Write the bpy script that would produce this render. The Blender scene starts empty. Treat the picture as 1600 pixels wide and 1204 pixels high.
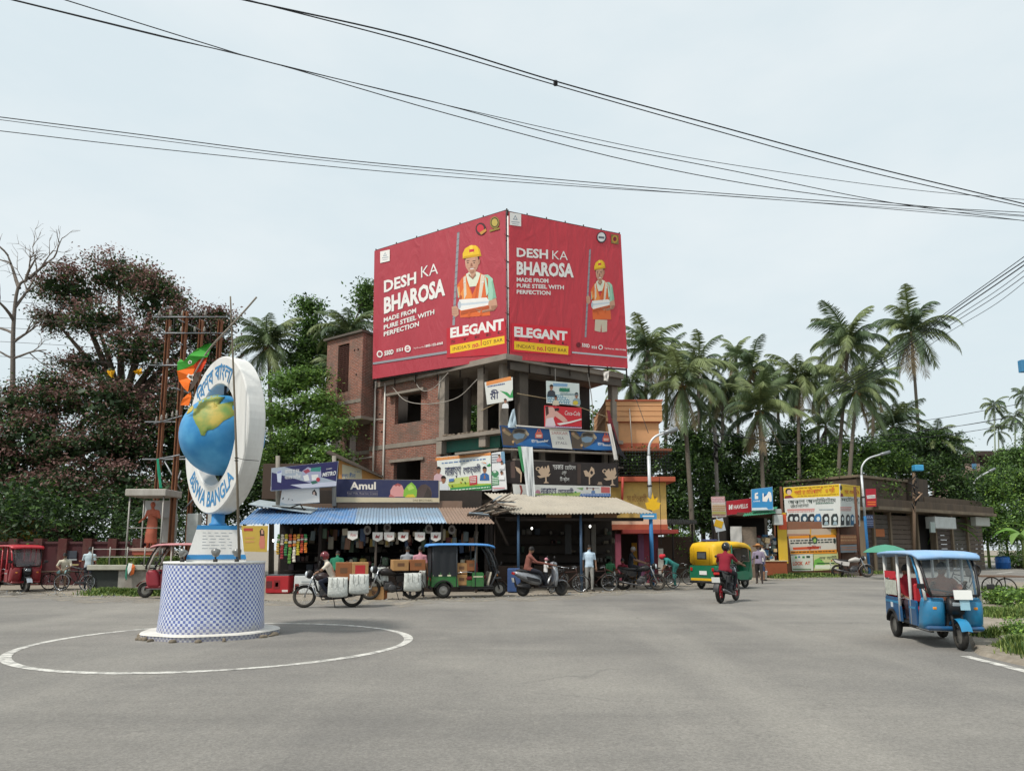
import bpy,bmesh,math,random
import numpy as np
from mathutils import Vector,Matrix
from mathutils.geometry import tessellate_polygon
R = math.radians
V = Vector
rnd = random.Random(11)
nrng = np.random.default_rng(5)
S = bpy.context.scene
COL = S.collection
# ------------------------------------------------------------------ camera
F,CX,HZ,EYE = 1110.0,800.0,858.0,1.65
PITCH = R(8.0)
CY = HZ - F * math.tan(PITCH)          # optical axis in photograph pixels (the phone straightens verticals a little)
SN,CS = math.sin(PITCH),math.cos(PITCH)
cam_d = bpy.data.cameras.new('camera')
cam_d.sensor_width = 36.0
cam_d.lens = 36.0 * F / 1600.0
cam_d.shift_y = (CY - 602.0) / 1600.0
cam_d.clip_start,cam_d.clip_end = 0.1,5000
cam = bpy.data.objects.new('camera',cam_d)
COL.objects.link(cam)
cam.location = (0,0,EYE)
cam.rotation_euler = (R(90) + PITCH,0,0)
S.camera = cam
# ------------------------------------------------------------------ light
SUN_DIR = V((-0.50,-0.42,0.95)).normalized()      # towards the sun: high, behind left
world = bpy.data.worlds.new('World'); S.world = world; world.use_nodes = True
wn,wl = world.node_tree.nodes,world.node_tree.links
wn.clear()
wo = wn.new('ShaderNodeOutputWorld'); bg = wn.new('ShaderNodeBackground')
sky = wn.new('ShaderNodeTexSky'); sky.sky_type = 'NISHITA'; sky.sun_disc = False
sky.sun_elevation = math.asin(SUN_DIR.z)
sky.sun_rotation = math.atan2(SUN_DIR.x,SUN_DIR.y)
sky.air_density,sky.dust_density,sky.ozone_density = 1.6,3.0,1.5
tcw = wn.new('ShaderNodeTexCoord'); mpw = wn.new('ShaderNodeMapping'); mpw.inputs['Scale'].default_value = (1,1,2.6)
nz = wn.new('ShaderNodeTexNoise'); nz.inputs['Scale'].default_value = 2.6; nz.inputs['Detail'].default_value = 5; nz.inputs['Roughness'].default_value = .55
rp = wn.new('ShaderNodeValToRGB')
rp.color_ramp.elements[0].position = .38; rp.color_ramp.elements[0].color = (5.2,5.9,6.2,1)
rp.color_ramp.elements[1].position = .72; rp.color_ramp.elements[1].color = (5.95,6.4,6.55,1)
mx = wn.new('ShaderNodeMix'); mx.data_type = 'RGBA'; mx.inputs[0].default_value = .93      # thin high overcast over the blue
wl.new(tcw.outputs['Generated'],mpw.inputs['Vector']); wl.new(mpw.outputs['Vector'],nz.inputs['Vector'])
wl.new(nz.outputs['Fac'],rp.inputs['Fac'])
wl.new(sky.outputs['Color'],mx.inputs[6]); wl.new(rp.outputs['Color'],mx.inputs[7])
wl.new(mx.outputs[2],bg.inputs['Color']); bg.inputs['Strength'].default_value = 0.098
wl.new(bg.outputs[0],wo.inputs[0])
sun_d = bpy.data.lights.new('sun','SUN'); sun_d.energy = 2.3; sun_d.angle = R(7); sun_d.color = (1,.955,.88)
sun = bpy.data.objects.new('sun',sun_d); COL.objects.link(sun)
sun.rotation_euler = (-SUN_DIR).to_track_quat('-Z','Y').to_euler(); sun.location = (0,0,40)
S.view_settings.view_transform = 'Standard'; S.view_settings.look = 'None'
S.view_settings.exposure = 0.55; S.view_settings.gamma = 1; S.view_settings.use_curve_mapping = False
S.cycles.max_bounces = 6; S.cycles.diffuse_bounces = 3; S.cycles.glossy_bounces = 2; S.cycles.transparent_max_bounces = 8
S.cycles.use_adaptive_sampling = True; S.cycles.adaptive_threshold = .02
S.cycles.use_denoising = True
# ------------------------------------------------------------------ measuring: a photograph pixel -> a place at a given distance
def ray(px,py):
 u,v = (px - CX) / F,-(py - CY) / F
 return V((u,CS - v * SN,SN + v * CS))
def W(px,py,Y):
 d = ray(px,py); t = Y / d.y
 return V((d.x * t,Y,EYE + d.z * t))
def G(px,py,z=0.0):
 d = ray(px,py); t = (z - EYE) / d.z
 return V((d.x * t,d.y * t,z))
def ZH(py,Y): return W(800,py,Y).z
def XA(px,Y,py=870): return W(px,py,Y).x
# ------------------------------------------------------------------ materials
def lin(h):
 if not isinstance(h,str): return tuple(h)
 h = h.lstrip('#'); o = []
 for i in (0,2,4):
  c = int(h[i:i + 2],16) / 255
  o.append(c / 12.92 if c <= .04045 else ((c + .055) / 1.055) ** 2.4)
 return tuple(o)
MATS = {}
def mat(h,rough=.7,metal=0.0,var=.18,sc=6.0,bump=0.0,dirt=.0,dirtc=(.16,.13,.10),streak=False,spec=.4,coat=0.0):
 key = (h,rough,metal,var,sc,bump,dirt,dirtc,streak,spec,coat)
 if key in MATS: return MATS[key]
 c = lin(h)
 m = bpy.data.materials.new('surface'); m.use_nodes = True
 n,l = m.node_tree.nodes,m.node_tree.links
 p = n['Principled BSDF']
 p.inputs['Metallic'].default_value = metal
 p.inputs['Specular IOR Level'].default_value = spec
 if coat: p.inputs['Coat Weight'].default_value = coat; p.inputs['Coat Roughness'].default_value = .15
 tc = n.new('ShaderNodeTexCoord')
 nt = n.new('ShaderNodeTexNoise'); nt.inputs['Scale'].default_value = sc; nt.inputs['Detail'].default_value = 6; nt.inputs['Roughness'].default_value = .65
 src = tc.outputs['Object']
 if streak:
  mp = n.new('ShaderNodeMapping'); mp.inputs['Scale'].default_value = (1,1,.12); l.new(src,mp.inputs['Vector']); src = mp.outputs['Vector']
 l.new(src,nt.inputs['Vector'])
 a = n.new('ShaderNodeMix'); a.data_type = 'RGBA'
 a.inputs[6].default_value = (*[max(0,x * (1 - var)) for x in c],1); a.inputs[7].default_value = (*[min(1,x * (1 + var)) for x in c],1)
 l.new(nt.outputs['Fac'],a.inputs[0]); out = a.outputs[2]
 if dirt:
  n2 = n.new('ShaderNodeTexNoise'); n2.inputs['Scale'].default_value = sc * .33; n2.inputs['Detail'].default_value = 9; n2.inputs['Roughness'].default_value = .72
  l.new(src,n2.inputs['Vector'])
  mr = n.new('ShaderNodeMapRange'); mr.inputs[1].default_value = .45; mr.inputs[2].default_value = .75; mr.inputs[3].default_value = 0; mr.inputs[4].default_value = dirt
  l.new(n2.outputs['Fac'],mr.inputs[0])
  b = n.new('ShaderNodeMix'); b.data_type = 'RGBA'; b.inputs[7].default_value = (*dirtc,1)
  l.new(mr.outputs[0],b.inputs[0]); l.new(out,b.inputs[6]); out = b.outputs[2]
 l.new(out,p.inputs['Base Color'])
 rr = n.new('ShaderNodeMapRange'); rr.inputs[3].default_value = max(0,rough - .1); rr.inputs[4].default_value = min(1,rough + .12)
 l.new(nt.outputs['Fac'],rr.inputs[0]); l.new(rr.outputs[0],p.inputs['Roughness'])
 if bump:
  bp = n.new('ShaderNodeBump'); bp.inputs['Strength'].default_value = 1; bp.inputs['Distance'].default_value = bump
  l.new(nt.outputs['Fac'],bp.inputs['Height']); l.new(bp.outputs[0],p.inputs['Normal'])
 MATS[key] = m
 return m
def flat(h,rough=.6): return mat(h,rough,0,.07,3.0,0,.10,(.25,.22,.2))
def new_mat(name):
 m = bpy.data.materials.new(name); m.use_nodes = True
 return m,m.node_tree.nodes,m.node_tree.links,m.node_tree.nodes['Principled BSDF']
def brick_mat(c1,c2,mortar,sc=1.0):
 m,n,l,p = new_mat('brickwork')
 tc = n.new('ShaderNodeTexCoord')
 bt = n.new('ShaderNodeTexBrick'); bt.inputs['Color1'].default_value = (*lin(c1),1); bt.inputs['Color2'].default_value = (*lin(c2),1); bt.inputs['Mortar'].default_value = (*lin(mortar),1)
 bt.inputs['Scale'].default_value = sc; bt.inputs['Mortar Size'].default_value = .012; bt.inputs['Brick Width'].default_value = .25; bt.inputs['Row Height'].default_value = .085; bt.inputs['Bias'].default_value = -.1
 l.new(tc.outputs['UV'],bt.inputs['Vector'])
 ns = n.new('ShaderNodeTexNoise'); ns.inputs['Scale'].default_value = .9; ns.inputs['Detail'].default_value = 8; ns.inputs['Roughness'].default_value = .7
 l.new(tc.outputs['Object'],ns.inputs['Vector'])
 n3 = n.new('ShaderNodeTexNoise'); n3.inputs['Scale'].default_value = 7; n3.inputs['Detail'].default_value = 4; l.new(tc.outputs['Object'],n3.inputs['Vector'])
 r3 = n.new('ShaderNodeMapRange'); r3.inputs[3].default_value = .55; r3.inputs[4].default_value = 1.45; l.new(n3.outputs['Fac'],r3.inputs[0])
 mu = n.new('ShaderNodeMix'); mu.data_type = 'RGBA'; mu.blend_type = 'MULTIPLY'; mu.inputs[0].default_value = 1
 l.new(bt.outputs['Color'],mu.inputs[6]); l.new(r3.outputs[0],mu.inputs[7])
 mr = n.new('ShaderNodeMapRange'); mr.inputs[1].default_value = .44; mr.inputs[2].default_value = .64; mr.inputs[4].default_value = .68; l.new(ns.outputs['Fac'],mr.inputs[0])
 mi = n.new('ShaderNodeMix'); mi.data_type = 'RGBA'; mi.inputs[7].default_value = (.13,.105,.085,1)
 l.new(mr.outputs[0],mi.inputs[0]); l.new(mu.outputs[2],mi.inputs[6]); l.new(mi.outputs[2],p.inputs['Base Color'])
 bp = n.new('ShaderNodeBump'); bp.inputs['Distance'].default_value = .02; bp.invert = True
 l.new(bt.outputs['Fac'],bp.inputs['Height']); l.new(bp.outputs[0],p.inputs['Normal']); p.inputs['Roughness'].default_value = .9
 return m
def leaf_mat(h,var=.35):
 m,n,l,p = new_mat('leaf'); c = lin(h)
 g = n.new('ShaderNodeNewGeometry'); tc = n.new('ShaderNodeTexCoord')
 nt = n.new('ShaderNodeTexNoise'); nt.inputs['Scale'].default_value = .7; nt.inputs['Detail'].default_value = 4; l.new(tc.outputs['Object'],nt.inputs['Vector'])
 ad = n.new('ShaderNodeMath'); ad.operation = 'ADD'; l.new(g.outputs['Random Per Island'],ad.inputs[0]); l.new(nt.outputs['Fac'],ad.inputs[1])
 r = n.new('ShaderNodeMapRange'); r.inputs[1].default_value = .3; r.inputs[2].default_value = 1.5; l.new(ad.outputs[0],r.inputs[0])
 a = n.new('ShaderNodeMix'); a.data_type = 'RGBA'; a.inputs[6].default_value = (*[x * (1 - var) for x in c],1); a.inputs[7].default_value = (*[x * (1 + var) for x in c],1)
 l.new(r.outputs[0],a.inputs[0]); l.new(a.outputs[2],p.inputs['Base Color'])
 p.inputs['Roughness'].default_value = .55; p.inputs['Specular IOR Level'].default_value = .35
 tr = n.new('ShaderNodeBsdfTranslucent'); l.new(a.outputs[2],tr.inputs['Color'])
 ms = n.new('ShaderNodeMixShader'); ms.inputs[0].default_value = .25
 l.new(p.outputs[0],ms.inputs[1]); l.new(tr.outputs[0],ms.inputs[2]); l.new(ms.outputs[0],n['Material Output'].inputs[0])
 return m
def glass_mat(tint=(.8,.9,.95),rough=.05,clear=.75):
 m,n,l,p = new_mat('glass')
 p.inputs['Base Color'].default_value = (*[x * .25 for x in tint],1); p.inputs['Roughness'].default_value = rough; p.inputs['Specular IOR Level'].default_value = .8
 t = n.new('ShaderNodeBsdfTransparent'); t.inputs[0].default_value = (*tint,1); ms = n.new('ShaderNodeMixShader'); ms.inputs[0].default_value = clear
 l.new(p.outputs[0],ms.inputs[1]); l.new(t.outputs[0],ms.inputs[2]); l.new(ms.outputs[0],n['Material Output'].inputs[0])
 return m
def lamp_mat(c,e):
 m,n,l,p = new_mat('lit bulb'); p.inputs['Base Color'].default_value = (*c,1); p.inputs['Emission Color'].default_value = (*c,1); p.inputs['Emission Strength'].default_value = e
 return m
# ------------------------------------------------------------------ mesh building
class MB:
 def __init__(s,m=None): s.v,s.f,s.m,s.sm,s.mats,s.uv = [],[],[],[],[],False; s.cur = 0; s.use(m) if m else None
 def use(s,m):
  if m not in s.mats: s.mats.append(m)
  s.cur = s.mats.index(m); return s
 def add(s,vs,fs,smooth=False):
  o = len(s.v); s.v += [tuple(x) for x in vs]
  for f in fs: s.f.append(tuple(i + o for i in f)); s.m.append(s.cur); s.sm.append(smooth)
  return s
 def box(s,c,sz,rot=None,bev=0.0):
  hx,hy,hz = [x / 2 for x in sz]; c = V(c)
  b = min(bev,hx * .9,hy * .9,hz * .9)
  vs,fs = [],[]
  if b <= 0:
   vs = [V((x,y,z)) for z in (-hz,hz) for y in (-hy,hy) for x in (-hx,hx)]
   fs = [(0,2,3,1),(4,5,7,6),(0,1,5,4),(2,6,7,3),(0,4,6,2),(1,3,7,5)]
  else:
   ix = {}
   for sx in (-1,1):
    for sy in (-1,1):
     for sz_ in (-1,1):
      for a in range(3):
       q = [sx * (hx - b),sy * (hy - b),sz_ * (hz - b)]
       q[a] = (sx * hx,sy * hy,sz_ * hz)[a]
       ix[sx,sy,sz_,a] = len(vs); vs.append(V(q))
   def face(ids,n):
    p = [vs[i] for i in ids]
    if (p[1] - p[0]).cross(p[2] - p[1]).dot(n) < 0: ids = ids[::-1]
    fs.append(tuple(ids))
   for a in range(3):
    o = [i for i in range(3) if i != a]
    for sg in (-1,1):
     ids = []
     for s1,s2 in ((-1,-1),(1,-1),(1,1),(-1,1)):
      k = [0,0,0]; k[a] = sg; k[o[0]] = s1; k[o[1]] = s2; ids.append(ix[(*k,a)])
     n = V((0,0,0)); n[a] = sg; face(ids,n)
    for s1 in (-1,1):
     for s2 in (-1,1):
      k0 = [0,0,0]; k0[o[0]] = s1; k0[o[1]] = s2; k1 = k0[:]; k0[a] = -1; k1[a] = 1
      n = V((0,0,0)); n[o[0]] = s1; n[o[1]] = s2
      face([ix[(*k0,o[0])],ix[(*k1,o[0])],ix[(*k1,o[1])],ix[(*k0,o[1])]],n)
   for sx in (-1,1):
    for sy in (-1,1):
     for sz_ in (-1,1): face([ix[sx,sy,sz_,0],ix[sx,sy,sz_,1],ix[sx,sy,sz_,2]],V((sx,sy,sz_)))
  if rot is not None: vs = [rot @ v for v in vs]
  return s.add([v + c for v in vs],fs)
 def tube(s,pts,r,n=6,cap=True,smooth=True,ry=None):
  pts = [V(p) for p in pts]; k = len(pts)
  rs = r if isinstance(r,(list,tuple)) else [r] * k
  vs,fs = [],[]; ref = None
  for i,p in enumerate(pts):
   d = (pts[min(i + 1,k - 1)] - pts[max(i - 1,0)]).normalized()
   if ref is None: ref = V((0,0,1)) if abs(d.z) < .9 else V((1,0,0))
   a = d.cross(ref).normalized(); b = a.cross(d).normalized(); ref = b
   e = 1 if ry is None else ry
   for j in range(n):
    t = 2 * math.pi * j / n; vs.append(p + a * math.cos(t) * rs[i] * e + b * math.sin(t) * rs[i])
  for i in range(k - 1):
   for j in range(n): fs.append((i * n + j,i * n + (j + 1) % n,(i + 1) * n + (j + 1) % n,(i + 1) * n + j))
  if cap: fs.append(tuple(range(n - 1,-1,-1))); fs.append(tuple(range((k - 1) * n,k * n)))
  return s.add(vs,fs,smooth)
 def loft(s,rings,closed=True,cap=True,smooth=True):
  n = len(rings[0]); vs = [V(p) for r in rings for p in r]; fs = []
  for i in range(len(rings) - 1):
   for j in range(n if closed else n - 1): fs.append((i * n + j,i * n + (j + 1) % n,(i + 1) * n + (j + 1) % n,(i + 1) * n + j))
  if cap and closed: fs.append(tuple(range(n - 1,-1,-1))); fs.append(tuple(range((len(rings) - 1) * n,len(rings) * n)))
  return s.add(vs,fs,smooth)
 def lathe(s,prof,n=20,M=None,cap=True,smooth=True):
  rings = [[V((r * math.cos(2 * math.pi * j / n),r * math.sin(2 * math.pi * j / n),z)) for j in range(n)] for r,z in prof]
  if M is not None: rings = [[M @ p for p in r] for r in rings]
  return s.loft(rings,True,cap,smooth)
 def ell(s,c,r,n=12,k=8,rot=None):
  c = V(c); r = r if isinstance(r,(tuple,list)) else (r,r,r); rings = []
  for i in range(1,k):
   a = math.pi * i / k
   ring = [V((r[0] * math.sin(a) * math.cos(2 * math.pi * j / n),r[1] * math.sin(a) * math.sin(2 * math.pi * j / n),-r[2] * math.cos(a))) for j in range(n)]
   rings.append([c + (rot @ p if rot is not None else p) for p in ring])
  b = len(s.v); s.loft(rings,True,False,True)
  bot,top = V((0,0,-r[2])),V((0,0,r[2]))
  if rot is not None: bot,top = rot @ bot,rot @ top
  i0 = len(s.v); s.v += [tuple(c + bot),tuple(c + top)]
  for j in range(n):
   s.f.append((i0,b + (j + 1) % n,b + j)); s.f.append((i0 + 1,b + (k - 2) * n + j,b + (k - 2) * n + (j + 1) % n)); s.m += [s.cur] * 2; s.sm += [True] * 2
  return s
 def torus(s,c,Rr,r,n=24,k=8,axis='y',ry=1.0):
  c = V(c); rings = []
  for i in range(n):
   a = 2 * math.pi * i / n; ring = []
   for j in range(k):
    t = 2 * math.pi * j / k; rad = Rr + r * math.cos(t); h = r * ry * math.sin(t)
    q = (rad * math.cos(a),h,rad * math.sin(a)) if axis == 'y' else (rad * math.cos(a),rad * math.sin(a),h) if axis == 'z' else (h,rad * math.cos(a),rad * math.sin(a))
    ring.append(c + V(q))
   rings.append(ring)
  rings.append(rings[0]); return s.loft(rings,True,False,True)
 def prism(s,poly,d0,d1,fr):
  """poly: 2-D outline; fr(a, b, d) -> 3-D; extruded from d0 to d1"""
  n = len(poly); vs = [V(fr(a,b,d0)) for a,b in poly] + [V(fr(a,b,d1)) for a,b in poly]
  tri = tessellate_polygon([[V((a,b,0)) for a,b in poly]])
  fs = [tuple(t) for t in tri] + [tuple(i + n for i in reversed(t)) for t in tri] + [(i,i + n,(i + 1) % n + n,(i + 1) % n) for i in range(n)]
  return s.add(vs,fs)
 def side(s,poly,y0,y1): return s.prism(poly,y0,y1,lambda a,b,d: (a,d,b))
 def quad(s,a,b,c,d): return s.add([a,b,c,d],[(0,1,2,3)])
 def build(s,name,parent=None,recalc=True,uvf=None):
  me = bpy.data.meshes.new(name); me.from_pydata(s.v,[],s.f)
  for m in s.mats: me.materials.append(m)
  me.polygons.foreach_set('material_index',s.m); me.polygons.foreach_set('use_smooth',s.sm)
  if recalc:
   bm = bmesh.new(); bm.from_mesh(me); bmesh.ops.recalc_face_normals(bm,faces=bm.faces); bm.to_mesh(me); bm.free()
  if uvf:
   uv = me.uv_layers.new(name='UVMap')
   for p in me.polygons:
    for li in p.loop_indices: uv.data[li].uv = uvf(me.vertices[me.loops[li].vertex_index].co,p.normal)
  me.update()
  return obj(name,me,parent)
def obj(name,me,parent=None):
 o = bpy.data.objects.new(name,me); COL.objects.link(o)
 if parent is not None: o.parent = parent
 return o
def tag(o,label,cat,group=None):
 o['label'] = label; o['category'] = cat
 if group: o['group'] = group
 return o
def struct(o,label=None):
 o['kind'] = 'structure'
 if label: o['label'] = label
 return o
def thing(name,label,cat,loc=(0,0,0),rz=0.0,group=None,sc=1.0):
 o = bpy.data.objects.new(name,None); COL.objects.link(o)
 o.location = loc; o.rotation_euler = (0,0,rz); o.scale = (sc,sc,sc); o.empty_display_size = .2
 return tag(o,label,cat,group)
def copy_tree(o,parent=None):
 c = o.copy(); COL.objects.link(c); c.parent = parent
 for ch in list(o.children): copy_tree(ch,c)
 return c
def spline(pts,n=24):
 P = [V(p) for p in pts]; P = [P[0] * 2 - P[1]] + P + [P[-1] * 2 - P[-2]]; out = []
 seg = len(P) - 3; per = max(2,n // seg)
 for i in range(seg):
  a,b,c,d = P[i:i + 4]
  for k in range(per):
   t = k / per; out.append(.5 * ((2 * b) + (c - a) * t + (2 * a - 5 * b + 4 * c - d) * t * t + (-a + 3 * b - 3 * c + d) * t ** 3))
 out.append(P[-2]); return out
FONT = {}
def glyphs(s,bold=0.0,res=2,shear=0.0):
 key = (s,bold,res,shear)
 if key not in FONT:
  c = bpy.data.curves.new('lettering','FONT'); c.body = s; c.resolution_u = res; c.offset = bold; c.shear = shear
  o = bpy.data.objects.new('lettering',c); me = bpy.data.meshes.new_from_object(o)
  vs = [v.co.copy() for v in me.vertices]; fs = [tuple(p.vertices) for p in me.polygons]
  bpy.data.objects.remove(o); bpy.data.curves.remove(c); bpy.data.meshes.remove(me); FONT[key] = (vs,fs)
 return FONT[key]
class Board:
 """a flat board in the place: plane through three of its corners; print on it is given in crop pixels of the photograph and measured onto the plane"""
 def __init__(s,P,crop=(0,0,1.0),parent=None,front=None):
  s.P = [V(p) for p in P]                      # TL TR BR BL
  s.n = (s.P[1] - s.P[3]).cross(s.P[0] - s.P[2]).normalized()
  tgt = V((0,0,EYE)) if front is None else V(front)
  if s.n.dot(tgt - s.P[0]) < 0: s.n = -s.n
  s.o = (s.P[0] + s.P[1] + s.P[2] + s.P[3]) / 4
  e = V((0,0,EYE)); s.P = [e + (p - e) * ((s.o - e).dot(s.n) / (p - e).dot(s.n)) for p in s.P]
  s.crop = crop; s.parent = parent; s.k = 0; s.inv = parent.matrix_basis.inverted() if parent is not None else Matrix()
 def at(s,x,y,off=0.0):
  cx,cy,sc = s.crop; d = ray(cx + x / sc,cy + y / sc); e = V((0,0,EYE))
  t = (s.o - e).dot(s.n) / d.dot(s.n)
  return e + d * t + s.n * off
 def panel(s,m,thick=.03,name='panel',P=None):
  P = P or s.P; b = MB(m); P = [s.inv @ V(p) for p in P]; n = s.inv.to_3x3() @ s.n * thick
  b.add(P + [p - n for p in P],[(0,1,2,3),(7,6,5,4),(0,4,5,1),(1,5,6,2),(2,6,7,3),(3,7,4,0)])
  return b.build(name,s.parent)
 def off(s): s.k += 1; return .004 + .0003 * s.k
 def print(s,polys,name='print'):
  """polys: [(material, [(x, y), ...]), ...], later ones lie over earlier ones"""
  G_ = []                       # motifs that touch stay one piece of print, motifs apart become pieces of their own
  for k,(m,pl) in enumerate(polys):
   bb = [min(p[0] for p in pl),min(p[1] for p in pl),max(p[0] for p in pl),max(p[1] for p in pl)]; ids = [k]
   for g in [g for g in G_ if g[0][0] <= bb[2] and g[0][2] >= bb[0] and g[0][1] <= bb[3] and g[0][3] >= bb[1]]:
    G_.remove(g); ids += g[1]; bb = [min(bb[0],g[0][0]),min(bb[1],g[0][1]),max(bb[2],g[0][2]),max(bb[3],g[0][3])]
   G_.append((bb,ids))
  many = len(G_) > 8
  offs = [s.off() for _ in polys]
  for ids in ([sum([g[1] for g in G_],[])] if many else [g[1] for g in G_]):
   b = MB()
   for k in sorted(ids):
    m,pl = polys[k]; b.use(m); b.add([s.inv @ s.at(x,y,offs[k]) for x,y in pl],tessellate_polygon([[V((x,y,0)) for x,y in pl]]))
   q = b.build(name,s.parent,recalc=False)
   if many: q['kind'] = 'stuff'
 def text(s,t,a,b,h0,h1,m,bold=0.0,shear=0.0,name='lettering',full=False,res=2):
  """baseline from crop pixel a to b, letters h0 px high at the left and h1 at the right"""
  vs,fs = glyphs(t,bold,res,shear)
  if not vs: return None
  x0,x1 = min(v.x for v in vs),max(v.x for v in vs); hh = max(v.y for v in vs) if full else .73
  o = s.off(); out = []
  for v in vs:
   u = (v.x - x0) / (x1 - x0); q = v.y / hh * (h0 + (h1 - h0) * u)
   out.append(s.inv @ s.at(a[0] + (b[0] - a[0]) * u,a[1] + (b[1] - a[1]) * u - q,o))
  mb = MB(m); mb.add(out,fs); return mb.build(name,s.parent,recalc=False)
def circ(x,y,rx,ry=None,n=18,a0=0,a1=360): ry = rx if ry is None else ry; return [(x + rx * math.cos(R(a0 + (a1 - a0) * i / n)),y + ry * math.sin(R(a0 + (a1 - a0) * i / n))) for i in range(n + (a1 - a0 != 360))]
def rect(x0,y0,x1,y1,sk=0.0): return [(x0,y0),(x1,y0 + sk),(x1,y1 + sk),(x0,y1)]
BAR = lambda p0,p1,w: [(p0[0] - w / 2,p0[1]),(p0[0] + w / 2,p0[1]),(p1[0] + w / 2,p1[1]),(p1[0] - w / 2,p1[1])]
# ------------------------------------------------------------------ ground, road, verges
def ground_mat():
 m,n,l,p = new_mat('packed earth')
 tc = n.new('ShaderNodeTexCoord'); a = n.new('ShaderNodeTexNoise'); a.inputs['Scale'].default_value = .35; a.inputs['Detail'].default_value = 10; a.inputs['Roughness'].default_value = .7
 b = n.new('ShaderNodeTexNoise'); b.inputs['Scale'].default_value = 9; b.inputs['Detail'].default_value = 8
 l.new(tc.outputs['Object'],a.inputs['Vector']); l.new(tc.outputs['Object'],b.inputs['Vector'])
 r = n.new('ShaderNodeValToRGB'); e = r.color_ramp.elements
 e[0].position = .38; e[0].color = (.20,.17,.13,1); e[1].position = .66; e[1].color = (.33,.285,.23,1)
 mi = n.new('ShaderNodeMath'); mi.operation = 'MULTIPLY_ADD'; mi.inputs[1].default_value = .5; l.new(b.outputs['Fac'],mi.inputs[0])
 h = n.new('ShaderNodeMath'); h.operation = 'MULTIPLY'; h.inputs[1].default_value = .5; l.new(a.outputs['Fac'],h.inputs[0]); l.new(h.outputs[0],mi.inputs[2])
 l.new(mi.outputs[0],r.inputs[0]); l.new(r.outputs[0],p.inputs['Base Color']); p.inputs['Roughness'].default_value = .95
 bp = n.new('ShaderNodeBump'); bp.inputs['Distance'].default_value = .03; l.new(b.outputs['Fac'],bp.inputs['Height']); l.new(bp.outputs[0],p.inputs['Normal'])
 return m
def asphalt_mat():
 m,n,l,p = new_mat('worn asphalt')
 tc = n.new('ShaderNodeTexCoord')
 def noise(sc,det=6,rough=.6,stretch=None,rot=0):
  t = n.new('ShaderNodeTexNoise'); t.inputs['Scale'].default_value = sc; t.inputs['Detail'].default_value = det; t.inputs['Roughness'].default_value = rough
  if stretch:
   mp = n.new('ShaderNodeMapping'); mp.inputs['Scale'].default_value = stretch; mp.inputs['Rotation'].default_value = (0,0,rot); l.new(tc.outputs['Object'],mp.inputs['Vector']); l.new(mp.outputs[0],t.inputs['Vector'])
  else: l.new(tc.outputs['Object'],t.inputs['Vector'])
  return t.outputs['Fac']
 def mixc(f,a,b,lo=.4,hi=.65,amt=1.0):
  r = n.new('ShaderNodeMapRange'); r.inputs[1].default_value = lo; r.inputs[2].default_value = hi; r.inputs[4].default_value = amt; l.new(f,r.inputs[0])
  x = n.new('ShaderNodeMix'); x.data_type = 'RGBA'; l.new(r.outputs[0],x.inputs[0])
  for k,s in ((6,a),(7,b)):
   if isinstance(s,tuple): x.inputs[k].default_value = (*s,1)
   else: l.new(s,x.inputs[k])
  return x.outputs[2]
 big = noise(.16,7,.62); trk = noise(.55,5,.6,(.12,1,1),.35); trk2 = noise(.5,5,.6,(1,.1,1),-.5); fine = noise(38,5,.8); mid = noise(3.2,8,.75)
 c = mixc(big,(.185,.175,.161),(.262,.246,.220),.40,.62)
 c = mixc(trk,c,(.138,.131,.122),.48,.70,.5)
 c = mixc(trk2,c,(.32,.30,.265),.5,.72,.4)
 c = mixc(mid,c,(.12,.116,.11),.58,.78,.6)
 c = mixc(noise(.9,9,.8),c,(.36,.335,.29),.58,.75,.5)
 x = n.new('ShaderNodeMix'); x.data_type = 'RGBA'; x.blend_type = 'MULTIPLY'; x.inputs[0].default_value = .85
 r = n.new('ShaderNodeMapRange'); r.inputs[1].default_value = .3; r.inputs[2].default_value = .7; r.inputs[3].default_value = .55; r.inputs[4].default_value = 1.4; l.new(fine,r.inputs[0])
 l.new(c,x.inputs[6]); l.new(r.outputs[0],x.inputs[7])
 vo = n.new('ShaderNodeTexVoronoi'); vo.feature = 'DISTANCE_TO_EDGE'; vo.inputs['Scale'].default_value = .33; vo.inputs['Randomness'].default_value = 1
 wv = n.new('ShaderNodeMapping'); nn = n.new('ShaderNodeTexNoise'); nn.inputs['Scale'].default_value = 1.5; nn.inputs['Detail'].default_value = 6
 ad = n.new('ShaderNodeMix'); ad.data_type = 'RGBA'; ad.blend_type = 'ADD'; ad.inputs[0].default_value = .9
 l.new(tc.outputs['Object'],nn.inputs['Vector']); l.new(tc.outputs['Object'],ad.inputs[6]); l.new(nn.outputs['Color'],ad.inputs[7]); l.new(ad.outputs[2],vo.inputs['Vector'])
 cr = n.new('ShaderNodeMapRange'); cr.inputs[1].default_value = .0; cr.inputs[2].default_value = .012; cr.inputs[3].default_value = .6; cr.inputs[4].default_value = 0; l.new(vo.outputs['Distance'],cr.inputs[0])
 gate = n.new('ShaderNodeMapRange'); gate.inputs[1].default_value = .5; gate.inputs[2].default_value = .62; l.new(big,gate.inputs[0])
 gm = n.new('ShaderNodeMath'); gm.operation = 'MULTIPLY'; l.new(cr.outputs[0],gm.inputs[0]); l.new(gate.outputs[0],gm.inputs[1])
 x2 = n.new('ShaderNodeMix'); x2.data_type = 'RGBA'; x2.inputs[7].default_value = (.07,.068,.065,1); l.new(gm.outputs[0],x2.inputs[0]); l.new(x.outputs[2],x2.inputs[6])
 l.new(x2.outputs[2],p.inputs['Base Color']); p.inputs['Roughness'].default_value = .88; p.inputs['Specular IOR Level'].default_value = .25
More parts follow.
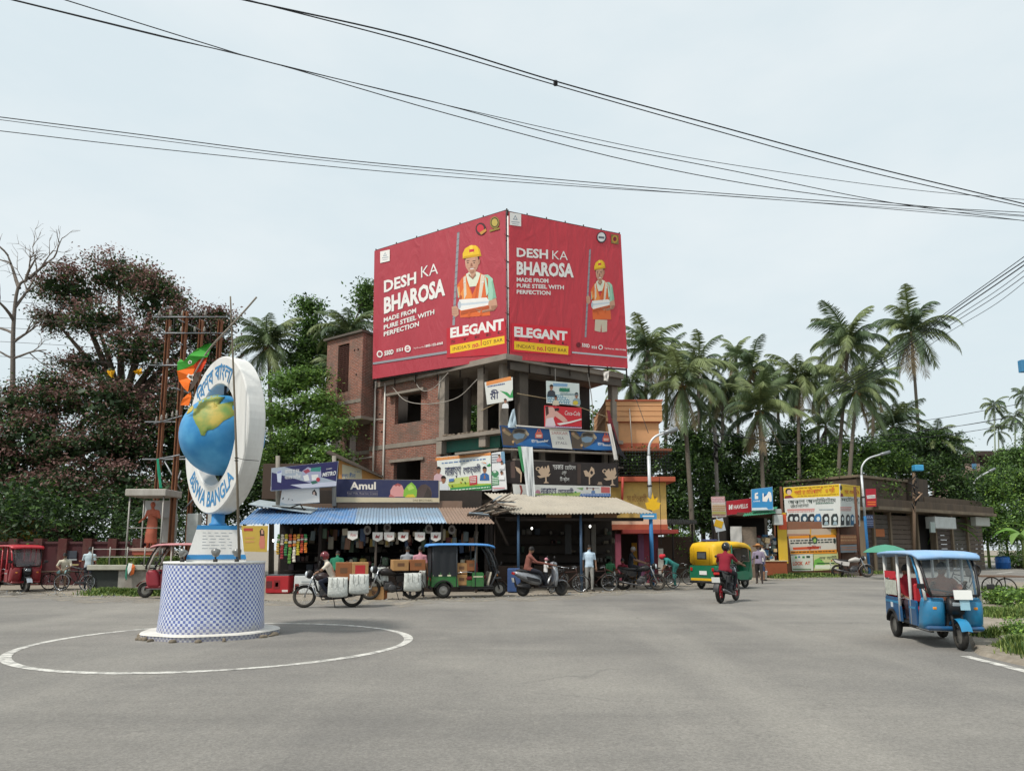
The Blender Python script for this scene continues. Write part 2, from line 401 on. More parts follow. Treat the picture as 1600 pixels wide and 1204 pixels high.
 bp = n.new('ShaderNodeBump'); bp.inputs['Distance'].default_value = .006; l.new(fine,bp.inputs['Height']); l.new(bp.outputs[0],p.inputs['Normal'])
 return m
EARTH,ASPH = ground_mat(),asphalt_mat()
def sheet(name,pts,m,z,lab=None,k='structure'):
 b = MB(m); tri = tessellate_polygon([[V((p[0],p[1],0)) for p in pts]]); b.add([(p[0],p[1],z) for p in pts],tri)
 o = b.build(name)
 if o.data.polygons[0].normal.z < 0: o.data.flip_normals()
 o['kind'] = k
 if lab: o['label'] = lab
 return o
gb = MB(EARTH); gb.add([(-900,-300,0),(900,-300,0),(900,1600,0),(-900,1600,0)],[(0,1,2,3)]); struct(gb.build('ground'),'bare earth and dust around the junction')
edge = [G(-300,921),G(0,925),G(150,932),G(240,934),G(330,936),G(470,939),G(570,938),G(650,937),G(720,935),G(800,932),G(870,929),G(930,926),G(990,922),G(1050,917),G(1120,911),G(1200,905),G(1280,901),G(1340,897),G(1400,891),G(1470,884),G(1540,875),G(1600,871),V((56,86,0)),V((190,260,0))]
edge = [V((-140,edge[0].y + 6,0))] + edge
rp_ = spline(edge,120)
for i,p in enumerate(rp_): p.y += .22 * math.sin(i * 1.7) + .15 * math.sin(i * 3.1)
sheet('road',[(p.x,p.y) for p in rp_] + [(260,200),(200,-60),(-140,-60)],ASPH,.012,'worn grey asphalt of the road junction')
# dusty fringe of sand blown over the edge of the asphalt
def sand_mat():
 m,n,l,p = new_mat('blown sand'); tc = n.new('ShaderNodeTexCoord'); a = n.new('ShaderNodeTexNoise'); a.inputs['Scale'].default_value = 1.6; a.inputs['Detail'].default_value = 9; a.inputs['Roughness'].default_value = .7
 l.new(tc.outputs['Object'],a.inputs['Vector']); p.inputs['Base Color'].default_value = (.34,.30,.24,1); p.inputs['Roughness'].default_value = .95
 r = n.new('ShaderNodeMapRange'); r.inputs[1].default_value = .44; r.inputs[2].default_value = .60; r.inputs[4].default_value = .8; l.new(a.outputs['Fac'],r.inputs[0])
 t = n.new('ShaderNodeBsdfTransparent'); ms = n.new('ShaderNodeMixShader'); l.new(r.outputs[0],ms.inputs[0]); l.new(t.outputs[0],ms.inputs[1]); l.new(p.outputs[0],ms.inputs[2]); l.new(ms.outputs[0],n['Material Output'].inputs[0])
 return m
SAND = sand_mat()
def strip(name,pts,w0,w1,lab):
 b = MB(SAND); n_ = len(pts); b.add([(p.x,p.y + w0 + .25 * math.sin(p.x * 2.1),.018) for p in pts] + [(p.x,p.y - w1 - .5 * math.sin(p.x * 1.3) - .3 * math.sin(p.x * 3.7),.018) for p in pts],[(i,i + 1,i + 1 + n_,i + n_) for i in range(n_ - 1)]); o = b.build(name); o['kind'] = 'stuff'; o['label'] = lab
fr = [p for p in rp_ if -30 < p.x < 40]
strip('dust',fr,.4,2.2,'sandy dust along the far edge of the asphalt')
# paint
RK = .958
def paint_mat():
 m,n,l,p = new_mat('worn road paint'); tc = n.new('ShaderNodeTexCoord'); a = n.new('ShaderNodeTexNoise'); a.inputs['Scale'].default_value = 5; a.inputs['Detail'].default_value = 9; a.inputs['Roughness'].default_value = .75
 l.new(tc.outputs['Object'],a.inputs['Vector']); r = n.new('ShaderNodeValToRGB'); e = r.color_ramp.elements
 e[0].position = .40; e[0].color = (.25,.24,.22,1); e[1].position = .56; e[1].color = (.62,.60,.55,1); l.new(a.outputs['Fac'],r.inputs[0]); l.new(r.outputs[0],p.inputs['Base Color']); p.inputs['Roughness'].default_value = .8
 return m
PAINT = paint_mat()
ring_c = V((-5.27,13.68,0)) * RK; rb = MB(PAINT); vs = []; N = 120
for i in range(N):
 a = 2 * math.pi * i / N; w = .075 + .010 * math.sin(7 * a); rr = 3.36 * RK + .03 * math.sin(3 * a + 1) + .10 * math.cos(a - R(215))
 for s_ in (-w,w): vs.append((ring_c.x + (rr + s_) * math.cos(a),ring_c.y + (rr + s_) * math.sin(a),.017))
rb.add(vs,[(2 * i,2 * i + 1,(2 * i + 3) % (2 * N),(2 * i + 2) % (2 * N)) for i in range(N)])
struct(rb.build('road_marking'),'white painted circle on the asphalt around the monument')
def line_mark(p0,p1,w,lab):
 d = (p1 - p0).normalized(); nn = V((-d.y,d.x,0)) * w / 2; b = MB(PAINT)
 b.quad(*[V((q.x,q.y,.017)) for q in (p0 - nn,p1 - nn,p1 + nn,p0 + nn)]); struct(b.build('road_marking'),lab)
line_mark(G(1508,1026),G(1900,1125),.16,'white edge line beside the near verge on the right')
for a,b_ in (((1546,882),(1562,880)),((1558,896),(1584,893)),((1566,886),(1592,884)),((1548,918),(1600,910))): line_mark(G(*a),G(*b_),.22,'white dash on the side road at the right')
# raised verge on the right
vp = [G(1512,996),G(1509,966),G(1516,940),G(1535,925),G(1565,918),G(1600,911),V((24,24.5,0)),V((34,26,0)),V((36,10,0)),V((12,5.5,0)),G(1900,1106),G(1800,1084),G(1700,1063),G(1600,1042),G(1550,1030),G(1522,1020)]
vp = spline(vp + [vp[0]],70)[:-1]; vc = sum(vp,V()) / len(vp)
vb = MB(EARTH); n_ = len(vp)
vb.add([(p.x,p.y,.0) for p in vp] + [(p.x * .985 + vc.x * .015,p.y * .985 + vc.y * .015,.07) for p in vp],[(i,(i + 1) % n_,(i + 1) % n_ + n_,i + n_) for i in range(n_)])
tri = tessellate_polygon([[V((p.x,p.y,0)) for p in vp]]); o0 = len(vb.v); vb.add([(p.x * .985 + vc.x * .015,p.y * .985 + vc.y * .015,.071) for p in vp],tri)
struct(vb.build('verge'),'raised earth verge with weeds on the right')
# broken concrete slabs on the verge
for (a,b_,c,d) in (((1562,1000),(1600,994),(1640,1012),(1600,1022)),((1580,930),(1640,926),(1660,934),(1590,937)),((1590,972),(1680,962),(1710,978),(1610,988))):
 q = [G(*k,.07) for k in (a,b_,c,d)]; b = MB(mat('#a39a8a',.9,bump=.01,dirt=.4)); b.add([V((p.x,p.y,.06)) for p in q] + [V((p.x,p.y,.15)) for p in q],[(3,2,1,0),(4,5,6,7),(0,1,5,4),(1,2,6,5),(2,3,7,6),(3,0,4,7)])
 tag(b.build('concrete_slab'),'broken grey concrete slab lying in the weeds of the right verge','slab','slabs on the verge')
# grass and weeds: nobody could count them
GRASS = [leaf_mat('#5f7538'),leaf_mat('#85934f'),leaf_mat('#47602e')]
def grass(name,lab,n,place,hmin,hmax,w=.02):
 v,f,mi = [],[],[]
 for _ in range(n):
  x,y,z,k = place(); h = rnd.uniform(hmin,hmax) * k; a = rnd.uniform(0,6.28); l_ = rnd.uniform(.1,.7) * h; o = len(v)
  ca,sa = math.cos(a),math.sin(a); ww = w * rnd.uniform(.6,1.6)
  v += [(x - sa * ww,y + ca * ww,z),(x + sa * ww,y - ca * ww,z),(x + ca * l_ * .4 + sa * ww * .8,y + sa * l_ * .4 - ca * ww * .8,z + h * .65),(x + ca * l_ * .4 - sa * ww * .8,y + sa * l_ * .4 + ca * ww * .8,z + h * .65),(x + ca * l_,y + sa * l_,z + h)]
  f += [(o,o + 1,o + 2,o + 3),(o + 3,o + 2,o + 4)]; q = rnd.randrange(3); mi += [q,q]
 me = bpy.data.meshes.new(name); me.from_pydata(v,[],f)
 for m in GRASS: me.materials.append(m)
 me.polygons.foreach_set('material_index',mi); o = obj(name,me); o['kind'] = 'stuff'; o['label'] = lab; return o
def patches(cs,z0=0.0):
 tot = sum(c[3] for c in cs)
 def f():
  r = rnd.random() * tot
  for c in cs:
   r -= c[3]
   if r <= 0: break
  g = G(c[0] + rnd.gauss(0,1) * c[2][0] * .5,c[1]); q = rnd.gauss(0,1) * c[2][1] * .5
  e = math.exp(-(q / c[2][1]) ** 2)
  return g.x,g.y + q,z0,max(.35,e)
 return f
grass('grass','tufts of green weeds on the right verge',22000,patches([(1560,925,(18,.7),2),(1600,930,(30,.8),2),(1545,965,(22,.45),3),(1575,968,(30,.6),3),(1640,960,(50,.9),3),(1600,1020,(22,.35),4),(1640,1030,(40,.5),3),(1700,1000,(60,1.2),3),(1550,1000,(22,.25),.6)],.06),.06,.26,.010)
grass('grass','strip of green grass in front of the statue enclosure',9000,patches([(195,929,(42,.5),3),(170,927,(20,.5),1),(235,930,(22,.4),1)]),.10,.28,.025)
grass('grass','strip of green grass along the foot of the poster kiosk',9000,patches([(1260,901,(45,.8),3),(1330,896,(35,.9),3),(1225,903,(14,.5),1)]),.10,.32,.035)
grass('grass','rough grass along the far edge of the side road',9000,patches([(1570,870,(40,2.0),3),(1500,879,(30,1.2),1)]),.15,.4,.05)
# ------------------------------------------------------------------ the globe monument
MC = V((-6.10,14.80,0.0)) * RK
mon = thing('globe_monument','blue globe in an upright white ring on a blue checked round plinth','monument',MC,0,None,RK)
def tile_mat(nx,ny,chk=True):
 m,n,l,p = new_mat('mosaic tiles'); tc = n.new('ShaderNodeTexCoord'); mp = n.new('ShaderNodeMapping'); mp.inputs['Scale'].default_value = (nx,ny,1); l.new(tc.outputs['UV'],mp.inputs['Vector'])
 c = n.new('ShaderNodeTexChecker'); c.inputs['Scale'].default_value = 1; l.new(mp.outputs[0],c.inputs['Vector'])
 ns = n.new('ShaderNodeTexNoise'); ns.inputs['Scale'].default_value = 1.3; ns.inputs['Detail'].default_value = 8; ns.inputs['Roughness'].default_value = .75; l.new(tc.outputs['Object'],ns.inputs['Vector'])
 wn_ = n.new('ShaderNodeTexWhiteNoise'); fl = n.new('ShaderNodeVectorMath'); fl.operation = 'FLOOR'; l.new(mp.outputs[0],fl.inputs[0]); l.new(fl.outputs[0],wn_.inputs['Vector'])
 bl = n.new('ShaderNodeMix'); bl.data_type = 'RGBA'; bl.inputs[6].default_value = (.075,.11,.35,1); bl.inputs[7].default_value = (.14,.19,.47,1); l.new(wn_.outputs['Value'],bl.inputs[0])
 wh = n.new('ShaderNodeMix'); wh.data_type = 'RGBA'; wh.inputs[6].default_value = (.56,.60,.72,1); wh.inputs[7].default_value = (.68,.71,.79,1); l.new(wn_.outputs['Value'],wh.inputs[0])
 a = n.new('ShaderNodeMix'); a.data_type = 'RGBA'; l.new(c.outputs['Fac'],a.inputs[0]); l.new(wh.outputs[2],a.inputs[6]); l.new(bl.outputs[2],a.inputs[7])
 # lost and scuffed tiles
 mr = n.new('ShaderNodeMapRange'); mr.inputs[1].default_value = .60; mr.inputs[2].default_value = .66; mr.inputs[4].default_value = .75; l.new(ns.outputs['Fac'],mr.inputs[0])
 b = n.new('ShaderNodeMix'); b.data_type = 'RGBA'; b.inputs[7].default_value = (.52,.55,.63,1); l.new(mr.outputs[0],b.inputs[0]); l.new(a.outputs[2],b.inputs[6])
 # grout
 fc = n.new('ShaderNodeVectorMath'); fc.operation = 'FRACTION'; l.new(mp.outputs[0],fc.inputs[0]); sp = n.new('ShaderNodeSeparateXYZ'); l.new(fc.outputs[0],sp.inputs[0])
 def edge_(s):
  x = n.new('ShaderNodeMath'); x.operation = 'SUBTRACT'; x.inputs[1].default_value = .5; l.new(s,x.inputs[0]); y = n.new('ShaderNodeMath'); y.operation = 'ABSOLUTE'; l.new(x.outputs[0],y.inputs[0]); return y.outputs[0]
 mxm = n.new('ShaderNodeMath'); mxm.operation = 'MAXIMUM'; l.new(edge_(sp.outputs[0]),mxm.inputs[0]); l.new(edge_(sp.outputs[1]),mxm.inputs[1])
 gr = n.new('ShaderNodeMath'); gr.operation = 'GREATER_THAN'; gr.inputs[1].default_value = .455; l.new(mxm.outputs[0],gr.inputs[0])
 g2 = n.new('ShaderNodeMix'); g2.data_type = 'RGBA'; g2.inputs[7].default_value = (.55,.57,.64,1); l.new(gr.outputs[0],g2.inputs[0]); l.new(b.outputs[2],g2.inputs[6])
 sz = n.new('ShaderNodeSeparateXYZ'); l.new(tc.outputs['Object'],sz.inputs[0]); sa = n.new('ShaderNodeMath'); sa.operation = 'MULTIPLY_ADD'; sa.inputs[1].default_value = -.55; sa.inputs[2].default_value = .28; l.new(ns.outputs['Fac'],sa.inputs[0]); sd = n.new('ShaderNodeMath'); sd.operation = 'ADD'; l.new(sz.outputs[2],sd.inputs[0]); l.new(sa.outputs[0],sd.inputs[1])
 sr = n.new('ShaderNodeMapRange'); sr.inputs[1].default_value = .08; sr.inputs[2].default_value = .34; sr.inputs[3].default_value = .6; sr.inputs[4].default_value = 0; l.new(sd.outputs[0],sr.inputs[0]); g3 = n.new('ShaderNodeMix'); g3.data_type = 'RGBA'; g3.inputs[7].default_value = (.30,.27,.23,1); l.new(sr.outputs[0],g3.inputs[0]); l.new(g2.outputs[2],g3.inputs[6])
 l.new(g3.outputs[2],p.inputs['Base Color']); p.inputs['Roughness'].default_value = .35
 bp = n.new('ShaderNodeBump'); bp.inputs['Distance'].default_value = .004; bp.invert = True; l.new(gr.outputs[0],bp.inputs['Height']); l.new(bp.outputs[0],p.inputs['Normal'])
 return m
TILE = tile_mat(1,1)
WHITEC = mat('#d9d8d4',.75,var=.08,sc=4,bump=.004,dirt=.45,dirtc=(.30,.28,.26),streak=True)
BLUEP = mat('#2f7fb5',.6,var=.12,dirt=.2)
PR,PH = .965,1.47
def uvcyl(s=.062):
 return lambda co,nn: (((math.atan2(co.y,co.x) % (2 * math.pi)) * PR) / s,co.z / s)
cb = MB(TILE); N = 72; rings = []
for z,r_ in ((.11,PR + .05),(.5,PR + .02),(PH,PR)): rings.append([(r_ * math.cos(2 * math.pi * j / N + .001),r_ * math.sin(2 * math.pi * j / N + .001),z) for j in range(N)])
cb.loft(rings,True,False,True); pl = cb.build('plinth',mon)
uv = pl.data.uv_layers.new(name='UVMap')
for p in pl.data.polygons:
 am = math.atan2(p.center.y,p.center.x)
 for li in p.loop_indices:
  co = pl.data.vertices[pl.data.loops[li].vertex_index].co; a = math.atan2(co.y,co.x)
  while a - am > math.pi: a -= 2 * math.pi
  while a - am < -math.pi: a += 2 * math.pi
  uv.data[li].uv = (a * .98 / .0545,co.z / .0545)
tp = MB(WHITEC); tp.lathe([(PR - .001,PH - .03),(PR + .012,PH - .03),(PR + .012,PH + .012),(PR - .05,PH + .012),(.2,PH + .006)],N); tp.build('plinth_top',mon)
sl = MB(mat('#d7d3cb',.85,var=.1,bump=.01,dirt=.5,dirtc=(.20,.17,.14))); rg = []
for z,k in ((.10,1),(.125,.985),(.127,.7)): rg.append([((1.25 + .05 * math.sin(2 * a + 1) + .03 * math.sin(7 * a)) * k * math.cos(a),(1.25 + .05 * math.sin(2 * a + 1) + .03 * math.sin(7 * a)) * k * math.sin(a),z) for a in [2 * math.pi * j / 64 for j in range(64)]])
sl.loft(rg,True,True,False); sl.build('base_slab',mon)
kb = MB(TILE); rg = [[((1.235 + .05 * math.sin(2 * a + 1) + .03 * math.sin(7 * a)) * math.cos(a),(1.235 + .05 * math.sin(2 * a + 1) + .03 * math.sin(7 * a)) * math.sin(a),z) for a in [2 * math.pi * j / 64 + 1e-3 for j in range(64)]] for z in (0,.10)]
kb.loft(rg,True,False,True); ke = kb.build('base_edge',mon)
uv = ke.data.uv_layers.new(name='UVMap')
for p in ke.data.polygons:
 am = math.atan2(p.center.y,p.center.x)
 for li in p.loop_indices:
  co = ke.data.vertices[ke.data.loops[li].vertex_index].co; a = math.atan2(co.y,co.x)
  a += 2 * math.pi if a - am < -math.pi else (-2 * math.pi if a - am > math.pi else 0)
  uv.data[li].uv = (a * 1.4 / .05,co.z / .05)
# crumbled patches of the slab edge
for i in range(16):
 a = R(rnd.choice([rnd.uniform(225,300),rnd.uniform(300,360),rnd.uniform(180,230)])); q = MB(mat('#7a6f60',.95,bump=.02,var=.4)); rr = 1.29 + rnd.uniform(-.02,.06)
 q.ell((rr * math.cos(a),rr * math.sin(a),.03),(rnd.uniform(.03,.11),rnd.uniform(.03,.08),rnd.uniform(.02,.06)),7,5,Matrix.Rotation(rnd.uniform(0,3),3,'Z')); q.build('rubble',mon)
# pedestal
pr = R(24)
def sq(h,z): return [(h * 1.41421 * math.cos(pr + R(45 + 90 * i)),h * 1.41421 * math.sin(pr + R(45 + 90 * i)),z) for i in range(4)]
pb = MB(WHITEC); pb.loft([sq(.56,PH),sq(.545,PH + .06),sq(.545,PH + .061),sq(.38,2.20)],True,True,False); pb.build('pedestal',mon)
for z0,z1,h0,h1 in ((PH + .06,PH + .15,.556,.535),(2.12,2.205,.402,.386)):
 b = MB(BLUEP); b.loft([sq(h0,z0),sq(h1,z1)],True,True,False); b.build('blue_band',mon)
for fi in range(4):      # rows of small lettering engraved on the faces
 b = MB(mat('#8f9398',.8)); a = pr + R(90 * fi)
 ex,nn = V((-math.sin(a),math.cos(a),0)),V((math.cos(a),math.sin(a),0))
 for r_ in range(6):
  z = 1.74 + r_ * .062; h = .545 - (z - 1.53) / (2.2 - 1.53) * .165 + .003; x = -.28
  while x < .24:
   w = rnd.uniform(.05,.16); w = min(w,.27 - x); c0 = ex * x + nn * h; c1 = ex * (x + w) + nn * h
   b.quad(c0 + V((0,0,z)),c1 + V((0,0,z)),c1 + V((0,0,z + .011)) - nn * .003,c0 + V((0,0,z + .011)) - nn * .003); x += w + rnd.uniform(.02,.07)
 b.build('lettering',mon)['kind'] = 'stuff'
nb = MB(BLUEP); nb.lathe([(.17,2.2),(.17,2.25),(.13,2.27),(.13,2.56),(.16,2.6)],16); nb.build('neck',mon)
# ring
RN = V((-.722,-.692,0)).normalized(); RT = V((-RN.y,RN.x,0)) * 1.0    # RT: to the right as seen from the front face
if RT.x < 0: RT = -RT
RC = V((0,0,4.10)); RO,RI,TH = 1.655,1.06,.36
rbm = MB(WHITEC); rg = []
for i in range(72):
 a = 2 * math.pi * i / 72; d = RT * math.cos(a) + V((0,0,1)) * math.sin(a); e = .025
 rg.append([RC + d * r_ + RN * w for r_,w in ((RI,TH / 2 - e),(RI + e,TH / 2),(RO - e,TH / 2),(RO,TH / 2 - e),(RO,-TH / 2 + e),(RO - e,-TH / 2),(RI + e,-TH / 2),(RI,-TH / 2 + e))])
rg.append(rg[0]); rbm.loft(rg,True,False,False); rbm.build('ring',mon)
def arc_text(t,r0,h,ac,span,m,flip=False,bold=.02):
 vs,fs = glyphs(t,bold,3); x0,x1 = min(v.x for v in vs),max(v.x for v in vs); out = []
 for v in vs:
  u = (v.x - x0) / (x1 - x0) - .5; q = v.y / .75 * h
  if not flip: a = ac - u * span; r_ = r0 + q
  else: a = ac + u * span; r_ = r0 + h - q
  out.append(RC + (RT * math.cos(a) + V((0,0,1)) * math.sin(a)) * r_ + RN * (TH / 2 + .006))
 b = MB(m); b.add(out,fs); return b.build('lettering',mon,recalc=False)
LBLUE = mat('#3d7fae',.7,var=.1)
arc_text('িবশ্ব বাংলা',1.17,.36,R(97),R(84),LBLUE,False,.018)
arc_text('BISWA BANGLA',1.17,.33,R(267),R(104),LBLUE,True,.022)
# globe with continents
def globe_mat():
 m,n,l,p = new_mat('painted globe'); g = n.new('ShaderNodeTexCoord')
 ns = n.new('ShaderNodeTexNoise'); ns.inputs['Scale'].default_value = 2.2; ns.inputs['Detail'].default_value = 7; l.new(g.outputs['Object'],ns.inputs['Vector'])
 r = n.new('ShaderNodeValToRGB'); e = r.color_ramp.elements; e[0].position = .35; e[0].color = (.022,.21,.47,1); e[1].position = .7; e[1].color = (.085,.36,.62,1); l.new(ns.outputs['Fac'],r.inputs[0])
 l.new(r.outputs[0],p.inputs['Base Color']); p.inputs['Roughness'].default_value = .45
 return m
def land_mat():
 m,n,l,p = new_mat('painted land'); g = n.new('ShaderNodeTexCoord')
 ns = n.new('ShaderNodeTexNoise'); ns.inputs['Scale'].default_value = 3.2; ns.inputs['Detail'].default_value = 6; l.new(g.outputs['Object'],ns.inputs['Vector'])
 r = n.new('ShaderNodeValToRGB'); e = r.color_ramp.elements; e[0].position = .38; e[0].color = (.14,.25,.05,1); e[1].position = .66; e[1].color = (.48,.36,.06,1); x = e.new(.52); x.color = (.27,.29,.05,1)
 l.new(ns.outputs['Fac'],r.inputs[0]); l.new(r.outputs[0],p.inputs['Base Color']); p.inputs['Roughness'].default_value = .6
 return m
gl = MB(globe_mat()); gl.ell((0,0,0),.85,48,28); go = gl.build('globe',mon); go.location = RC
LAND = land_mat(); LEDGE = mat('#6b7a34',.7)
gcen = MC + RC * RK
def on_globe(px,py,r_):
 e = V((0,0,EYE)); d = ray(px,py).normalized(); q = gcen - e; b_ = q.dot(d); disc = b_ * b_ - (q.dot(q) - .7225 * RK * RK)
 if disc < 0: p_ = e + d * b_ - gcen
 else: p_ = e + d * (b_ - math.sqrt(disc)) - gcen
 return p_.normalized() * r_
def land(pts,name='continent'):     # a raised painted relief that follows the sphere
 cx_,cy_ = sum(p[0] for p in pts) / len(pts),sum(p[1] for p in pts) / len(pts); b = MB(LAND); n_ = len(pts); K = 7; vs = []
 for k in range(K + 1):
  for (x,y) in pts: vs.append(on_globe(cx_ + (x - cx_) * k / K,cy_ + (y - cy_) * k / K,.862 if k < K else .856))
 fs = [(k * n_ + j,k * n_ + (j + 1) % n_,(k + 1) * n_ + (j + 1) % n_,(k + 1) * n_ + j) for k in range(K) for j in range(n_)]
 b.add(vs,fs,True); b.use(LEDGE); o_ = K * n_
 b.add([vs[o_ + j] for j in range(n_)] + [on_globe(x + (x - cx_) * .02,y + (y - cy_) * .02,.847) for x,y in pts],[(j,(j + 1) % n_,(j + 1) % n_ + n_,j + n_) for j in range(n_)])
 return b.build(name,go)
cr = lambda L: [(200 + x / 3.168,440 + y / 3.168) for x,y in L]
land(cr([(345,590),(372,566),(410,552),(450,545),(500,548),(432,560),(428,592),(455,606),(500,596),(535,590),(538,655),(500,675),(470,690),(445,715),(420,730),(392,735),(380,760),(362,758),(352,728),(335,700),(322,670),(325,630)]))
land(cr([(290,655),(300,632),(320,612),(326,620),(318,640),(300,652)]))
land([(385,620),(398,640),(402,665),(392,690),(380,680),(376,650)])
# fixing rods inside the ring and floodlights on the rim
for a in (90,270):
 d = V((0,0,1)) * math.sin(R(a)); b = MB(mat('#3a3d40',.6,.6)); b.tube([RC + d * .85,RC + d * (RI + .03)],.03,8); b.build('bracket',mon)
for a in (250,292,318):
 p = V((.89 * math.cos(R(a)),.89 * math.sin(R(a)),PH + .012)); b = MB(mat('#3c3a38',.6,.3)); b.tube([p,p + V((0,0,.06))],.045,8); b.tube([p + V((0,0,.05)),p + V((0,0,.14))],.015,6); fl = b.build('floodlight',mon)
 b = MB(mat('#8f8f8c',.35,.7)); d = (V((0,0,3.2)) - p).normalized(); M_ = Matrix.Translation(p + V((0,0,.17))) @ d.to_track_quat('Z','Y').to_matrix().to_4x4()
 b.lathe([(.02,-.08),(.06,-.05),(.085,.02),(.09,.05),(.075,.05),(.03,.0)],12,M_); b.build('reflector',fl)
# bamboo poles and party flag
BAMBOO = mat('#6f6556',.8,var=.3,sc=12); ROPE = mat('#2c2a28',.9)
pts = spline([W(374,873,13.335),W(372,800,12.981),W(370,730,12.856),W(367,640,12.856),W(364,560,12.856),W(360,463,12.856)],30)
b = MB(BAMBOO); b.tube(pts,[.026 - .012 * i / len(pts) for i in range(len(pts))],7); bp_ = tag(b.build('bamboo_pole'),'tall thin bent bamboo pole standing on the checked plinth','pole')
b = MB(ROPE); q = W(369.5,715,12.856)
b.torus(q + V((0,0,-.05)),.03,.008,10,5,'z'); b.torus(q,.03,.008,10,5,'z'); b.tube([q,q + V((.1,.1,-.02)),q + V((.34,.2,-.03))],.006,5); b.build('rope',bp_)
fp = spline([W(401,464,12.646),W(380,488,12.741),W(350,520,12.933),W(325,548,13.268),W(303,585,13.364)],20)
fl = thing('party_flag','orange and green flag hanging rolled from a slanting stick above the globe','flag',W(303,585,13.364)); iv = fl.matrix_basis.inverted()
b = MB(mat('#8d857a',.7)); b.tube([iv @ p for p in fp],.017,6); b.build('stick',fl)
cf = lambda L: [(200 + x / 3.168,440 + y / 3.168) for x,y in L]
def cloth(polys,Yf,name,mats_):
 for pl_,m_,dy,nm in polys:
  q = cf(pl_); tri = tessellate_polygon([[V((x,y,0)) for x,y in q]]); b = MB(m_); n_ = len(q)
  f3 = [iv @ W(x,y,Yf + dy + .05 * math.sin(x * .25) + .03 * math.sin(y * .31)) for x,y in q]; bk = [p + V((0,.014,0)) for p in f3]
  b.add(f3 + bk,[tuple(t) for t in tri] + [tuple(i + n_ for i in reversed(t)) for t in tri] + [(i,(i + 1) % n_,(i + 1) % n_ + n_,i + n_) for i in range(n_)]); b.build(nm,fl)
GRN,ORG = mat('#3f9a35',.8,var=.2,sc=9),mat('#f0701c',.8,var=.2,sc=9)
cloth([([(244,400),(262,382),(276,395),(300,365),(345,330),(385,310),(412,305),(405,345),(392,372),(350,385),(325,410),(280,430),(244,440)],GRN,0,'green_cloth'),
       ([(242,440),(280,430),(325,408),(330,430),(318,470),(305,500),(296,545),(275,525),(252,490)],ORG,.01,'orange_cloth'),
       ([(325,408),(350,385),(392,370),(385,400),(360,445),(335,450),(322,470)],mat('#d9421f',.8,var=.2),.05,'orange_cloth'),
       ([(335,450),(358,445),(350,480),(318,530),(300,545),(312,500)],mat('#7a6a60',.8),.04,'folded_hem'),
       ([(258,610),(270,580),(290,560),(310,545),(312,570),(300,612)],ORG,.06,'orange_cloth'),
       ([(318,345),(350,332),(345,352),(330,372)],mat('#5d7a2a',.8),-.015,'green_fold')],13.32,'flag',None)
for L in ([(290,470),(300,455),(312,462),(328,455),(318,475),(322,490),(308,484)],[(296,398),(304,388),(316,392),(314,404),(302,408)]):
 q = cf(L); b = MB(mat('#e9e4da',.8)); b.add([iv @ W(x,y,13.24) for x,y in q],tessellate_polygon([[V((x,y,0)) for x,y in q]]))
 q2 = [(sum(p[0] for p in q) / len(q) + (x - sum(p[0] for p in q) / len(q)) * .55,sum(p[1] for p in q) / len(q) + (y - sum(p[1] for p in q) / len(q)) * .55) for x,y in q]
 b.use(mat('#5a4438',.8)); b.add([iv @ W(x,y,13.235) for x,y in q2],tessellate_polygon([[V((x,y,0)) for x,y in q2]])); b.build('emblem',fl)
# ------------------------------------------------------------------ the unfinished brick corner building
C0 = V((-.2,33.0,0)); DA = V((-.81,.587,0)).normalized(); DB = V((.853,.523,0)).normalized()
NA = V((DA.y * -1,DA.x,0)); NA = -NA if NA.y > 0 else NA
NB = V((-DB.y,DB.x,0)); NB = -NB if NB.y > 0 else NB
LA = lambda s,z=0,out=0: C0 + DA * s + NA * out + V((0,0,z))
LB = lambda s,z=0,out=0: C0 + DB * s + NB * out + V((0,0,z))
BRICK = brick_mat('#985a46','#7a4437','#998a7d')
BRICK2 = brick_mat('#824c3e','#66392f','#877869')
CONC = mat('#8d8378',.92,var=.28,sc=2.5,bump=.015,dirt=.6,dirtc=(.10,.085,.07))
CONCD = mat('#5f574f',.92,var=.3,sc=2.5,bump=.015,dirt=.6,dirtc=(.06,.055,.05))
PLAST = mat('#4a4440',.9,var=.3,sc=1.5,dirt=.5,dirtc=(.03,.03,.03))
GREENB = mat('#2b6355',.75,var=.25,dirt=.6,dirtc=(.08,.08,.07))
def uvb(co,n):
 if abs(n.z) > .7: return (co.x,co.y)
 t = V((-n.y,n.x,0)).normalized(); return (co.dot(t),co.z)
bld = thing('brick_building','unfinished three storey red brick corner building under the huge red hoardings','building',C0)
BI = bld.matrix_basis.inverted()
def hexa(b,fr,s0,s1,z0,z1,o0,o1):
 p = [BI @ fr(s,z,o) for o in (o0,o1) for z in (z0,z1) for s in (s0,s1)]
 b.add(p,[(0,1,3,2),(4,6,7,5),(0,4,5,1),(2,3,7,6),(0,2,6,4),(1,5,7,3)])
def wall(fr,s0,s1,z0,z1,holes,m,name,th=.25,out=0.0):
 ss = sorted({s0,s1,*[h[0] for h in holes],*[h[1] for h in holes]}); zz = sorted({z0,z1,*[h[2] for h in holes],*[h[3] for h in holes]}); b = MB(m)
 for i in range(len(ss) - 1):
  for j in range(len(zz) - 1):
   c = ((ss[i] + ss[i + 1]) / 2,(zz[j] + zz[j + 1]) / 2)
   if any(h[0] < c[0] < h[1] and h[2] < c[1] < h[3] for h in holes): continue
   hexa(b,fr,ss[i],ss[i + 1],zz[j],zz[j + 1],out,out - th)
 bm_ = b.build(name,bld,uvf=uvb)
 m2 = bm_.data; bm = bmesh.new(); bm.from_mesh(m2); bmesh.ops.remove_doubles(bm,verts=bm.verts,dist=.0005); bm.to_mesh(m2); bm.free()
 return bm_
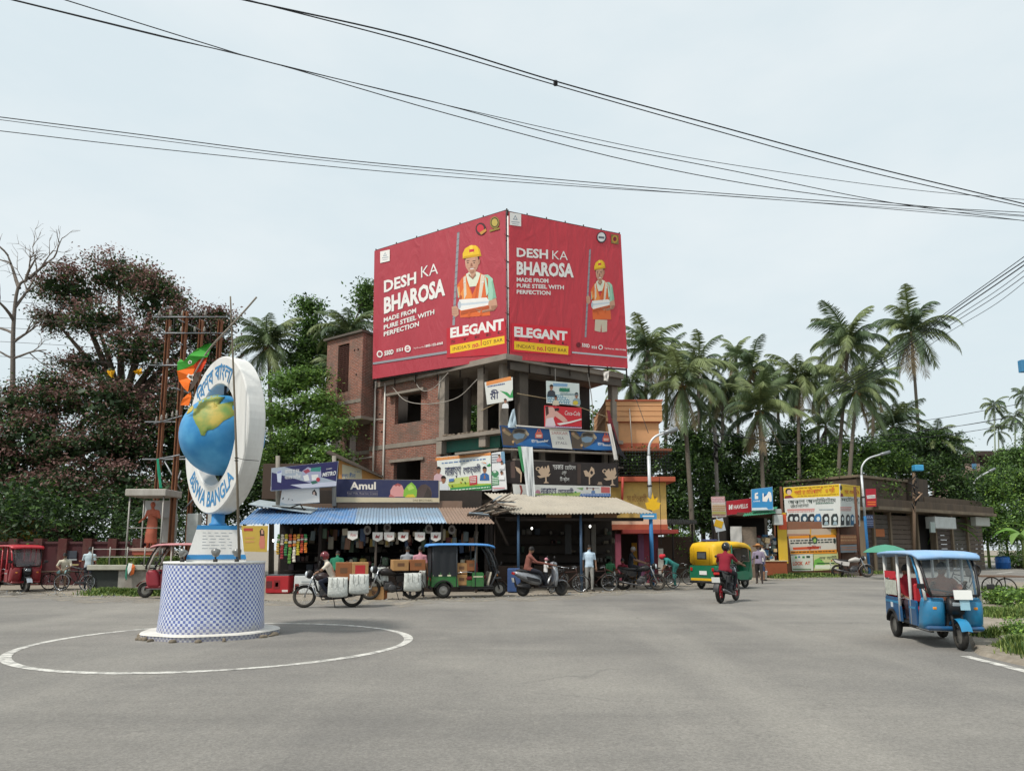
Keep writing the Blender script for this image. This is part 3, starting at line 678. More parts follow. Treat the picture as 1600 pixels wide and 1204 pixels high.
def slab(pts,z0,z1,m,name):
 b = MB(m); b.prism([(p.x,p.y) for p in pts],z0,z1,lambda a,c,d: BI @ V((a,c,d))); return b.build(name,bld)
def column(p,z0,z1,w,m=CONC,rot=0.0):
 b = MB(m); b.box(BI @ V((p.x,p.y,(z0 + z1) / 2)),(w,w,z1 - z0),Matrix.Rotation(rot,3,'Z'),.015); return b.build('column',bld)
angA,angB = math.atan2(DA.y,DA.x),math.atan2(DB.y,DB.x)
plan = [LA(0,0,.35) + NB * .25,LB(6.75,0,.3),LB(6.75,0,-6.5),LA(9.4,0,-6.0),LA(9.4,0,.02)]
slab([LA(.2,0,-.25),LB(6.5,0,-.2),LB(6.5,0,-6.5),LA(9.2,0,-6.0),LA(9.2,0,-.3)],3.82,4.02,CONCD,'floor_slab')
slab([LA(0,0,.35) + NB * .3,LB(6.75,0,.35),LB(6.75,0,-6.5),LA(9.1,0,-6.0),LA(9.1,0,-.26),LA(4.2,0,-.26),LA(4.2,0,.35)],7.02,7.2,CONC,'floor_slab')
slab([LA(0,0,.5) + NB * .4,LB(6.75,0,.5),LB(6.75,0,-6.5),LA(9.3,0,-6.0),LA(9.3,0,.04)],10.45,10.72,CONC,'roof_slab')
wall(LA,4.2,9.4,0,10.45,[(5.6,7.5,8.25,9.8),(5.55,7.5,4.3,6.2)],BRICK,'brick_wall')
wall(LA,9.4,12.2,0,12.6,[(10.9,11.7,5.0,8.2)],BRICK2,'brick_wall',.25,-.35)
# concrete band and lintels proud of the brickwork
for (s0,s1,z0,z1,o,nm) in ((4.15,9.4,6.98,7.22,.03,'ring_beam'),(5.2,7.9,9.8,9.93,.30,'lintel_shelf'),(5.3,7.75,6.2,6.34,.10,'lintel_shelf'),(9.4,12.2,6.9,7.1,-.31,'ring_beam')):
 b = MB(CONC); hexa(b,LA,s0,s1,z0,z1,o,o - .3); b.build(nm,bld)
# stair tower jutting out with its lattice window
wall(LA,9.0,11.95,8.75,13.35,[(10.08,11.0,10.2,12.95)],BRICK,'brick_wall',.22,1.05)
for s_ in (9.0,11.73):
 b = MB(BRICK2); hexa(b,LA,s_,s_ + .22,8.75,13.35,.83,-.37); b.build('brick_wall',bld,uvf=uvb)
b = MB(CONC); hexa(b,LA,8.92,12.02,8.58,8.75,1.12,-.34); b.build('floor_slab',bld)
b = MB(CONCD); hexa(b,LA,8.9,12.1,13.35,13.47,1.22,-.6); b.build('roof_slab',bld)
b = MB(CONC); hexa(b,LA,9.02,11.93,9.5,9.7,1.075,.9); b.build('ring_beam',bld)
LATT = mat('#4d2f27',.9,var=.3)
for i in range(24):
 z = 10.23 + i * .112; b = MB(LATT); hexa(b,LA,10.08,11.0,z,z + .05,.98,.84); b.build('lattice_brick',bld)
for i in range(4):
 b = MB(LATT); s_ = 10.12 + i * .27; hexa(b,LA,s_,s_ + .05,10.2,12.95,.95,.86); b.build('lattice_brick',bld)
b = MB(mat('#150f0d',.95)); hexa(b,LA,9.9,11.2,10.0,13.1,.5,.4); b.build('added_shade_sheet',bld)  # added black sheet stands in for the shade behind the lattice window
b = MB(PLAST); hexa(b,LA,8.6,16.5,0,12.9,-3.2,-3.4); b.build('rear_wall',bld)
# dark patches on the brick, painted shade for holes left by scaffolding
for s_,z in ((9.4,11.0),(9.6,12.4),(11.4,10.7),(9.3,12.4),(8.6,8.9),(8.4,7.9)):
 b = MB(mat('#120d0b',.95)); o = 1.052 if s_ > 9.2 else .002; hexa(b,LA,s_,s_ + .11,z,z + .1,o,o - .02); b.build('scaffold_hole_shade',bld)
# interior partitions and rear walls, with the gaps one sees the trees through
wall(LA,4.45,9.1,4.02,10.4,[],PLAST,'partition_wall',.12,-2.6)
wall(LB,1.9,6.6,7.2,10.45,[(4.6,5.9,7.25,9.4)],PLAST,'partition_wall',.12,-2.2)
wall(LB,.9,6.6,4.02,7.02,[],PLAST,'partition_wall',.12,-1.6)
wall(LA,.6,4.2,4.02,7.02,[],PLAST,'partition_wall',.12,-1.8)
for px,z0,z1,Yd in ((700,7.2,10.45,39.5),(727,7.2,10.45,40.5),(757,7.2,10.45,39.8)): column(V((XA(px,Yd,650),Yd,0)),z0,z1,.42,PLAST)
b = MB(PLAST); hexa(b,LB,6.45,6.6,0,7.0,-.3,-6.4); hexa(b,LB,6.45,6.6,7.2,10.45,-2.3,-6.4); b.build('end_wall',bld)
b = MB(PLAST); hexa(b,LB,2.2,6.6,4.02,10.45,-6.1,-6.3); b.build('rear_wall',bld)
# columns
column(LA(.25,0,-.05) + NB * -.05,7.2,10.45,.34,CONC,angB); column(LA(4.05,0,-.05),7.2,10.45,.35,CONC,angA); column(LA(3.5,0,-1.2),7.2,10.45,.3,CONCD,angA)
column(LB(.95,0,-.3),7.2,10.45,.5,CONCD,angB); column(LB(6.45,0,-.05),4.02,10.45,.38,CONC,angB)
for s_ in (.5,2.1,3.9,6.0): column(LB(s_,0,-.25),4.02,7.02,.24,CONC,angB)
for s_ in (4.0,2.2): column(LA(s_,0,-.3),4.02,7.02,.3,CONC,angA)
column(LA(1.6,0,-.1),7.2,10.45,.38,CONC,angA)
# green painted beam under the left balcony, ledge at first floor, roof beam
b = MB(GREENB); hexa(b,LA,.5,3.9,6.45,7.02,-.05,-.25); b.build('green_beam',bld)
b = MB(CONC); hexa(b,LA,1.1,1.5,6.5,7.02,.3,-.05); b.build('beam_end',bld)
b = MB(CONC); hexa(b,LA,3.85,4.2,6.35,7.02,.33,-.05); b.build('beam_end',bld)
b = MB(CONCD); hexa(b,LB,-.1,6.7,10.05,10.45,.38,.18); b.build('roof_beam',bld)
b = MB(GREENB); hexa(b,LA,.4,8.6,10.74,11.3,.1,-.1); b.build('parapet',bld)
b = MB(CONC); hexa(b,LA,-.2,2.4,6.12,6.22,1.0,.0); b.build('ledge',bld)
b = MB(CONC); hexa(b,LB,.1,6.6,5.72,5.82,.55,-.1); b.build('ledge',bld)
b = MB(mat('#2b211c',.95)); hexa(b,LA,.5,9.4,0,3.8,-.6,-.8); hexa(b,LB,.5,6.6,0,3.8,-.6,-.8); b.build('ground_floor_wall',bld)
b = MB(BRICK); b.add([BI @ p for p in ()],[]);
for i in range(60):      # loose bricks left on the slab edge
 s_ = rnd.uniform(.6,4.1); b = MB(BRICK2); b.box(BI @ LA(s_,7.235 + rnd.choice((0,0,.07)),rnd.uniform(-.2,.2)),(.24,.11,.07),Matrix.Rotation(rnd.uniform(0,3),3,'Z')); b.build('loose_brick',bld)
PVC = mat('#b9b2a8',.5,var=.12,dirt=.4)
def pipe(pts,r_,m,par,nm='pipe'): b = MB(m); b.tube([par.matrix_basis.inverted() @ V(p) for p in pts],r_,7); return b.build(nm,par)
pipe([LA(8.9,2.5,.15),LA(8.9,10.9,.15)],.055,PVC,bld); pipe([LA(8.2,2.5,.08),LA(8.2,10.6,.08)],.05,mat('#cfcac2',.5,dirt=.3),bld)
pipe([LA(8.9,6.6,.15),LA(10.8,6.65,-.25)],.04,PVC,bld); pipe([LA(8.2,8.6,.09),LA(8.9,8.65,.12)],.03,PVC,bld)
pipe([LA(4.3,9.2,.1),LA(4.15,10.4,.15)],.05,PVC,bld)
# sagging service cables on the facade
CAB = mat('#9a938a',.7); CABD = mat('#1d1b1a',.7)
for L,m_,nm in (([LA(7.6,10.3,.15),LA(6.2,9.3,.5),LA(4.4,8.9,.6),LA(2.6,9.0,.6),LA(1.3,9.7,.7)],CAB,0),([LA(6.0,10.5,.2),LA(5.2,9.75,.4),LA(4.3,9.7,.5),LA(3.4,10.4,.4)],CAB,0),([LB(.2,8.9,.5),LB(3.0,8.75,.5),LB(5.9,8.2,.6)],mat('#9c8a6c',.8),0),([LB(2.4,10.4,.5),LB(2.45,7.3,.5)],CAB,0),([LB(4.4,10.4,.5),LB(4.6,9.0,.55),LB(4.7,7.3,.5)],CAB,0),([LA(.1,8.5,.5),LA(1.2,8.2,.5)],mat('#9c8a6c',.8),0)):
 b = MB(m_); b.tube([BI @ p for p in spline(L,20)],.022,5); b.build('cable',bld)
# ------------------------------------------------------------------ hoardings
def vinyl_mat(h,h2):
 m,n,l,p = new_mat('printed vinyl'); tc = n.new('ShaderNodeTexCoord')
 mp = n.new('ShaderNodeMapping'); mp.inputs['Rotation'].default_value = (.3,.5,.4); mp.inputs['Scale'].default_value = (1,1,.35); l.new(tc.outputs['Object'],mp.inputs[0])
 a = n.new('ShaderNodeTexNoise'); a.inputs['Scale'].default_value = .55; a.inputs['Detail'].default_value = 5; l.new(mp.outputs[0],a.inputs['Vector'])
 w = n.new('ShaderNodeTexNoise'); w.inputs['Scale'].default_value = 1.4; w.inputs['Detail'].default_value = 4; w.inputs['Distortion'].default_value = 1.2; l.new(mp.outputs[0],w.inputs['Vector'])
 x = n.new('ShaderNodeMix'); x.data_type = 'RGBA'; x.inputs[6].default_value = (*lin(h),1); x.inputs[7].default_value = (*lin(h2),1); l.new(a.outputs['Fac'],x.inputs[0]); l.new(x.outputs[2],p.inputs['Base Color'])
 p.inputs['Roughness'].default_value = .55; bp = n.new('ShaderNodeBump'); bp.inputs['Distance'].default_value = .11; bp.inputs['Strength'].default_value = .7; l.new(w.outputs['Fac'],bp.inputs['Height']); l.new(bp.outputs[0],p.inputs['Normal'])
 return m
REDV = vinyl_mat('#9e2d3a','#b43a47'); REDV2 = vinyl_mat('#b82d39','#c73541')
WHT,YEL,GRY,DRED,ORA = flat('#e6e3de'),flat('#e8bc1f'),flat('#8d8f95'),flat('#5e0f18'),flat('#e2702c')
SKIN,MINT,BRT,CRM,HAIR = flat('#c2937a'),flat('#9cc9b0'),flat('#c9283a'),flat('#c5b8a3'),flat('#2a1c18')
Yc,Yl,Yr = 32.45,37.6,35.75
hbl = thing('hoarding','left red hoarding with helmeted worker facing the roundabout','hoarding',W(690,572,34.5),0,'red hoardings on the roof corner')
hbr = thing('hoarding','right red hoarding with helmeted worker shown down to his trousers','hoarding',W(885,570,34),0,'red hoardings on the roof corner')
HL = Board([W(585,392,Yl),W(789.5,329,Yc),W(791.5,559,Yc),W(582,592,Yl)],(560,310,1600 / 440),hbl)
HR = Board([W(795.5,331,Yc),W(970,366,Yr),W(981,575,Yr),W(797.5,561,Yc)],(560,310,1600 / 440),hbr)
STEEL = mat('#3b3633',.7,.5,var=.3,dirt=.4,dirtc=(.12,.06,.04))
for H in (HL,HR):
 H.panel(REDV if H is HL else REDV2,.05,'vinyl_sheet')
 TL,TR,BR,BL = H.P
 def fpipe(a,b_,r_=.04,nm='frame_tube',back=.12): q = MB(STEEL); q.tube([H.inv @ (a - H.n * back),H.inv @ (b_ - H.n * back)],r_,6); q.build(nm,H.parent)
 ur,ul = (TR - BR).normalized(),(TL - BL).normalized()
 fpipe(TL + ul * .06,TR + ur * .06); fpipe(BL - ul * .05,BR - ur * .05,.05); fpipe(TL + ul * .15,BL - ul * .5); fpipe(TR + ur * .15,BR - ur * .5)
 for k in range(1,6):
  t = k / 6; a,b_ = TL.lerp(TR,t),BL.lerp(BR,t); u_ = (a - b_).normalized(); fpipe(a + u_ * .22,b_ - u_ * .55,.035,'upright',.2)
 for k in range(1,5):
  t = k / 5; fpipe(BL.lerp(TL,t),BR.lerp(TR,t),.03,'rail',.16)
for k in range(5):       # lashings across the gap
 t = (k + .7) / 5.6; a,b_ = HL.P[2].lerp(HL.P[1],t),HR.P[3].lerp(HR.P[0],t); q = MB(STEEL); q.tube([hbr.matrix_basis.inverted() @ (a + V((-.05,.03,0))),hbr.matrix_basis.inverted() @ (b_ + V((.05,.05,-.1)))],.025,5); q.build('lashing',hbr)
q = MB(mat('#e3e0da',.6)); q.tube([hbr.matrix_basis.inverted() @ W(793.2,338,32.55),hbr.matrix_basis.inverted() @ W(795,554,32.55)],.05,6); q.build('corner_tube',hbr)
def worker(H,hx,hy,k,kx,full,ROD,hand):
 """hx, hy: chin in crop pixels; k scale, kx horizontal squeeze"""
 def T(L): return [(hx + x * k * kx,hy + y * k) for x,y in L]
 VEST,VEST2 = flat('#d9662c'),flat('#e58a3f')
 P = []
 P.append((GRY,[(ROD[0][0] - ROD[2],ROD[0][1]),(ROD[0][0] + ROD[2],ROD[0][1]),(ROD[1][0] + ROD[2],ROD[1][1]),(ROD[1][0] - ROD[2],ROD[1][1])]))
 for t in range(14):
  f = t / 14; x,y = ROD[0][0] + (ROD[1][0] - ROD[0][0]) * f,ROD[0][1] + (ROD[1][1] - ROD[0][1]) * f; P.append((flat('#65686e'),[(x - ROD[2],y),(x + ROD[2],y - ROD[2]),(x + ROD[2],y - ROD[2] + 4 * k),(x - ROD[2],y + 4 * k)]))
 if full: P.append((CRM,T([(-42,300),(72,305),(70,392),(20,398),(16,330),(8,396),(-48,385)])))
 P.append((SKIN,T([(-18,-10),(22,-14),(28,24),(4,36),(-20,22)])))                       # neck
 P.append((MINT,T([(62,20),(92,18),(118,40),(140,150),(92,172),(72,120)])))              # sleeve
 P.append((MINT,T([(-36,20),(-64,52),(-84,90),(-78,150),(-50,140)])))
 P.append((flat('#d8dcc6'),T([(-32,14),(-14,4),(4,40),(26,0),(48,10),(52,80),(-34,90)])))       # shirt front
 P.append((VEST,T([(-34,16),(-58,40),(-84,80),(-70,150),(-66,300 if full else 262),(110 if full else 105,300 if full else 250),(92,150),(92,100),(92,40),(50,8),(34,60),(4,130),(-22,60)])))
 P.append((VEST2,T([(-30,60),(0,135),(0,200),(-60,200),(-66,130)])))
 P.append((flat('#d7c9b4'),T([(-48,34),(-34,24),(-30,130),(-44,160)]))); P.append((flat('#d7c9b4'),T([(52,16),(74,22),(54,150),(36,160)])))
 P.append((WHT,T([(-72,160),(84,148),(98,165),(96,190),(-60,222),(-76,210)])))          # rolled plans
 P.append((flat('#c3ccd3'),T([(-72,182),(96,168),(96,178),(-72,196)]))); P.append((flat('#b3bdc6'),circ(hx - 70 * k * kx,hy + 190 * k,10 * k * kx,22 * k,10)))
 P.append((SKIN,T([(96,168),(138,150),(146,195),(128,222),(52,236),(16,222),(18,206),(46,210),(62,196),(92,196)])))      # forearm
 P.append((SKIN,[(hand[0] + x * k * kx,hand[1] + y * k) for x,y in ((-18,-24),(8,-30),(20,-14),(22,20),(4,34),(-16,22))]))
 for t in range(3): P.append((flat('#8f624d'),[(hand[0] - 16 * k * kx,hand[1] + (-10 + 12 * t) * k),(hand[0] + 14 * k * kx,hand[1] + (-12 + 12 * t) * k),(hand[0] + 14 * k * kx,hand[1] + (-10 + 12 * t) * k),(hand[0] - 16 * k * kx,hand[1] + (-8 + 12 * t) * k)]))
 P.append((SKIN,T([(-40,-80),(36,-92),(40,-44),(30,-14),(8,8),(-14,6),(-34,-24)])))    # face
 P.append((flat('#b5876e'),T([(18,-85),(36,-92),(40,-44),(30,-14),(14,4),(22,-40)])))
 P.append((HAIR,T([(-44,-78),(40,-98),(42,-66),(36,-70),(32,-86),(-34,-72),(-38,-58)])))
 for ex in (-22,14): P.append((HAIR,T([(ex - 10,-60),(ex + 8,-64),(ex + 9,-60),(ex - 9,-56)]))); P.append((HAIR,circ(hx + ex * k * kx,hy - 49 * k,5 * k * kx,3.4 * k,8)))
 P.append((flat('#8f5f4b'),T([(-6,-46),(2,-48),(6,-28),(-8,-26)]))); P.append((WHT,T([(-12,-17),(14,-20),(8,-13),(-6,-12)]))); P.append((flat('#8a4a40'),T([(-19,-19),(21,-23),(20,-20),(-18,-16)])))
 P.append((YEL,T([(-50,-72),(-52,-100),(-38,-130),(-8,-148),(22,-148),(46,-125),(54,-92),(46,-92),(-38,-74)])))   # helmet
 P.append((flat('#c99a10'),T([(-54,-72),(-40,-86),(52,-100),(56,-88),(-38,-74)]))); P.append((flat('#f3d348'),T([(-12,-146),(4,-150),(8,-104),(-8,-102)]))); P.append((BRT,T([(-14,-124),(14,-128),(14,-112),(-14,-108)])))
 SHD,SHD2,LGT = flat('#b04e22'),flat('#c95a28'),flat('#eda45a')
 for L,m_ in (([(-66,130),(-56,140),(-58,158),(-68,158)],SHD),([(30,70),(36,64),(26,150),(18,155)],SHD2),([(80,60),(92,50),(92,140),(82,146)],SHD),([(-60,226),(100,194),(100,212),(-62,246)],SHD),([(-20,232),(-8,230),(-12,262),(-24,262)],SHD2),([(50,218),(60,216),(58,250),(46,252)],SHD2),([(-78,90),(-70,84),(-66,140),(-74,140)],LGT),([(-46,60),(-34,56),(-36,62),(-47,66)],WHT),([(56,60),(70,58),(68,64),(56,66)],WHT),
                  ([(112,60),(120,50),(138,148),(118,158),(122,110)],flat('#7fb096')),([(72,40),(80,30),(96,120),(84,140)],flat('#b5dcc6')),([(110,196),(144,192),(128,220),(60,234),(62,226),(112,214)],flat('#9c6f58')),([(24,214),(48,216),(60,208),(58,214),(48,222),(26,219)],flat('#9c6f58')),([(-16,12),(4,34),(22,10),(24,22),(6,44),(-18,24)],flat('#9c6f58')),
                  ([(-36,-64),(-30,-66),(-28,-30),(-34,-30)],flat('#d3a78e')),([(-10,-4),(14,-8),(8,8),(-6,8)],flat('#a97a62')),([(42,-70),(48,-66),(46,-44),(40,-40)],flat('#a97a62')),([(30,-146),(46,-125),(54,-94),(44,-94),(38,-122)],flat('#cfa012'))): P.append((m_,T(L)))
 H.print(P,'worker_print')
worker(HL,645,415,1.0,1.0,False,((568,195),(541,720),7),(549,640)); worker(HR,1370,462,.75,.80,True,((1316,290),(1290,788),5),(1304,575))
# lettering: left sheet
HL.text('DESH',(147,533),(330,481),66,66,WHT,.03); HL.text('KA',(358,452),(454,428),68,66,WHT,-.004)
HL.text('BHAROSA',(147,652),(494,545),88,96,WHT,.042)
for s_,a,b_ in (('MADE FROM',(146,704),(330,648)),('PURE STEEL WITH',(146,746),(433,656)),('PERFECTION',(146,784),(346,724))): HL.text(s_,a,b_,25,27,WHT,.03)
HL.print([(flat('#b8202f'),[(503,738),(836,686),(846,884),(503,906)]),(YEL,[(523,836),(831,780),(832,824),(524,881)])],'brand_panel')
HL.text('ELEGANT',(524,790),(828,742),54,60,WHT,.045); HL.text('S  T  E  E  L',(526,823),(822,766),16,16,DRED,.03)
HL.text("INDIA'S",(538,866),(636,847),20,20,DRED,.0); HL.text('no.1',(650,850),(702,836),30,34,BRT,.03); HL.text('QST BAR',(708,833),(822,812),20,20,DRED,.0)
HL.print([(GRY,[(84,932),(505,866),(505,880),(84,944)]),(WHT,circ(123,884,17,20)),(flat('#9a4650'),circ(123,884,11,13)),(WHT,rect(126,303,180,368,-12)),(flat('#8d9aa6'),[(142,330),(154,306),(164,326)]),(WHT,[(147,325),(154,312),(160,322)]),(flat('#8d9aa6'),rect(136,338,172,342,-6)),(flat('#8d9aa6'),rect(138,350,168,353,-5)),
 (WHT,circ(282,854,18,20)),(flat('#a8364a'),circ(282,854,11,12)),(WHT,rect(268,852,298,857,-4))],'emblem_print')
HL.print([(flat('#3d1a1e'),circ(697,174,30,35)),(BRT,circ(695,172,20,23)),(flat('#c58b3a'),[(690,196),(725,172),(730,186),(700,208)]),(flat('#8d7a2f'),circ(776,138,27,34)),(flat('#3a2f12'),circ(776,138,22,28)),(flat('#b5a24e'),circ(776,138,17,22)),(flat('#8d7a2f'),[(748,180),(804,166),(804,176),(748,192)])],'award_print')
HL.text('550D',(150,893),(202,882),26,26,WHT,.04); HL.text('ISI',(220,872),(255,865),18,18,WHT,.02); HL.text('Toll Free No.',(316,857),(376,846),9,9,WHT); HL.text('1800-102-6068',(380,847),(482,828),15,15,WHT,.02)
# right sheet
HR.text('DESH',(898,330),(1076,343),50,52,WHT,.03); HR.text('KA',(1100,346),(1188,352),52,54,WHT,-.004)
HR.text('BHAROSA',(898,430),(1222,446),72,76,WHT,.042)
for s_,a,b_ in (('MADE FROM',(898,472),(1078,480)),('PURE STEEL WITH',(898,506),(1166,517)),('PERFECTION',(898,541),(1090,549))): HR.text(s_,a,b_,22,23,WHT,.03)
HR.print([(flat('#cf2434'),[(868,708),(1206,738),(1206,892),(868,872)]),(YEL,[(884,810),(1192,840),(1190,888),(884,858)])],'brand_panel')
HR.text('ELEGANT',(884,782),(1186,806),54,50,WHT,.045); HR.text('S  T  E  E  L',(886,802),(1184,831),15,14,DRED,.03)
HR.text("INDIA'S",(898,847),(1000,857),20,20,DRED); HR.text('no.1',(1014,862),(1064,867),28,28,BRT,.03); HR.text('QST BAR',(1072,864),(1182,874),20,20,DRED)
HR.print([(flat('#b3b9bd'),[(1212,870),(1528,899),(1528,908),(1212,879)]),(WHT,[(858,80),(923,90),(923,160),(858,152)]),(flat('#7e8b98'),[(876,122),(890,96),(904,124)]),(WHT,[(882,117),(890,104),(898,119)]),(flat('#7e8b98'),rect(868,132,914,136,4)),(flat('#7e8b98'),rect(872,144,910,147,4)),
 (flat('#2a2a2f'),circ(1380,222,28,32)),(flat('#d8d8d6'),circ(1379,221,22,26)),(flat('#5d5f66'),rect(1362,216,1396,228,3)),(flat('#7d6a3a'),rect(1434,204,1476,256,6)),(flat('#b08b34'),circ(1455,232,17,22)),(flat('#7a1a26'),circ(1455,232,10,13)),(flat('#6b1520'),circ(1249,832,13,14)),(WHT,circ(1374,846,13,14)),(flat('#b8202f'),circ(1374,846,8,9))],'emblem_print')
HR.text('550D',(1268,842),(1312,848),20,20,WHT,.03); HR.text('ISI',(1324,852),(1352,855),15,15,WHT,.02); HR.text('Toll Free No. 1800-102-6068',(1396,856),(1518,866),10,10,WHT,.01)
# ------------------------------------------------------------------ banners hung on the corner building
def banner(name,label,P,Ys,m,crop,cat='banner',thick=.015,group=None):
 q = [W(x,y,d) for (x,y),d in zip(P,Ys)]; t = thing(name,label,cat,(q[2] + q[3]) / 2,0,group); b = Board(q,crop,t); b.panel(m,thick,'sheet'); return b
def scribble(x0,y0,x1,y1,sk,n,m,rows=1):
 """rows of small illegible print as dashes"""
 P = []; hh = (y1 - y0) / rows
 for r_ in range(rows):
  x = x0
  while x < x1 - 2:
   w = min(rnd.uniform(.03,.10) * (x1 - x0),x1 - x); f = (x - x0) / (x1 - x0); P.append((m,[(x,y0 + r_ * hh + sk * f),(x + w,y0 + r_ * hh + sk * (f + w / (x1 - x0))),(x + w,y0 + r_ * hh + hh * .55 + sk * (f + w / (x1 - x0))),(x,y0 + r_ * hh + hh * .55 + sk * f)])); x += w + .02 * (x1 - x0)
 return P
def bust(x,y,s,shirt,skin=None,pray=False):
 skin = skin or flat('#9a6a50'); P = [(shirt,[(x - 1.5 * s,y + 3.4 * s),(x - 1.35 * s,y + 1.7 * s),(x - .4 * s,y + 1.0 * s),(x + .4 * s,y + 1.0 * s),(x + 1.35 * s,y + 1.7 * s),(x + 1.5 * s,y + 3.4 * s)]),(skin,[(x - .3 * s,y + .6 * s),(x + .3 * s,y + .6 * s),(x + .3 * s,y + 1.2 * s),(x - .3 * s,y + 1.2 * s)]),(skin,circ(x,y,.62 * s,.9 * s,12)),
  (flat('#1b1613'),circ(x,y - .25 * s,.70 * s,.80 * s,10,180,360)),(flat('#2a1a14'),rect(x - .42 * s,y - .08 * s,x - .1 * s,y + .04 * s)),(flat('#2a1a14'),rect(x + .1 * s,y - .08 * s,x + .42 * s,y + .04 * s)),(flat('#7a3f36'),rect(x - .22 * s,y + .45 * s,x + .22 * s,y + .53 * s))]
 if pray: P += [(skin,[(x - .3 * s,y + 2.9 * s),(x - .12 * s,y + 1.7 * s),(x + .16 * s,y + 1.7 * s),(x + .34 * s,y + 2.9 * s)])]
 return P
NAVY,TEAL,LGRN,SAFF,PINK,LBL = flat('#232a52'),flat('#35796f'),flat('#2f8f4e'),flat('#d98a4a'),flat('#c9707a'),flat('#7fa3c4')
c3 = (660,690,1600 / 180); B = banner('political_banner','white green and saffron political banner with praying man over the roof gap',[(682,714),(766.5,706),(768,765),(688,771)],[35.0,32.4,32.4,35.0],flat('#dfe2dd'),c3)
B.print([(SAFF,[(182,222),(950,146),(952,185),(184,262)]),(LGRN,[(385,640),(955,590),(960,655),(395,705)]),(flat('#a9bf4a'),[(350,585),(640,545),(780,580),(955,575),(955,592),(385,640)]),(flat('#c3cf7e'),[(360,560),(470,500),(640,480),(660,560),(380,590)])] + scribble(250,225,880,245,-55,0,flat('#d9a878')) + scribble(270,290,880,318,-62,0,flat('#6a86b0'))
 + [(flat('#c9d6dd'),[(820,292),(900,280),(950,330),(930,340)]),(LGRN,[(890,330),(940,296),(955,330),(920,345)]),(SAFF,[(815,280),(880,285),(900,310),(885,305)])]
 + bust(866,385,44,flat('#2f64a0'),None,True) + bust(228,390,46,flat('#c9a8ae')) + bust(296,520,50,flat('#d5dade')) + [(flat('#c43b44'),[(656,478),(762,466),(764,590),(658,602)])] + scribble(668,490,752,580,-6,0,WHT,4) + [(flat('#5a7fb5'),[(375,515),(445,505),(445,545),(375,555)])]
 + [(flat(c),circ(x,y,10,12,8)) for x,y,c in ((420,610,'#3a4a3a'),(560,520,'#243a2a'),(600,565,'#3a6a3a'),(540,560,'#c2923a'))] + scribble(410,665,940,690,-45,0,flat('#d9ead9')),'print')
B.text('নারায়ণ',(318,470),(540,445),120,116,NAVY,.012,full=True); B.text('েগাস্বামী',(572,440),(815,412),116,112,NAVY,.012,full=True)
b = MB(mat('#15100e',.9)); q = [B.inv @ B.at(x,y,.004) for x,y in ((470,470),(482,468),(494,700),(474,706))]; b.quad(*q); b.build('tear',B.parent)
B = banner('political_poster','narrow white and green poster with three faces beside the praying man banner',[(768,707.5),(787.5,704.5),(792,764),(769.5,767)],[32.3,31.9,31.9,32.3],flat('#dcdcdc'),c3,'poster')
B.print([(flat('#6f93ad'),[(1090,138),(1140,132),(1150,300),(1100,310)]),(flat('#3f7d55'),circ(1010,440,52,46)),(flat('#cfd8d0'),circ(1005,415,22,15)),(LGRN,rect(972,490,1065,606,-8))] + scribble(966,170,1050,310,-6,0,flat('#8a8f96'),4) + scribble(976,500,1060,600,-6,0,flat('#dfeadf'),4) + bust(1072,195,24,flat('#c98a8a')) + bust(1108,290,26,flat('#dfe0e2')) + bust(1106,430,28,flat('#e6e6e6')) + [(PINK,rect(985,640,1150,652,-8))],'print')
c4 = (770,650,1600 / 220)
B = banner('shop_banner','blue banner with cups and tea stall name along the balcony edge',[(780.5,664),(956,677.5),(958.5,704),(786,698)],[31.9,35.1,35.1,31.9],flat('#1f4a7d'),c4)
for ox,oy,w in ((95,0,1.0),(880,40,.95)):
 T = lambda L: [(ox + x * w,oy + y) for x,y in L]
 B.print([(flat('#5a4c40'),T([(0,110),(70,135),(125,200),(150,335),(20,325)])),(flat('#8f7a5c'),T([(10,150),(40,135),(60,165),(120,205),(90,225),(30,190)])),(flat('#6d6458'),T([(120,190),(140,150),(200,135),(280,145),(310,190),(290,240),(230,300),(170,320),(140,270)])),(flat('#7f97ac'),T([(135,205),(200,190),(270,205),(250,250),(180,262),(140,240)])),(flat('#3a322c'),T([(150,160),(210,145),(270,160),(260,188),(190,182),(150,190)])),(flat('#a99a80'),T([(280,160),(318,200),(306,226),(276,200)])),
  (flat('#b0876a'),circ(ox + 30 * w,oy + 160,16,14)),(flat('#c9a070'),circ(ox + 135 * w,oy + 290,14,16)),(flat('#2d6fb0'),T([(170,320),(240,290),(330,250),(480,290),(560,340),(300,345)])),(flat('#c4604e'),T([(385,248),(385,205),(410,160),(445,160),(470,205),(470,250)])),(flat('#dcb4a4'),T([(396,210),(460,210),(456,238),(400,238)])),(flat('#c4604e'),circ(ox + 428 * w,oy + 165,22,22,10)),(flat('#1f4a7d'),circ(ox + 428 * w,oy + 165,11,11,10))],'print')
B.text('রাঙা',(436,298),(505,302),34,34,WHT,.02,full=True); B.text('bonder',(505,302),(632,288),24,28,WHT,.03); B.text('রাঙা',(1190,330),(1255,336),34,34,WHT,.02,full=True); B.text('bond',(1255,336),(1335,340),24,26,WHT,.03)
B.print([(flat('#d8d5cd'),[(638,140),(860,160),(902,375),(678,358)]),(flat('#5f85b4'),[(490,328),(660,340),(660,346),(490,334)])],'name_panel')
B.text('SARKAR',(664,205),(852,213),34,34,flat('#b06a62'),.0); B.text('TEA',(728,264),(806,266),30,30,flat('#6d5f6a')); B.text('STALL',(712,318),(846,320),30,30,flat('#6d5f6a'))
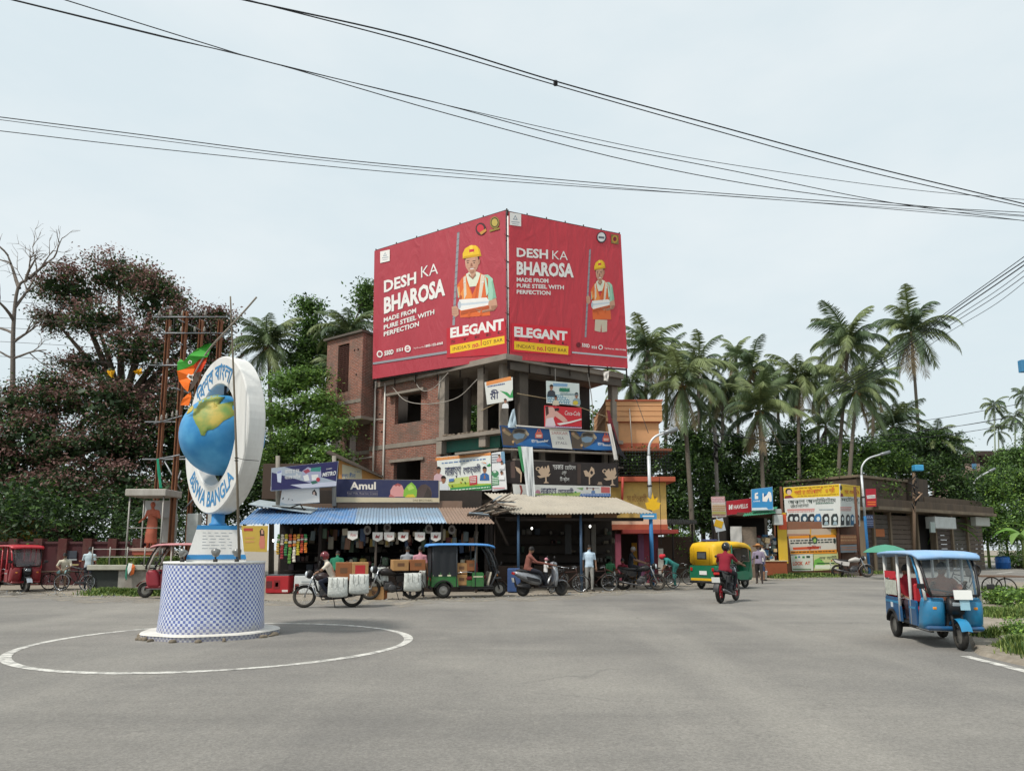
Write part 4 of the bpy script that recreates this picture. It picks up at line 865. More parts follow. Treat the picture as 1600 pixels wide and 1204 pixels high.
b = MB(CONC); b.tube([B.inv @ (W(786,702,31.9)),B.inv @ W(962,709,35.2)],.06,6); b.build('batten',B.parent); b = MB(mat('#c9c5bd',.6)); b.tube([B.inv @ (W(806,665,32.1)),B.inv @ W(956,676,35.2)],.04,6); b.build('batten',B.parent)
BRN = flat('#2c2321'); B = banner('hotel_banner','dark brown banner with cream coffee cups and white hotel name',[(833.5,720),(965,723.5),(966.5,761),(836,757)],[32.3,34.9,34.9,32.3],BRN,c4)
CUP = flat('#c9ad92')
def cup(x,y,s,flip=1):
 return [(CUP,[(x - 62 * s,y - 10 * s),(x - 20 * s,y - 70 * s),(x + 60 * s,y - 84 * s),(x + 74 * s,y - 20 * s),(x + 40 * s,y + 42 * s),(x - 10 * s,y + 52 * s)]),(BRN,[(x - 8 * s,y - 64 * s),(x + 6 * s,y - 40 * s),(x + 22 * s,y - 76 * s),(x + 34 * s,y - 44 * s),(x + 46 * s,y - 80 * s),(x + 2 * s,y - 90 * s)]),(CUP,circ(x - 62 * s,y - 44 * s,26 * s,24 * s,10)),(BRN,circ(x - 60 * s,y - 44 * s,15 * s,14 * s,10)),(CUP,[(x - 74 * s,y + 40 * s),(x + 84 * s,y + 10 * s),(x + 60 * s,y + 44 * s),(x - 40 * s,y + 62 * s)]),(CUP,[(x + 20 * s,y + 50 * s),(x + 34 * s,y + 50 * s),(x + 38 * s,y + 100 * s),(x + 66 * s,y + 118 * s),(x,y + 120 * s),(x + 20 * s,y + 100 * s)])]
B.print(cup(575,640,1.0) + cup(1330,668,1.0) + [(CUP,[(1030,620),(1060,612),(1090,640),(1120,570),(1150,600),(1158,650),(1120,690),(1104,700),(1104,775),(1090,775),(1090,690),(1050,680)]),(BRN,circ(1122,640,16,22,9)),(flat('#4a3a33'),rect(960,540,1000,770,2)),(flat('#a88f7a'),[(1185,778),(1200,745),(1235,748),(1245,782)])],'cup_print')
B.text('সরকার',(680,604),(800,604),56,56,WHT,.0,full=True); B.text('েহাটেল',(820,604),(940,606),56,56,WHT,.0,full=True); B.text('এণ্ড',(784,662),(836,662),40,40,WHT,.0,full=True); B.text('িট ষ্টল',(762,734),(868,736),48,48,WHT,.0,full=True)
B = banner('hotel_banner','short dark brown banner with a half hidden cup left of the white cloth',[(790,719),(812,718.5),(815,755),(792,754)],[32.1,32.2,32.2,32.1],BRN,c4); B.print([(flat('#5a4842'),[(200,520),(250,505),(255,700),(205,700)]),(CUP,[(255,570),(300,590),(330,640),(325,750),(312,750),(314,660),(270,620)])],'cup_print')
B = banner('name_banner','long white green and blue name banner just above the beige awning',[(801,756),(954,759.5),(954.5,775),(803,774)],[31.7,34.2,34.2,31.7],flat('#dcdad4'),c4)
B.print([(flat('#a9c06a'),[(480,880),(1000,862),(985,905),(470,905)]),(flat('#4a74b5'),[(1000,880),(1335,876),(1338,912),(985,908)]),(flat('#c98a9a'),[(480,870),(500,835),(530,840),(545,880)]),(flat('#c4605e'),rect(1230,800,1330,868,4)),(flat('#7fa06a'),[(950,815),(1030,808),(1020,840)]),(flat('#9a4a42'),[(300,780),(325,785),(340,850),(325,890),(310,890),(318,850)]),(LGRN,circ(940,862,12,10))] + bust(1070,820,14,flat('#d9d9d9')) + bust(1140,825,15,flat('#6a86b0')) + scribble(1010,886,1320,900,2,0,flat('#cfd8ea')) + scribble(1060,812,1210,824,3,0,flat('#7a5a6a')),'print')
B.text('নারায়ণ',(545,880),(720,880),68,66,NAVY,.012,full=True); B.text('েগাস্বামী',(740,880),(915,880),66,66,NAVY,.012,full=True)
c5 = (760,560,1570 / 300)
B = banner('poster','crowded white and teal poster hanging above the red drinks sign',[(853.5,594.5),(905,599),(906,634),(854,629.5)],[33.1,34.1,34.1,33.1],flat('#cfd8d4'),c5,'poster')
B.print([(LBL,[(545,200),(665,205),(660,230),(545,225)]),(flat('#4f8aa5'),[(495,290),(620,300),(680,340),(690,378),(500,358)]),(TEAL,[(595,245),(680,250),(680,272),(595,268)])] + scribble(500,300,750,370,12,0,flat('#dfe8e4'),4) + bust(530,235,22,flat('#3a3f46')) + bust(735,300,22,flat('#8aa0a8')) + bust(565,320,18,flat('#d0c8b0')) + [(flat('#c9b53a'),circ(726,362,22,18))] + scribble(600,282,750,300,8,0,flat('#6a8a94'),2),'print'); B.text('নারায়ণ',(597,272),(680,274),34,34,flat('#2f8a5a'),.02,full=True)
B = banner('drinks_sign','red soft drink sign with a woman drinking hung in the upper opening',[(851,633),(908.5,637),(909,669.5),(851.5,666)],[32.9,34.0,34.0,32.9],flat('#c92a34'),c5,'sign',.05)
B.print([(flat('#d8a79a'),[(482,400),(540,395),(575,430),(640,480),(665,510),(630,520),(560,470),(545,500),(570,560),(480,552)]),(flat('#4a2a26'),[(482,392),(505,388),(510,450),(488,470)]),(flat('#e0cfd2'),[(490,490),(545,480),(570,560),(482,552)]),(flat('#2a1c1c'),[(555,408),(590,402),(596,425),(560,430)]),(WHT,[(575,530),(680,515),(776,490),(778,500),(690,526),(600,545)]),(flat('#cfb5c4'),[(480,548),(778,560),(778,572),(480,560)])] + scribble(560,550,770,560,8,0,flat('#3d3f7a')),'print'); B.text('Coca-Cola',(640,460),(765,468),36,36,WHT,.0,.25)
B = banner('curled_banner','curled white and green banner wrapped round the upper corner column',[(757,597),(801,589),(801.5,625),(761,632)],[32.6,32.2,32.2,32.6],flat('#d4d4ce'),c5)
B.print([(SAFF,[(0,190),(200,145),(205,175),(0,222)]),(LGRN,[(110,262),(170,275),(195,300),(215,250),(218,320),(190,322),(150,290)])] + scribble(10,225,150,245,-25,0,flat('#4a5a86')) + bust(155,345,18,flat('#d9d9d9')),'print'); B.text('মী',(30,340),(100,325),80,80,NAVY,.012,full=True)
# hanging cloths
def hang(name,label,top,bot,Y,m,k=9,amp=.05,dark=None,cat='cloth'):
 """a draped strip from the top edge to the bottom edge with folds"""
 (x0,y0),(x1,y1) = top; (x2,y2),(x3,y3) = bot; t = thing(name,label,cat,W((x2 + x3) / 2,max(y2,y3),Y)); iv = t.matrix_basis.inverted(); b = MB(m); rows = 12; vs = []
 for r_ in range(rows + 1):
  f = r_ / rows
  for c in range(k + 1):
   g = c / k; x = (x0 + (x1 - x0) * g) * (1 - f) + (x2 + (x3 - x2) * g) * f; y = (y0 + (y1 - y0) * g) * (1 - f) + (y2 + (y3 - y2) * g) * f; p = W(x,y,Y); p.y += amp * math.sin(c * 2.3 + f * 1.5) * (0.4 + f) + amp * .5 * math.sin(f * 9 + c); vs.append(iv @ p)
 n_ = len(vs); vs += [v + V((0,.012,0)) for v in vs]; fs = []
 for r_ in range(rows):
  for c in range(k): i = r_ * (k + 1) + c; fs += [(i,i + 1,i + k + 2,i + k + 1),(i + n_ + k + 1,i + n_ + k + 2,i + n_ + 1,i + n_)]
 b.add(vs,fs,True); b.build('cloth',t,recalc=False); return t
t = hang('hanging_cloth','long white cloth strip hanging in folds over the banners',((814,697),(832,698)),((824,777),(836,775)),31.5,mat('#cfd2d2',.85,var=.15,sc=4),10,.06)
t = hang('hanging_cloth','narrow green cloth strip beside the long white cloth',((808.5,697),(814,697)),((816,735),(820,740)),31.52,mat('#3d8a58',.85),4,.03)
hang('hanging_cloth','red white and black cloth hanging at the right end of the balcony',((948,640),(953,642)),((958,704),(970,704)),34.6,mat('#6e2a30',.85,var=.6,sc=3),6,.05); hang('hanging_cloth','white cloth strip hanging beside the red and black cloth',((949,662),(954,662)),((960,718),(966,718)),34.5,mat('#cdc9c4',.85),5,.04)
hang('hanging_cloth','dark cloth hanging off the right end of the balcony ledge',((958,668),(964,690)),((962,706),(980,718)),34.55,mat('#26262b',.9),6,.05)
hang('hanging_cloth','pale blue cloth draped over the corner of the balcony',((800,640),(804,638)),((792,668),(808,668)),32.1,mat('#aebfc9',.85),6,.06)
hang('hanging_cloth','white rag caught on the roof beam near the right corner',((943,581),(952,579)),((944,594),(950,596)),35.0,mat('#cfcac3',.85),5,.05)
# ------------------------------------------------------------------ shops along the road
def corr(par,f0,f1,r0,r1,m,name='roof_sheet',pitch=.13,amp=.022,lift=0.0):
 """one corrugated sheet between its front edge f0-f1 and rear edge r0-r1"""
 iv = par.matrix_basis.inverted(); w = (f1 - f0).length; k = max(6,int(w / pitch * 6)); vs = []
 up = (f1 - f0).cross(r0 - f0).normalized(); up = -up if up.z < 0 else up
 for q in range(3):
  t = q / 2
  for i in range(k + 1):
   u = i / k; a,c = f0.lerp(f1,u),r0.lerp(r1,u); vs.append(iv @ (a.lerp(c,t) + up * (amp * math.sin(2 * math.pi * u * w / pitch) + lift)))
 n_ = len(vs); uo = iv.to_3x3() @ up * -.006; vs += [v + uo for v in vs]; fs = []
 for q in range(2):
  for i in range(k): a = q * (k + 1) + i; fs += [(a,a + 1,a + k + 2,a + k + 1),(a + n_ + k + 1,a + n_ + k + 2,a + n_ + 1,a + n_)]
 for i in range(k): fs.append((i,i + n_,i + 1 + n_,i + 1))
 b = MB(m); b.add(vs,fs,True); return b.build(name,par,recalc=False)
def roof(par,F0,F1,R0,R1,n,ms,jitter=.03,amp=.022):
 for i in range(n):
  a,b_ = i / n,(i + 1.04) / n; j = rnd.uniform(-jitter,jitter)
  d = (F0 - R0).normalized() * rnd.uniform(-.06,.08)
  corr(par,F0.lerp(F1,a) + d,F0.lerp(F1,b_) + d,R0.lerp(R1,a),R0.lerp(R1,b_),ms[i] if isinstance(ms,list) else ms,lift=.008 * (i % 2) + abs(j) * .3,amp=amp)
def part_box(par,name,m,c,sz,rot=None,bev=.01):
 b = MB(m); b.box(par.matrix_basis.inverted() @ V(c),sz,rot,bev); return b.build(name,par)
def part_bar(par,name,m,pts,r_,n=7):
 b = MB(m); iv = par.matrix_basis.inverted(); b.tube([iv @ V(p) for p in pts],r_,n); return b.build(name,par)
TINB,TINL,TINR,TINY = mat('#5d86b3',.55,.1,var=.16,dirt=.75,dirtc=(.34,.35,.37)),mat('#8aa0b4',.5,.3,var=.15,dirt=.5,dirtc=(.24,.20,.17)),mat('#8a7668',.7,.15,var=.25,dirt=.6,dirtc=(.20,.12,.08)),mat('#aaa294',.8,0,var=.16,sc=3,dirt=.6,dirtc=(.24,.22,.19))
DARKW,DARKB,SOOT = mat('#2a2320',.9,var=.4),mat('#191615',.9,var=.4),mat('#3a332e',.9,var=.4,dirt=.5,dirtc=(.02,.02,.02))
BULB = lamp_mat((1,.98,.9),5)
# left row of shops
YF = 27.6
sh = thing('shop_row','low dark shops under a blue to rusty corrugated roof','shop',V((-5.6,29.5,0)))
fz = ZH(819,YF); F0,F1,R0,R1 = W(374,818,YF),W(771,817,YF - .2),W(402,794,30.1),W(748,793,30.1)
roof(sh,F0,F1,R0,R1,11,[TINB] * 4 + [TINB,TINL,TINL,TINL,TINL,TINR,TINR])
SX0,SX1 = F0.x + .5,F1.x - .3
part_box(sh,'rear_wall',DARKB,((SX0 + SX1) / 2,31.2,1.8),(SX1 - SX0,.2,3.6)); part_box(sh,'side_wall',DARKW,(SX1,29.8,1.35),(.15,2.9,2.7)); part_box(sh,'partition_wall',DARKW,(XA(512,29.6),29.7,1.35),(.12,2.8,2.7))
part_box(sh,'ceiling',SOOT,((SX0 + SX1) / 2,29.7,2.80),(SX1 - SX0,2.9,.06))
part_box(sh,'fascia_beam',mat('#7d6657',.9,var=.25,sc=3,bump=.01,dirt=.6,dirtc=(.15,.13,.11)),((XA(520,30.2) + XA(716,30.2)) / 2 + .15,30.3,3.5),(XA(716,30.2) - XA(520,30.2),.4,.36))
part_box(sh,'fascia_beam',mat('#6e5a4c',.9,var=.25,sc=3,dirt=.6),((XA(415,30.2) + XA(518,30.2)) / 2,30.4,3.42),(XA(518,30.2) - XA(415,30.2),.4,.3)); part_box(sh,'parapet',SOOT,((SX0 + SX1) / 2 + .3,30.9,3.75),(SX1 - SX0 - 1.2,.2,.9))
for px in (437,587,690,744): x = XA(px,28.0); part_bar(sh,'post',mat('#5a5048',.8),[(x,28.0,0),(x,28.0,2.72)],.05)
for px0,px1,h,m_ in ((520,585,.95,DARKW),(600,700,1.0,mat('#352a24',.85,var=.3)),(700,748,.9,DARKW)): part_box(sh,'counter',m_,((XA(px0,28.9) + XA(px1,28.9)) / 2,28.9,h / 2),(XA(px1,28.9) - XA(px0,28.9),.6,h))
# shelves of goods at the back
GOODS = [mat(c,.6,var=.3) for c in ('#3a3028','#422825','#28303a','#4a4234','#302830','#56524c','#283628')]  # goods darkened so their colour carries the shade inside the shops
for row in range(5):
 z = .75 + row * .38; part_box(sh,'shelf',DARKW,((SX0 + SX1) / 2,30.85,z),(SX1 - SX0 - .6,.4,.03)); x = SX0 + .5
 while x < SX1 - .5:
  w = rnd.uniform(.12,.34); h = rnd.uniform(.14,.3); part_box(sh,'packet',rnd.choice(GOODS),(x + w / 2,30.8,z + .015 + h / 2),(w * .9,.22,h),None,.02); x += w + rnd.choice((0,.02,.25,.5))
# goods hanging in the shade of the eaves
HG = [mat(c,.6,var=.3) for c in ('#5f6a6c','#7a5a48','#8a8478','#4a5a4a','#6b3a3c','#a59c88','#3f4f6a','#8f7a3f')]
for i in range(70): px = rnd.uniform(486,745); h = rnd.uniform(.15,.55); part_box(sh,'hanging_goods',rnd.choice(HG),(XA(px,28.6),28.3 + rnd.uniform(0,1.4),2.5 - h / 2 - rnd.uniform(0,.5)),(rnd.uniform(.08,.26),.1,h),Matrix.Rotation(rnd.uniform(-.1,.1),3,'Y'),.02)
for i in range(26): px = rnd.uniform(505,745); h = rnd.uniform(.12,.35); part_box(sh,'jar',rnd.choice(HG),(XA(px,28.8),28.8,1.0 + h / 2),(rnd.uniform(.12,.28),.2,h),None,.04)
# lean-to roof bits on the left part
part_box(sh,'roof_panel',mat('#a5b1b6',.6,.2,dirt=.4),W(445,791,29.6),(2.6,1.2,.05),Matrix.Rotation(R(8),3,'Y') @ Matrix.Rotation(R(12),3,'X'))
for a,b_ in (((432,800),(470,787)),((470,789),(478,800)),((425,790),(478,795))): part_bar(sh,'lashed_pole',mat('#3a322b',.9),[W(*a,29.2),W(*b_,29.3)],.025)
# scrap timber and tin between the two roofs
sc = thing('scrap_heap','tangle of broken planks and tin sheets where the two shop roofs meet','scrap',V((XA(748,28.6),28.6,2.7)))
for i in range(34):
 x0,y0 = rnd.uniform(722,778),rnd.uniform(776,808); y0 = max(y0,812 - (x0 - 715) * .55); L = rnd.uniform(18,42); a = R(rnd.uniform(-55,25)); Y0 = rnd.uniform(28.2,29.6); p0,p1 = W(x0,y0,Y0),W(x0 + L * math.cos(a),y0 + L * .6 * math.sin(a),Y0 + rnd.uniform(-.4,.4)); b = MB(rnd.choice((mat('#8d7f72',.9,var=.3),mat('#6b5a4c',.9,var=.3),mat('#a59a8c',.8,var=.2),mat('#4d423a',.9),mat('#7e8c96',.6,.3)))); d = (p1 - p0); M_ = d.to_track_quat('X','Z').to_matrix()
 b.box(sc.matrix_basis.inverted() @ ((p0 + p1) / 2),(d.length,rnd.uniform(.06,.28),.02),M_ @ Matrix.Rotation(rnd.uniform(-.6,.6),3,'X')); b.build('plank',sc)
# hanging strips of snack packets
PK = [mat(c,.35,var=.2,spec=.6) for c in ('#c9a23a','#5f8f3a','#c9542f','#a83a3f','#d9cfc0','#d97f2f','#3f8a4f','#c9b83a')]
for i,px in enumerate((434,440,446,452,459,465,471,477)):
 t = thing('packet_strip',('leftmost','second','third','fourth','fifth','sixth','seventh','rightmost')[i] + ' strip of shiny snack packets hanging at the shop front','snack packets',W(px,888 - rnd.uniform(5,25),27.9),0,'strips of snack packets'); z0 = t.location.z; z1 = ZH(834,27.9); c1,c2 = (PK[(i * 3) % 8],PK[(i * 3 + 1) % 8]); n = 9
 for k in range(n):
  b = MB(c1 if k < 5 else (c2 if k % 3 else PK[4])); zz = (z1 - z0) * (k + .5) / n; b.box((rnd.uniform(-.01,.01),rnd.uniform(-.03,.03),zz),(.125,.05,(z1 - z0) / n * .95),Matrix.Rotation(rnd.uniform(-.5,.5),3,'Z') @ Matrix.Rotation(rnd.uniform(-.12,.12),3,'Y'),.022); b.build('packet',t)
# pennants under the eaves
PEN = mat('#d9d5cf',.7,var=.06); REDI = flat('#b5404a')
for i,(px,py) in enumerate(((551,836),(590,838),(608,838),(630,838),(656,838),(681,838))):
 c = W(px,py,27.75); t = thing('pennant',('leftmost','second','third','fourth','fifth','rightmost')[i] + ' white pointed paper pennant with red print under the eaves','pennant',c,0,'paper pennants under the eaves'); b = MB(PEN); b.prism([(-.2,.17),(.2,.17),(.19,-.1),(0,-.19),(-.19,-.1)],-.003,.003,lambda a,q,d: (a,d,q)); b.build('paper',t)
 if i % 2 == 0:
  vs,fs = glyphs('fox',.0,2,.2); b = MB(REDI); b.add([((v.x - .55) * .17,-.008,v.y * .17 - .03) for v in vs],fs); b.build('lettering',t,False)
 else:
  b = MB(flat('#8a3a3a')); b.prism([(-.1,-.05),(-.05,.08),(.02,.02),(.1,.09),(.06,-.06)],-.008,-.004,lambda a,q,d: (a,d,q)); b.build('print',t)
 b = MB(ROPE); b.tube([(0,0,.17),(0,0,.4)],.006,4); b.build('string',t)
for i,(px,py) in enumerate(((574,828),(605,824),(670,826),(706,827))):
 c = W(px,py,28.3); t = thing('pennant',('leftmost','second','third','rightmost')[i] + ' round ended grey paper sample hanging further under the eaves','pennant',c,0,'paper samples further under the eaves'); b = MB(mat('#8a8580',.7)); b.prism(circ(0,0,.15,.19,12),-.003,.003,lambda a,q,d: (a,d,q)); b.build('paper',t); b = MB(flat('#3a2f2c')); b.prism(circ(0,0,.08,.1,8),-.008,-.004,lambda a,q,d: (a,d,q)); b.build('print',t)
def bulb(px,py,Y,lab):
 t = thing('light_bulb',lab,'light bulb',W(px,py,Y)); b = MB(BULB); b.ell((0,0,0),(.036,.036,.05),10,7); b.build('bulb',t); b = MB(DARKW); b.tube([(0,0,.06),(0,0,.12)],.02,6); b.tube([(0,0,.12),(0,0,.5)],.006,4); b.build('holder',t)
bulb(427,844,27.9,'lit bulb hanging left of the snack packets')
# chest coolers and crates at the shop front
def chest(px0,px1,py0,py1,Y,m,lab,pr):
 x0,x1 = XA(px0,Y),XA(px1,Y); z0,z1 = max(.02,ZH(py1,Y)),ZH(py0,Y); t = thing('drinks_cooler',lab,'cooler',((x0 + x1) / 2,Y + .3,0)); w = x1 - x0; b = MB(m); b.box((0,0,(z0 + z1) / 2),(w,.6,z1 - z0),None,.03); b.build('cabinet',t); b = MB(mat('#5a5f62',.3)); b.box((0,0,z1 + .02),(w * .98,.58,.04),None,.012); b.build('lid',t)
 for (u0,u1,v0,v1,mm) in pr: b = MB(mm); b.box((-w / 2 + w * (u0 + u1) / 2,-.303,z0 + (z1 - z0) * (v0 + v1) / 2),(w * (u1 - u0),.006,(z1 - z0) * (v1 - v0)),None,0); b.build('print',t)
 b = MB(DARKB); b.box((0,.02,z0 / 2 + .01),(w * .9,.5,max(.02,z0)),None,0); b.build('foot',t)
chest(417,453,899,928,27.2,mat('#a8262c',.45),'red drinks cooler chest with round emblems by the snack packets',[(.35,.62,.25,.75,flat('#7d1f22')),(.42,.55,.38,.62,flat('#c9b04a')),(.03,.28,.3,.7,flat('#5a2a2a')),(.72,.97,.08,.2,flat('#d9cfc9'))])
chest(461,500,899,932,26.9,mat('#c9ccca',.4),'white chest freezer with a dark bottle picture behind the loaded motorcycle',[(.04,.2,.02,.55,flat('#7a2a22')),(.07,.17,.1,.45,flat('#2a1512')),(.3,.9,.62,.7,flat('#9aa0a2'))])
# signs over the left shops
c6 = (420,710,1600 / 280)
def lightbox(name,label,P,Ys,m,crop,depth=.3,edge=None,cat='sign',group=None):
 q = [W(x,y,d) for (x,y),d in zip(P,Ys)]; t = thing(name,label,cat,(q[2] + q[3]) / 2,0,group); b = Board(q,crop,t); b.panel(edge or mat('#9aa3a8',.5,.2,dirt=.3),depth,'case')
 c = b.o; pp = [c + (p - c) * .985 + b.n * .004 for p in q]; k = MB(m); k.quad(*[b.inv @ p for p in pp]); k.build('face',t,False); return b
NV = flat('#272b4d'); B = lightbox('shop_sign','navy ice cream sign with three scoops above the blue roof',[(521,747.5),(686.5,750),(686.5,785),(521,784.5)],[30.0] * 4,NV,c6,.12,mat('#b5ac9a',.6))
B.print([(flat('#c2b292'),[(580,378),(1522,386),(1522,424),(580,424)])],'print')
B.print([(flat('#cf8f8a'),[(1085,375),(1085,320),(1110,275),(1150,258),(1190,275),(1208,320),(1200,375)]),(flat('#9a4a48'),[(1120,270),(1150,255),(1185,268),(1165,285),(1150,272),(1135,284)]),(flat('#b5655f'),[(1072,376),(1085,350),(1120,372),(1130,380)])],'scoop_print'); B.print([(flat('#7fae3a'),[(1200,375),(1205,320),(1235,275),(1275,245),(1310,280),(1328,330),(1318,378)]),(flat('#a9c95a'),[(1235,290),(1270,262),(1300,300),(1250,320)]),(flat('#c9b52f'),[(1215,380),(1240,355),(1290,352),(1310,380)])],'scoop_print'); B.print([(flat('#4a3a34'),[(1318,380),(1325,310),(1360,270),(1400,262),(1440,290),(1458,345),(1450,384)]),(flat('#33271f'),[(1380,380),(1420,290),(1450,330),(1450,384)])],'scoop_print')
B.text('Amul',(726,308),(956,308),66,66,flat('#d9cfc0'),.03); B.text('Real Milk. Real Ice Cream',(700,352),(972,354),18,18,flat('#9a8f8a'),.0); B.text('DAS BROTHERS',(1288,414),(1462,416),16,16,flat('#3a342c'),.0); B.print([(flat('#8a7f7a'),rect(700,328,975,331)),(flat('#8a7f7a'),rect(700,362,975,365))],'rule')
PUR = flat('#2c2a5a'); B = lightbox('shop_sign','tilted purple milk sign with a glass and packets at the left end',[(424,731),(529,720),(525,759),(423,766)],[28.6,29.4,29.4,28.6],PUR,c6,.35,mat('#aab2bc',.5,.1))
B.print([(flat('#c9c9d6'),[(18,282),(605,238),(602,278),(16,318)]),(flat('#cfd5e2'),[(70,152),(118,138),(108,262),(80,266)]),(flat('#8f95c0'),[(74,152),(114,140),(112,158),(76,170)]),(flat('#4a4a86'),[(60,275),(90,262),(125,262),(115,275)]),(flat('#a9a9c0'),[(300,145),(350,110),(400,130),(460,108),(470,180),(455,245),(400,262),(330,240),(300,215)]),(flat('#3f8a7d'),[(370,150),(380,120),(466,108),(460,150)]),(flat('#a34a5a'),[(305,145),(350,125),(372,150),(330,170)]),(WHT,[(305,190),(350,175),(365,230),(320,235)]),(WHT,[(380,180),(440,175),(445,225),(385,228)]),(flat('#b5404a'),circ(440,222,18,20)),(flat('#3a6a5a'),[(370,240),(420,230),(440,250),(390,265)])],'print')
B.text('আমার মা দুধ',(142,170),(272,160),34,34,WHT,.01,full=True); B.text('আমার েমিট্রা',(142,220),(285,208),36,36,WHT,.01,full=True); B.text('METRO',(476,196),(600,180),34,38,WHT,.03,.3); B.text('DAIRY',(515,134),(566,128),12,12,WHT)
B = lightbox('shop_sign','small white sign with line drawn faces below the purple sign',[(440.5,764),(499,759.5),(499.5,784.5),(437,788.5)],[28.9,29.3,29.3,28.9],flat('#d5d1cb'),c6,.28,mat('#b5bcbf',.5))
B.print([(flat('#3a3532'),[(118,395),(140,365),(138,380),(128,402)]),(flat('#2c2624'),circ(192,352,17,16)),(flat('#d5b5a5'),circ(193,364,11,13)),(flat('#3f3a38'),[(170,410),(178,385),(210,385),(215,408),(208,408),(200,392),(184,392)]),(flat('#3a3532'),[(338,385),(352,340),(356,345),(346,388)]),(flat('#2c2624'),[(380,400),(388,330),(408,308),(428,340),(432,400),(415,370),(400,360),(392,400)]),(flat('#d5b5a5'),circ(404,345,10,16))],'print'); B.text('fox',(248,396),(304,390),40,40,flat('#c4606a'),.0,.25)
# yellow washed shed with lettering behind the signs
yp = [W(529,718,31.6),W(597,746,31.6),W(597,768,31.6),W(529,768,31.6)]; t = thing('yellow_shed','yellow washed shed wall with sloping tin roof and blue lettering behind the signs','shed',yp[3]); B = Board(yp,c6,t); B.panel(mat('#c08a4f',.85,var=.15,sc=3,dirt=.4),.3,'wall')
B.print([(flat('#c9bfa0'),[(655,85),(830,130),(832,215),(655,215)])],'print'); B.text('মধ্য মীনা',(652,206),(775,206),46,46,flat('#2f5f9a'),.02,full=True); B.text('দোকান',(765,162),(815,162),16,16,flat('#2f5f9a'),0,full=True)
part_bar(t,'roof_edge',mat('#3c342e',.8),[W(512,707,31.3),W(598,745,31.3)],.06); b = MB(mat('#4a4038',.8,dirt=.4)); iv = t.matrix_basis.inverted(); b.add([iv @ p for p in (W(510,706,31.2),W(600,745,31.2),W(592,741,34),W(515,703,34))] + [iv @ (p + V((0,0,-.06))) for p in (W(510,706,31.2),W(600,745,31.2),W(592,741,34),W(515,703,34))],[(0,1,2,3),(7,6,5,4),(0,4,5,1),(2,6,7,3),(1,5,6,2),(0,3,7,4)]); b.build('roof',t); part_box(t,'side_wall',mat('#4a3c33',.9),W(470,752,32.0),(3.4,.2,1.6))
for px in (434,522): part_bar(t,'post',mat('#8a8378',.8),[W(px,712,29.6),W(px,790,29.6)],.09)
# yellow poster with a woman
B = banner('poster','yellow poster with a woman in a pink dress at the left end of the shops',[(377,821),(419,821),(417,862),(381,861)],[26.9,27.1,27.1,26.9],flat('#c9a94a'),(200,800,1600 / 290.9),'poster')
kx = 1423 / 260 / (1600 / 290.9); TQ = lambda L: [(x / kx,y / kx) for x,y in L]
B.print([(flat('#b5453a'),TQ([(990,135),(1068,135),(1068,160),(990,160)])),(flat('#2f1f1c'),TQ([(1130,215),(1125,160),(1145,135),(1165,160),(1168,225),(1160,240),(1135,240)])),(flat('#cfa08a'),TQ([(1138,150),(1156,150),(1158,185),(1140,185)])),(flat('#cf7f6a'),TQ([(1120,270),(1132,200),(1165,200),(1172,260),(1168,310),(1130,310)]))] + [(flat('#cf9a5a'),TQ([(1000,y),(1080,y - 2),(1080,y + 12),(1000,y + 14)])) for y in (212,245)],'print')
# ------------------------------------------------------------------ tea stall
ts = thing('tea_stall','open fronted tea stall under a beige corrugated awning','stall',V((XA(915,30),30.3,0)))
F0,F1,R0,R1 = W(801,803,28.2),W(1019,801,28.2),W(757,770,31.4),W(962,778,32.6)
roof(ts,F0,F1,R0,R1,8,TINY,.02,.028)
TX0,TX1 = XA(772,30.5),XA(966,30.5)
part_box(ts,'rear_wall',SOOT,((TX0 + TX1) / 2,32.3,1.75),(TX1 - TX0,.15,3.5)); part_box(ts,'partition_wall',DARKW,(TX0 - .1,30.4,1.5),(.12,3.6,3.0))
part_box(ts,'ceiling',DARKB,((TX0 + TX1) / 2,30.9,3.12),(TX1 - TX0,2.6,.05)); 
for px in (810,908): x = XA(px,28.6); part_bar(ts,'post',mat('#35506b',.6,dirt=.3),[(x,28.6,0),(x,28.6,3.02)],.055)
part_bar(ts,'beam',DARKW,[W(790,811,28.65),W(1005,811,28.65)],.07)
for a,b_,m_ in ((853,893,'#8f6f55'),(928,964,'#8f6f55')): part_box(ts,'cornice_panel',mat(m_,.8,var=.2),W((a + b_) / 2,804,29.4),(XA(b_,29.4) - XA(a,29.4),.05,.4))
part_box(ts,'counter',mat('#3a2c24',.85,var=.4),(XA(790,28.9),28.95,.5),(1.4,.6,1.0)); part_box(ts,'counter',mat('#40332b',.8,var=.4),(XA(880,31.5),31.5,.48),(2.6,.7,.96)); part_box(ts,'bench',mat('#5a4636',.8),(XA(965,31.9),31.9,.44),(1.9,.34,.06)); part_box(ts,'bench_leg',mat('#4a3a2e',.8),(XA(965,31.9) - .7,31.9,.21),(.06,.3,.42)); part_box(ts,'bench_leg',mat('#4a3a2e',.8),(XA(965,31.9) + .7,31.9,.21),(.06,.3,.42))
for i in range(26):
 px = rnd.uniform(815,960); z = rnd.choice((1.1,1.5,1.9,2.3)); h = rnd.uniform(.12,.3); part_box(ts,'jar',rnd.choice(GOODS),(XA(px,32),32.05,z + h / 2),(rnd.uniform(.12,.3),.2,h),None,.03)
for z in (1.08,1.48,1.88,2.28): part_box(ts,'shelf',DARKW,((TX0 + TX1) / 2,32.05,z),(TX1 - TX0 - .8,.3,.03))
for px,w,c in ((888,.28,'#3a3a3a'),(918,.25,'#4a443e'),(928,.2,'#6a6660')): part_box(ts,'hanging_cloth',mat(c,.9,var=.3),(XA(px,31.5),31.5,2.1),(w,.04,1.3))
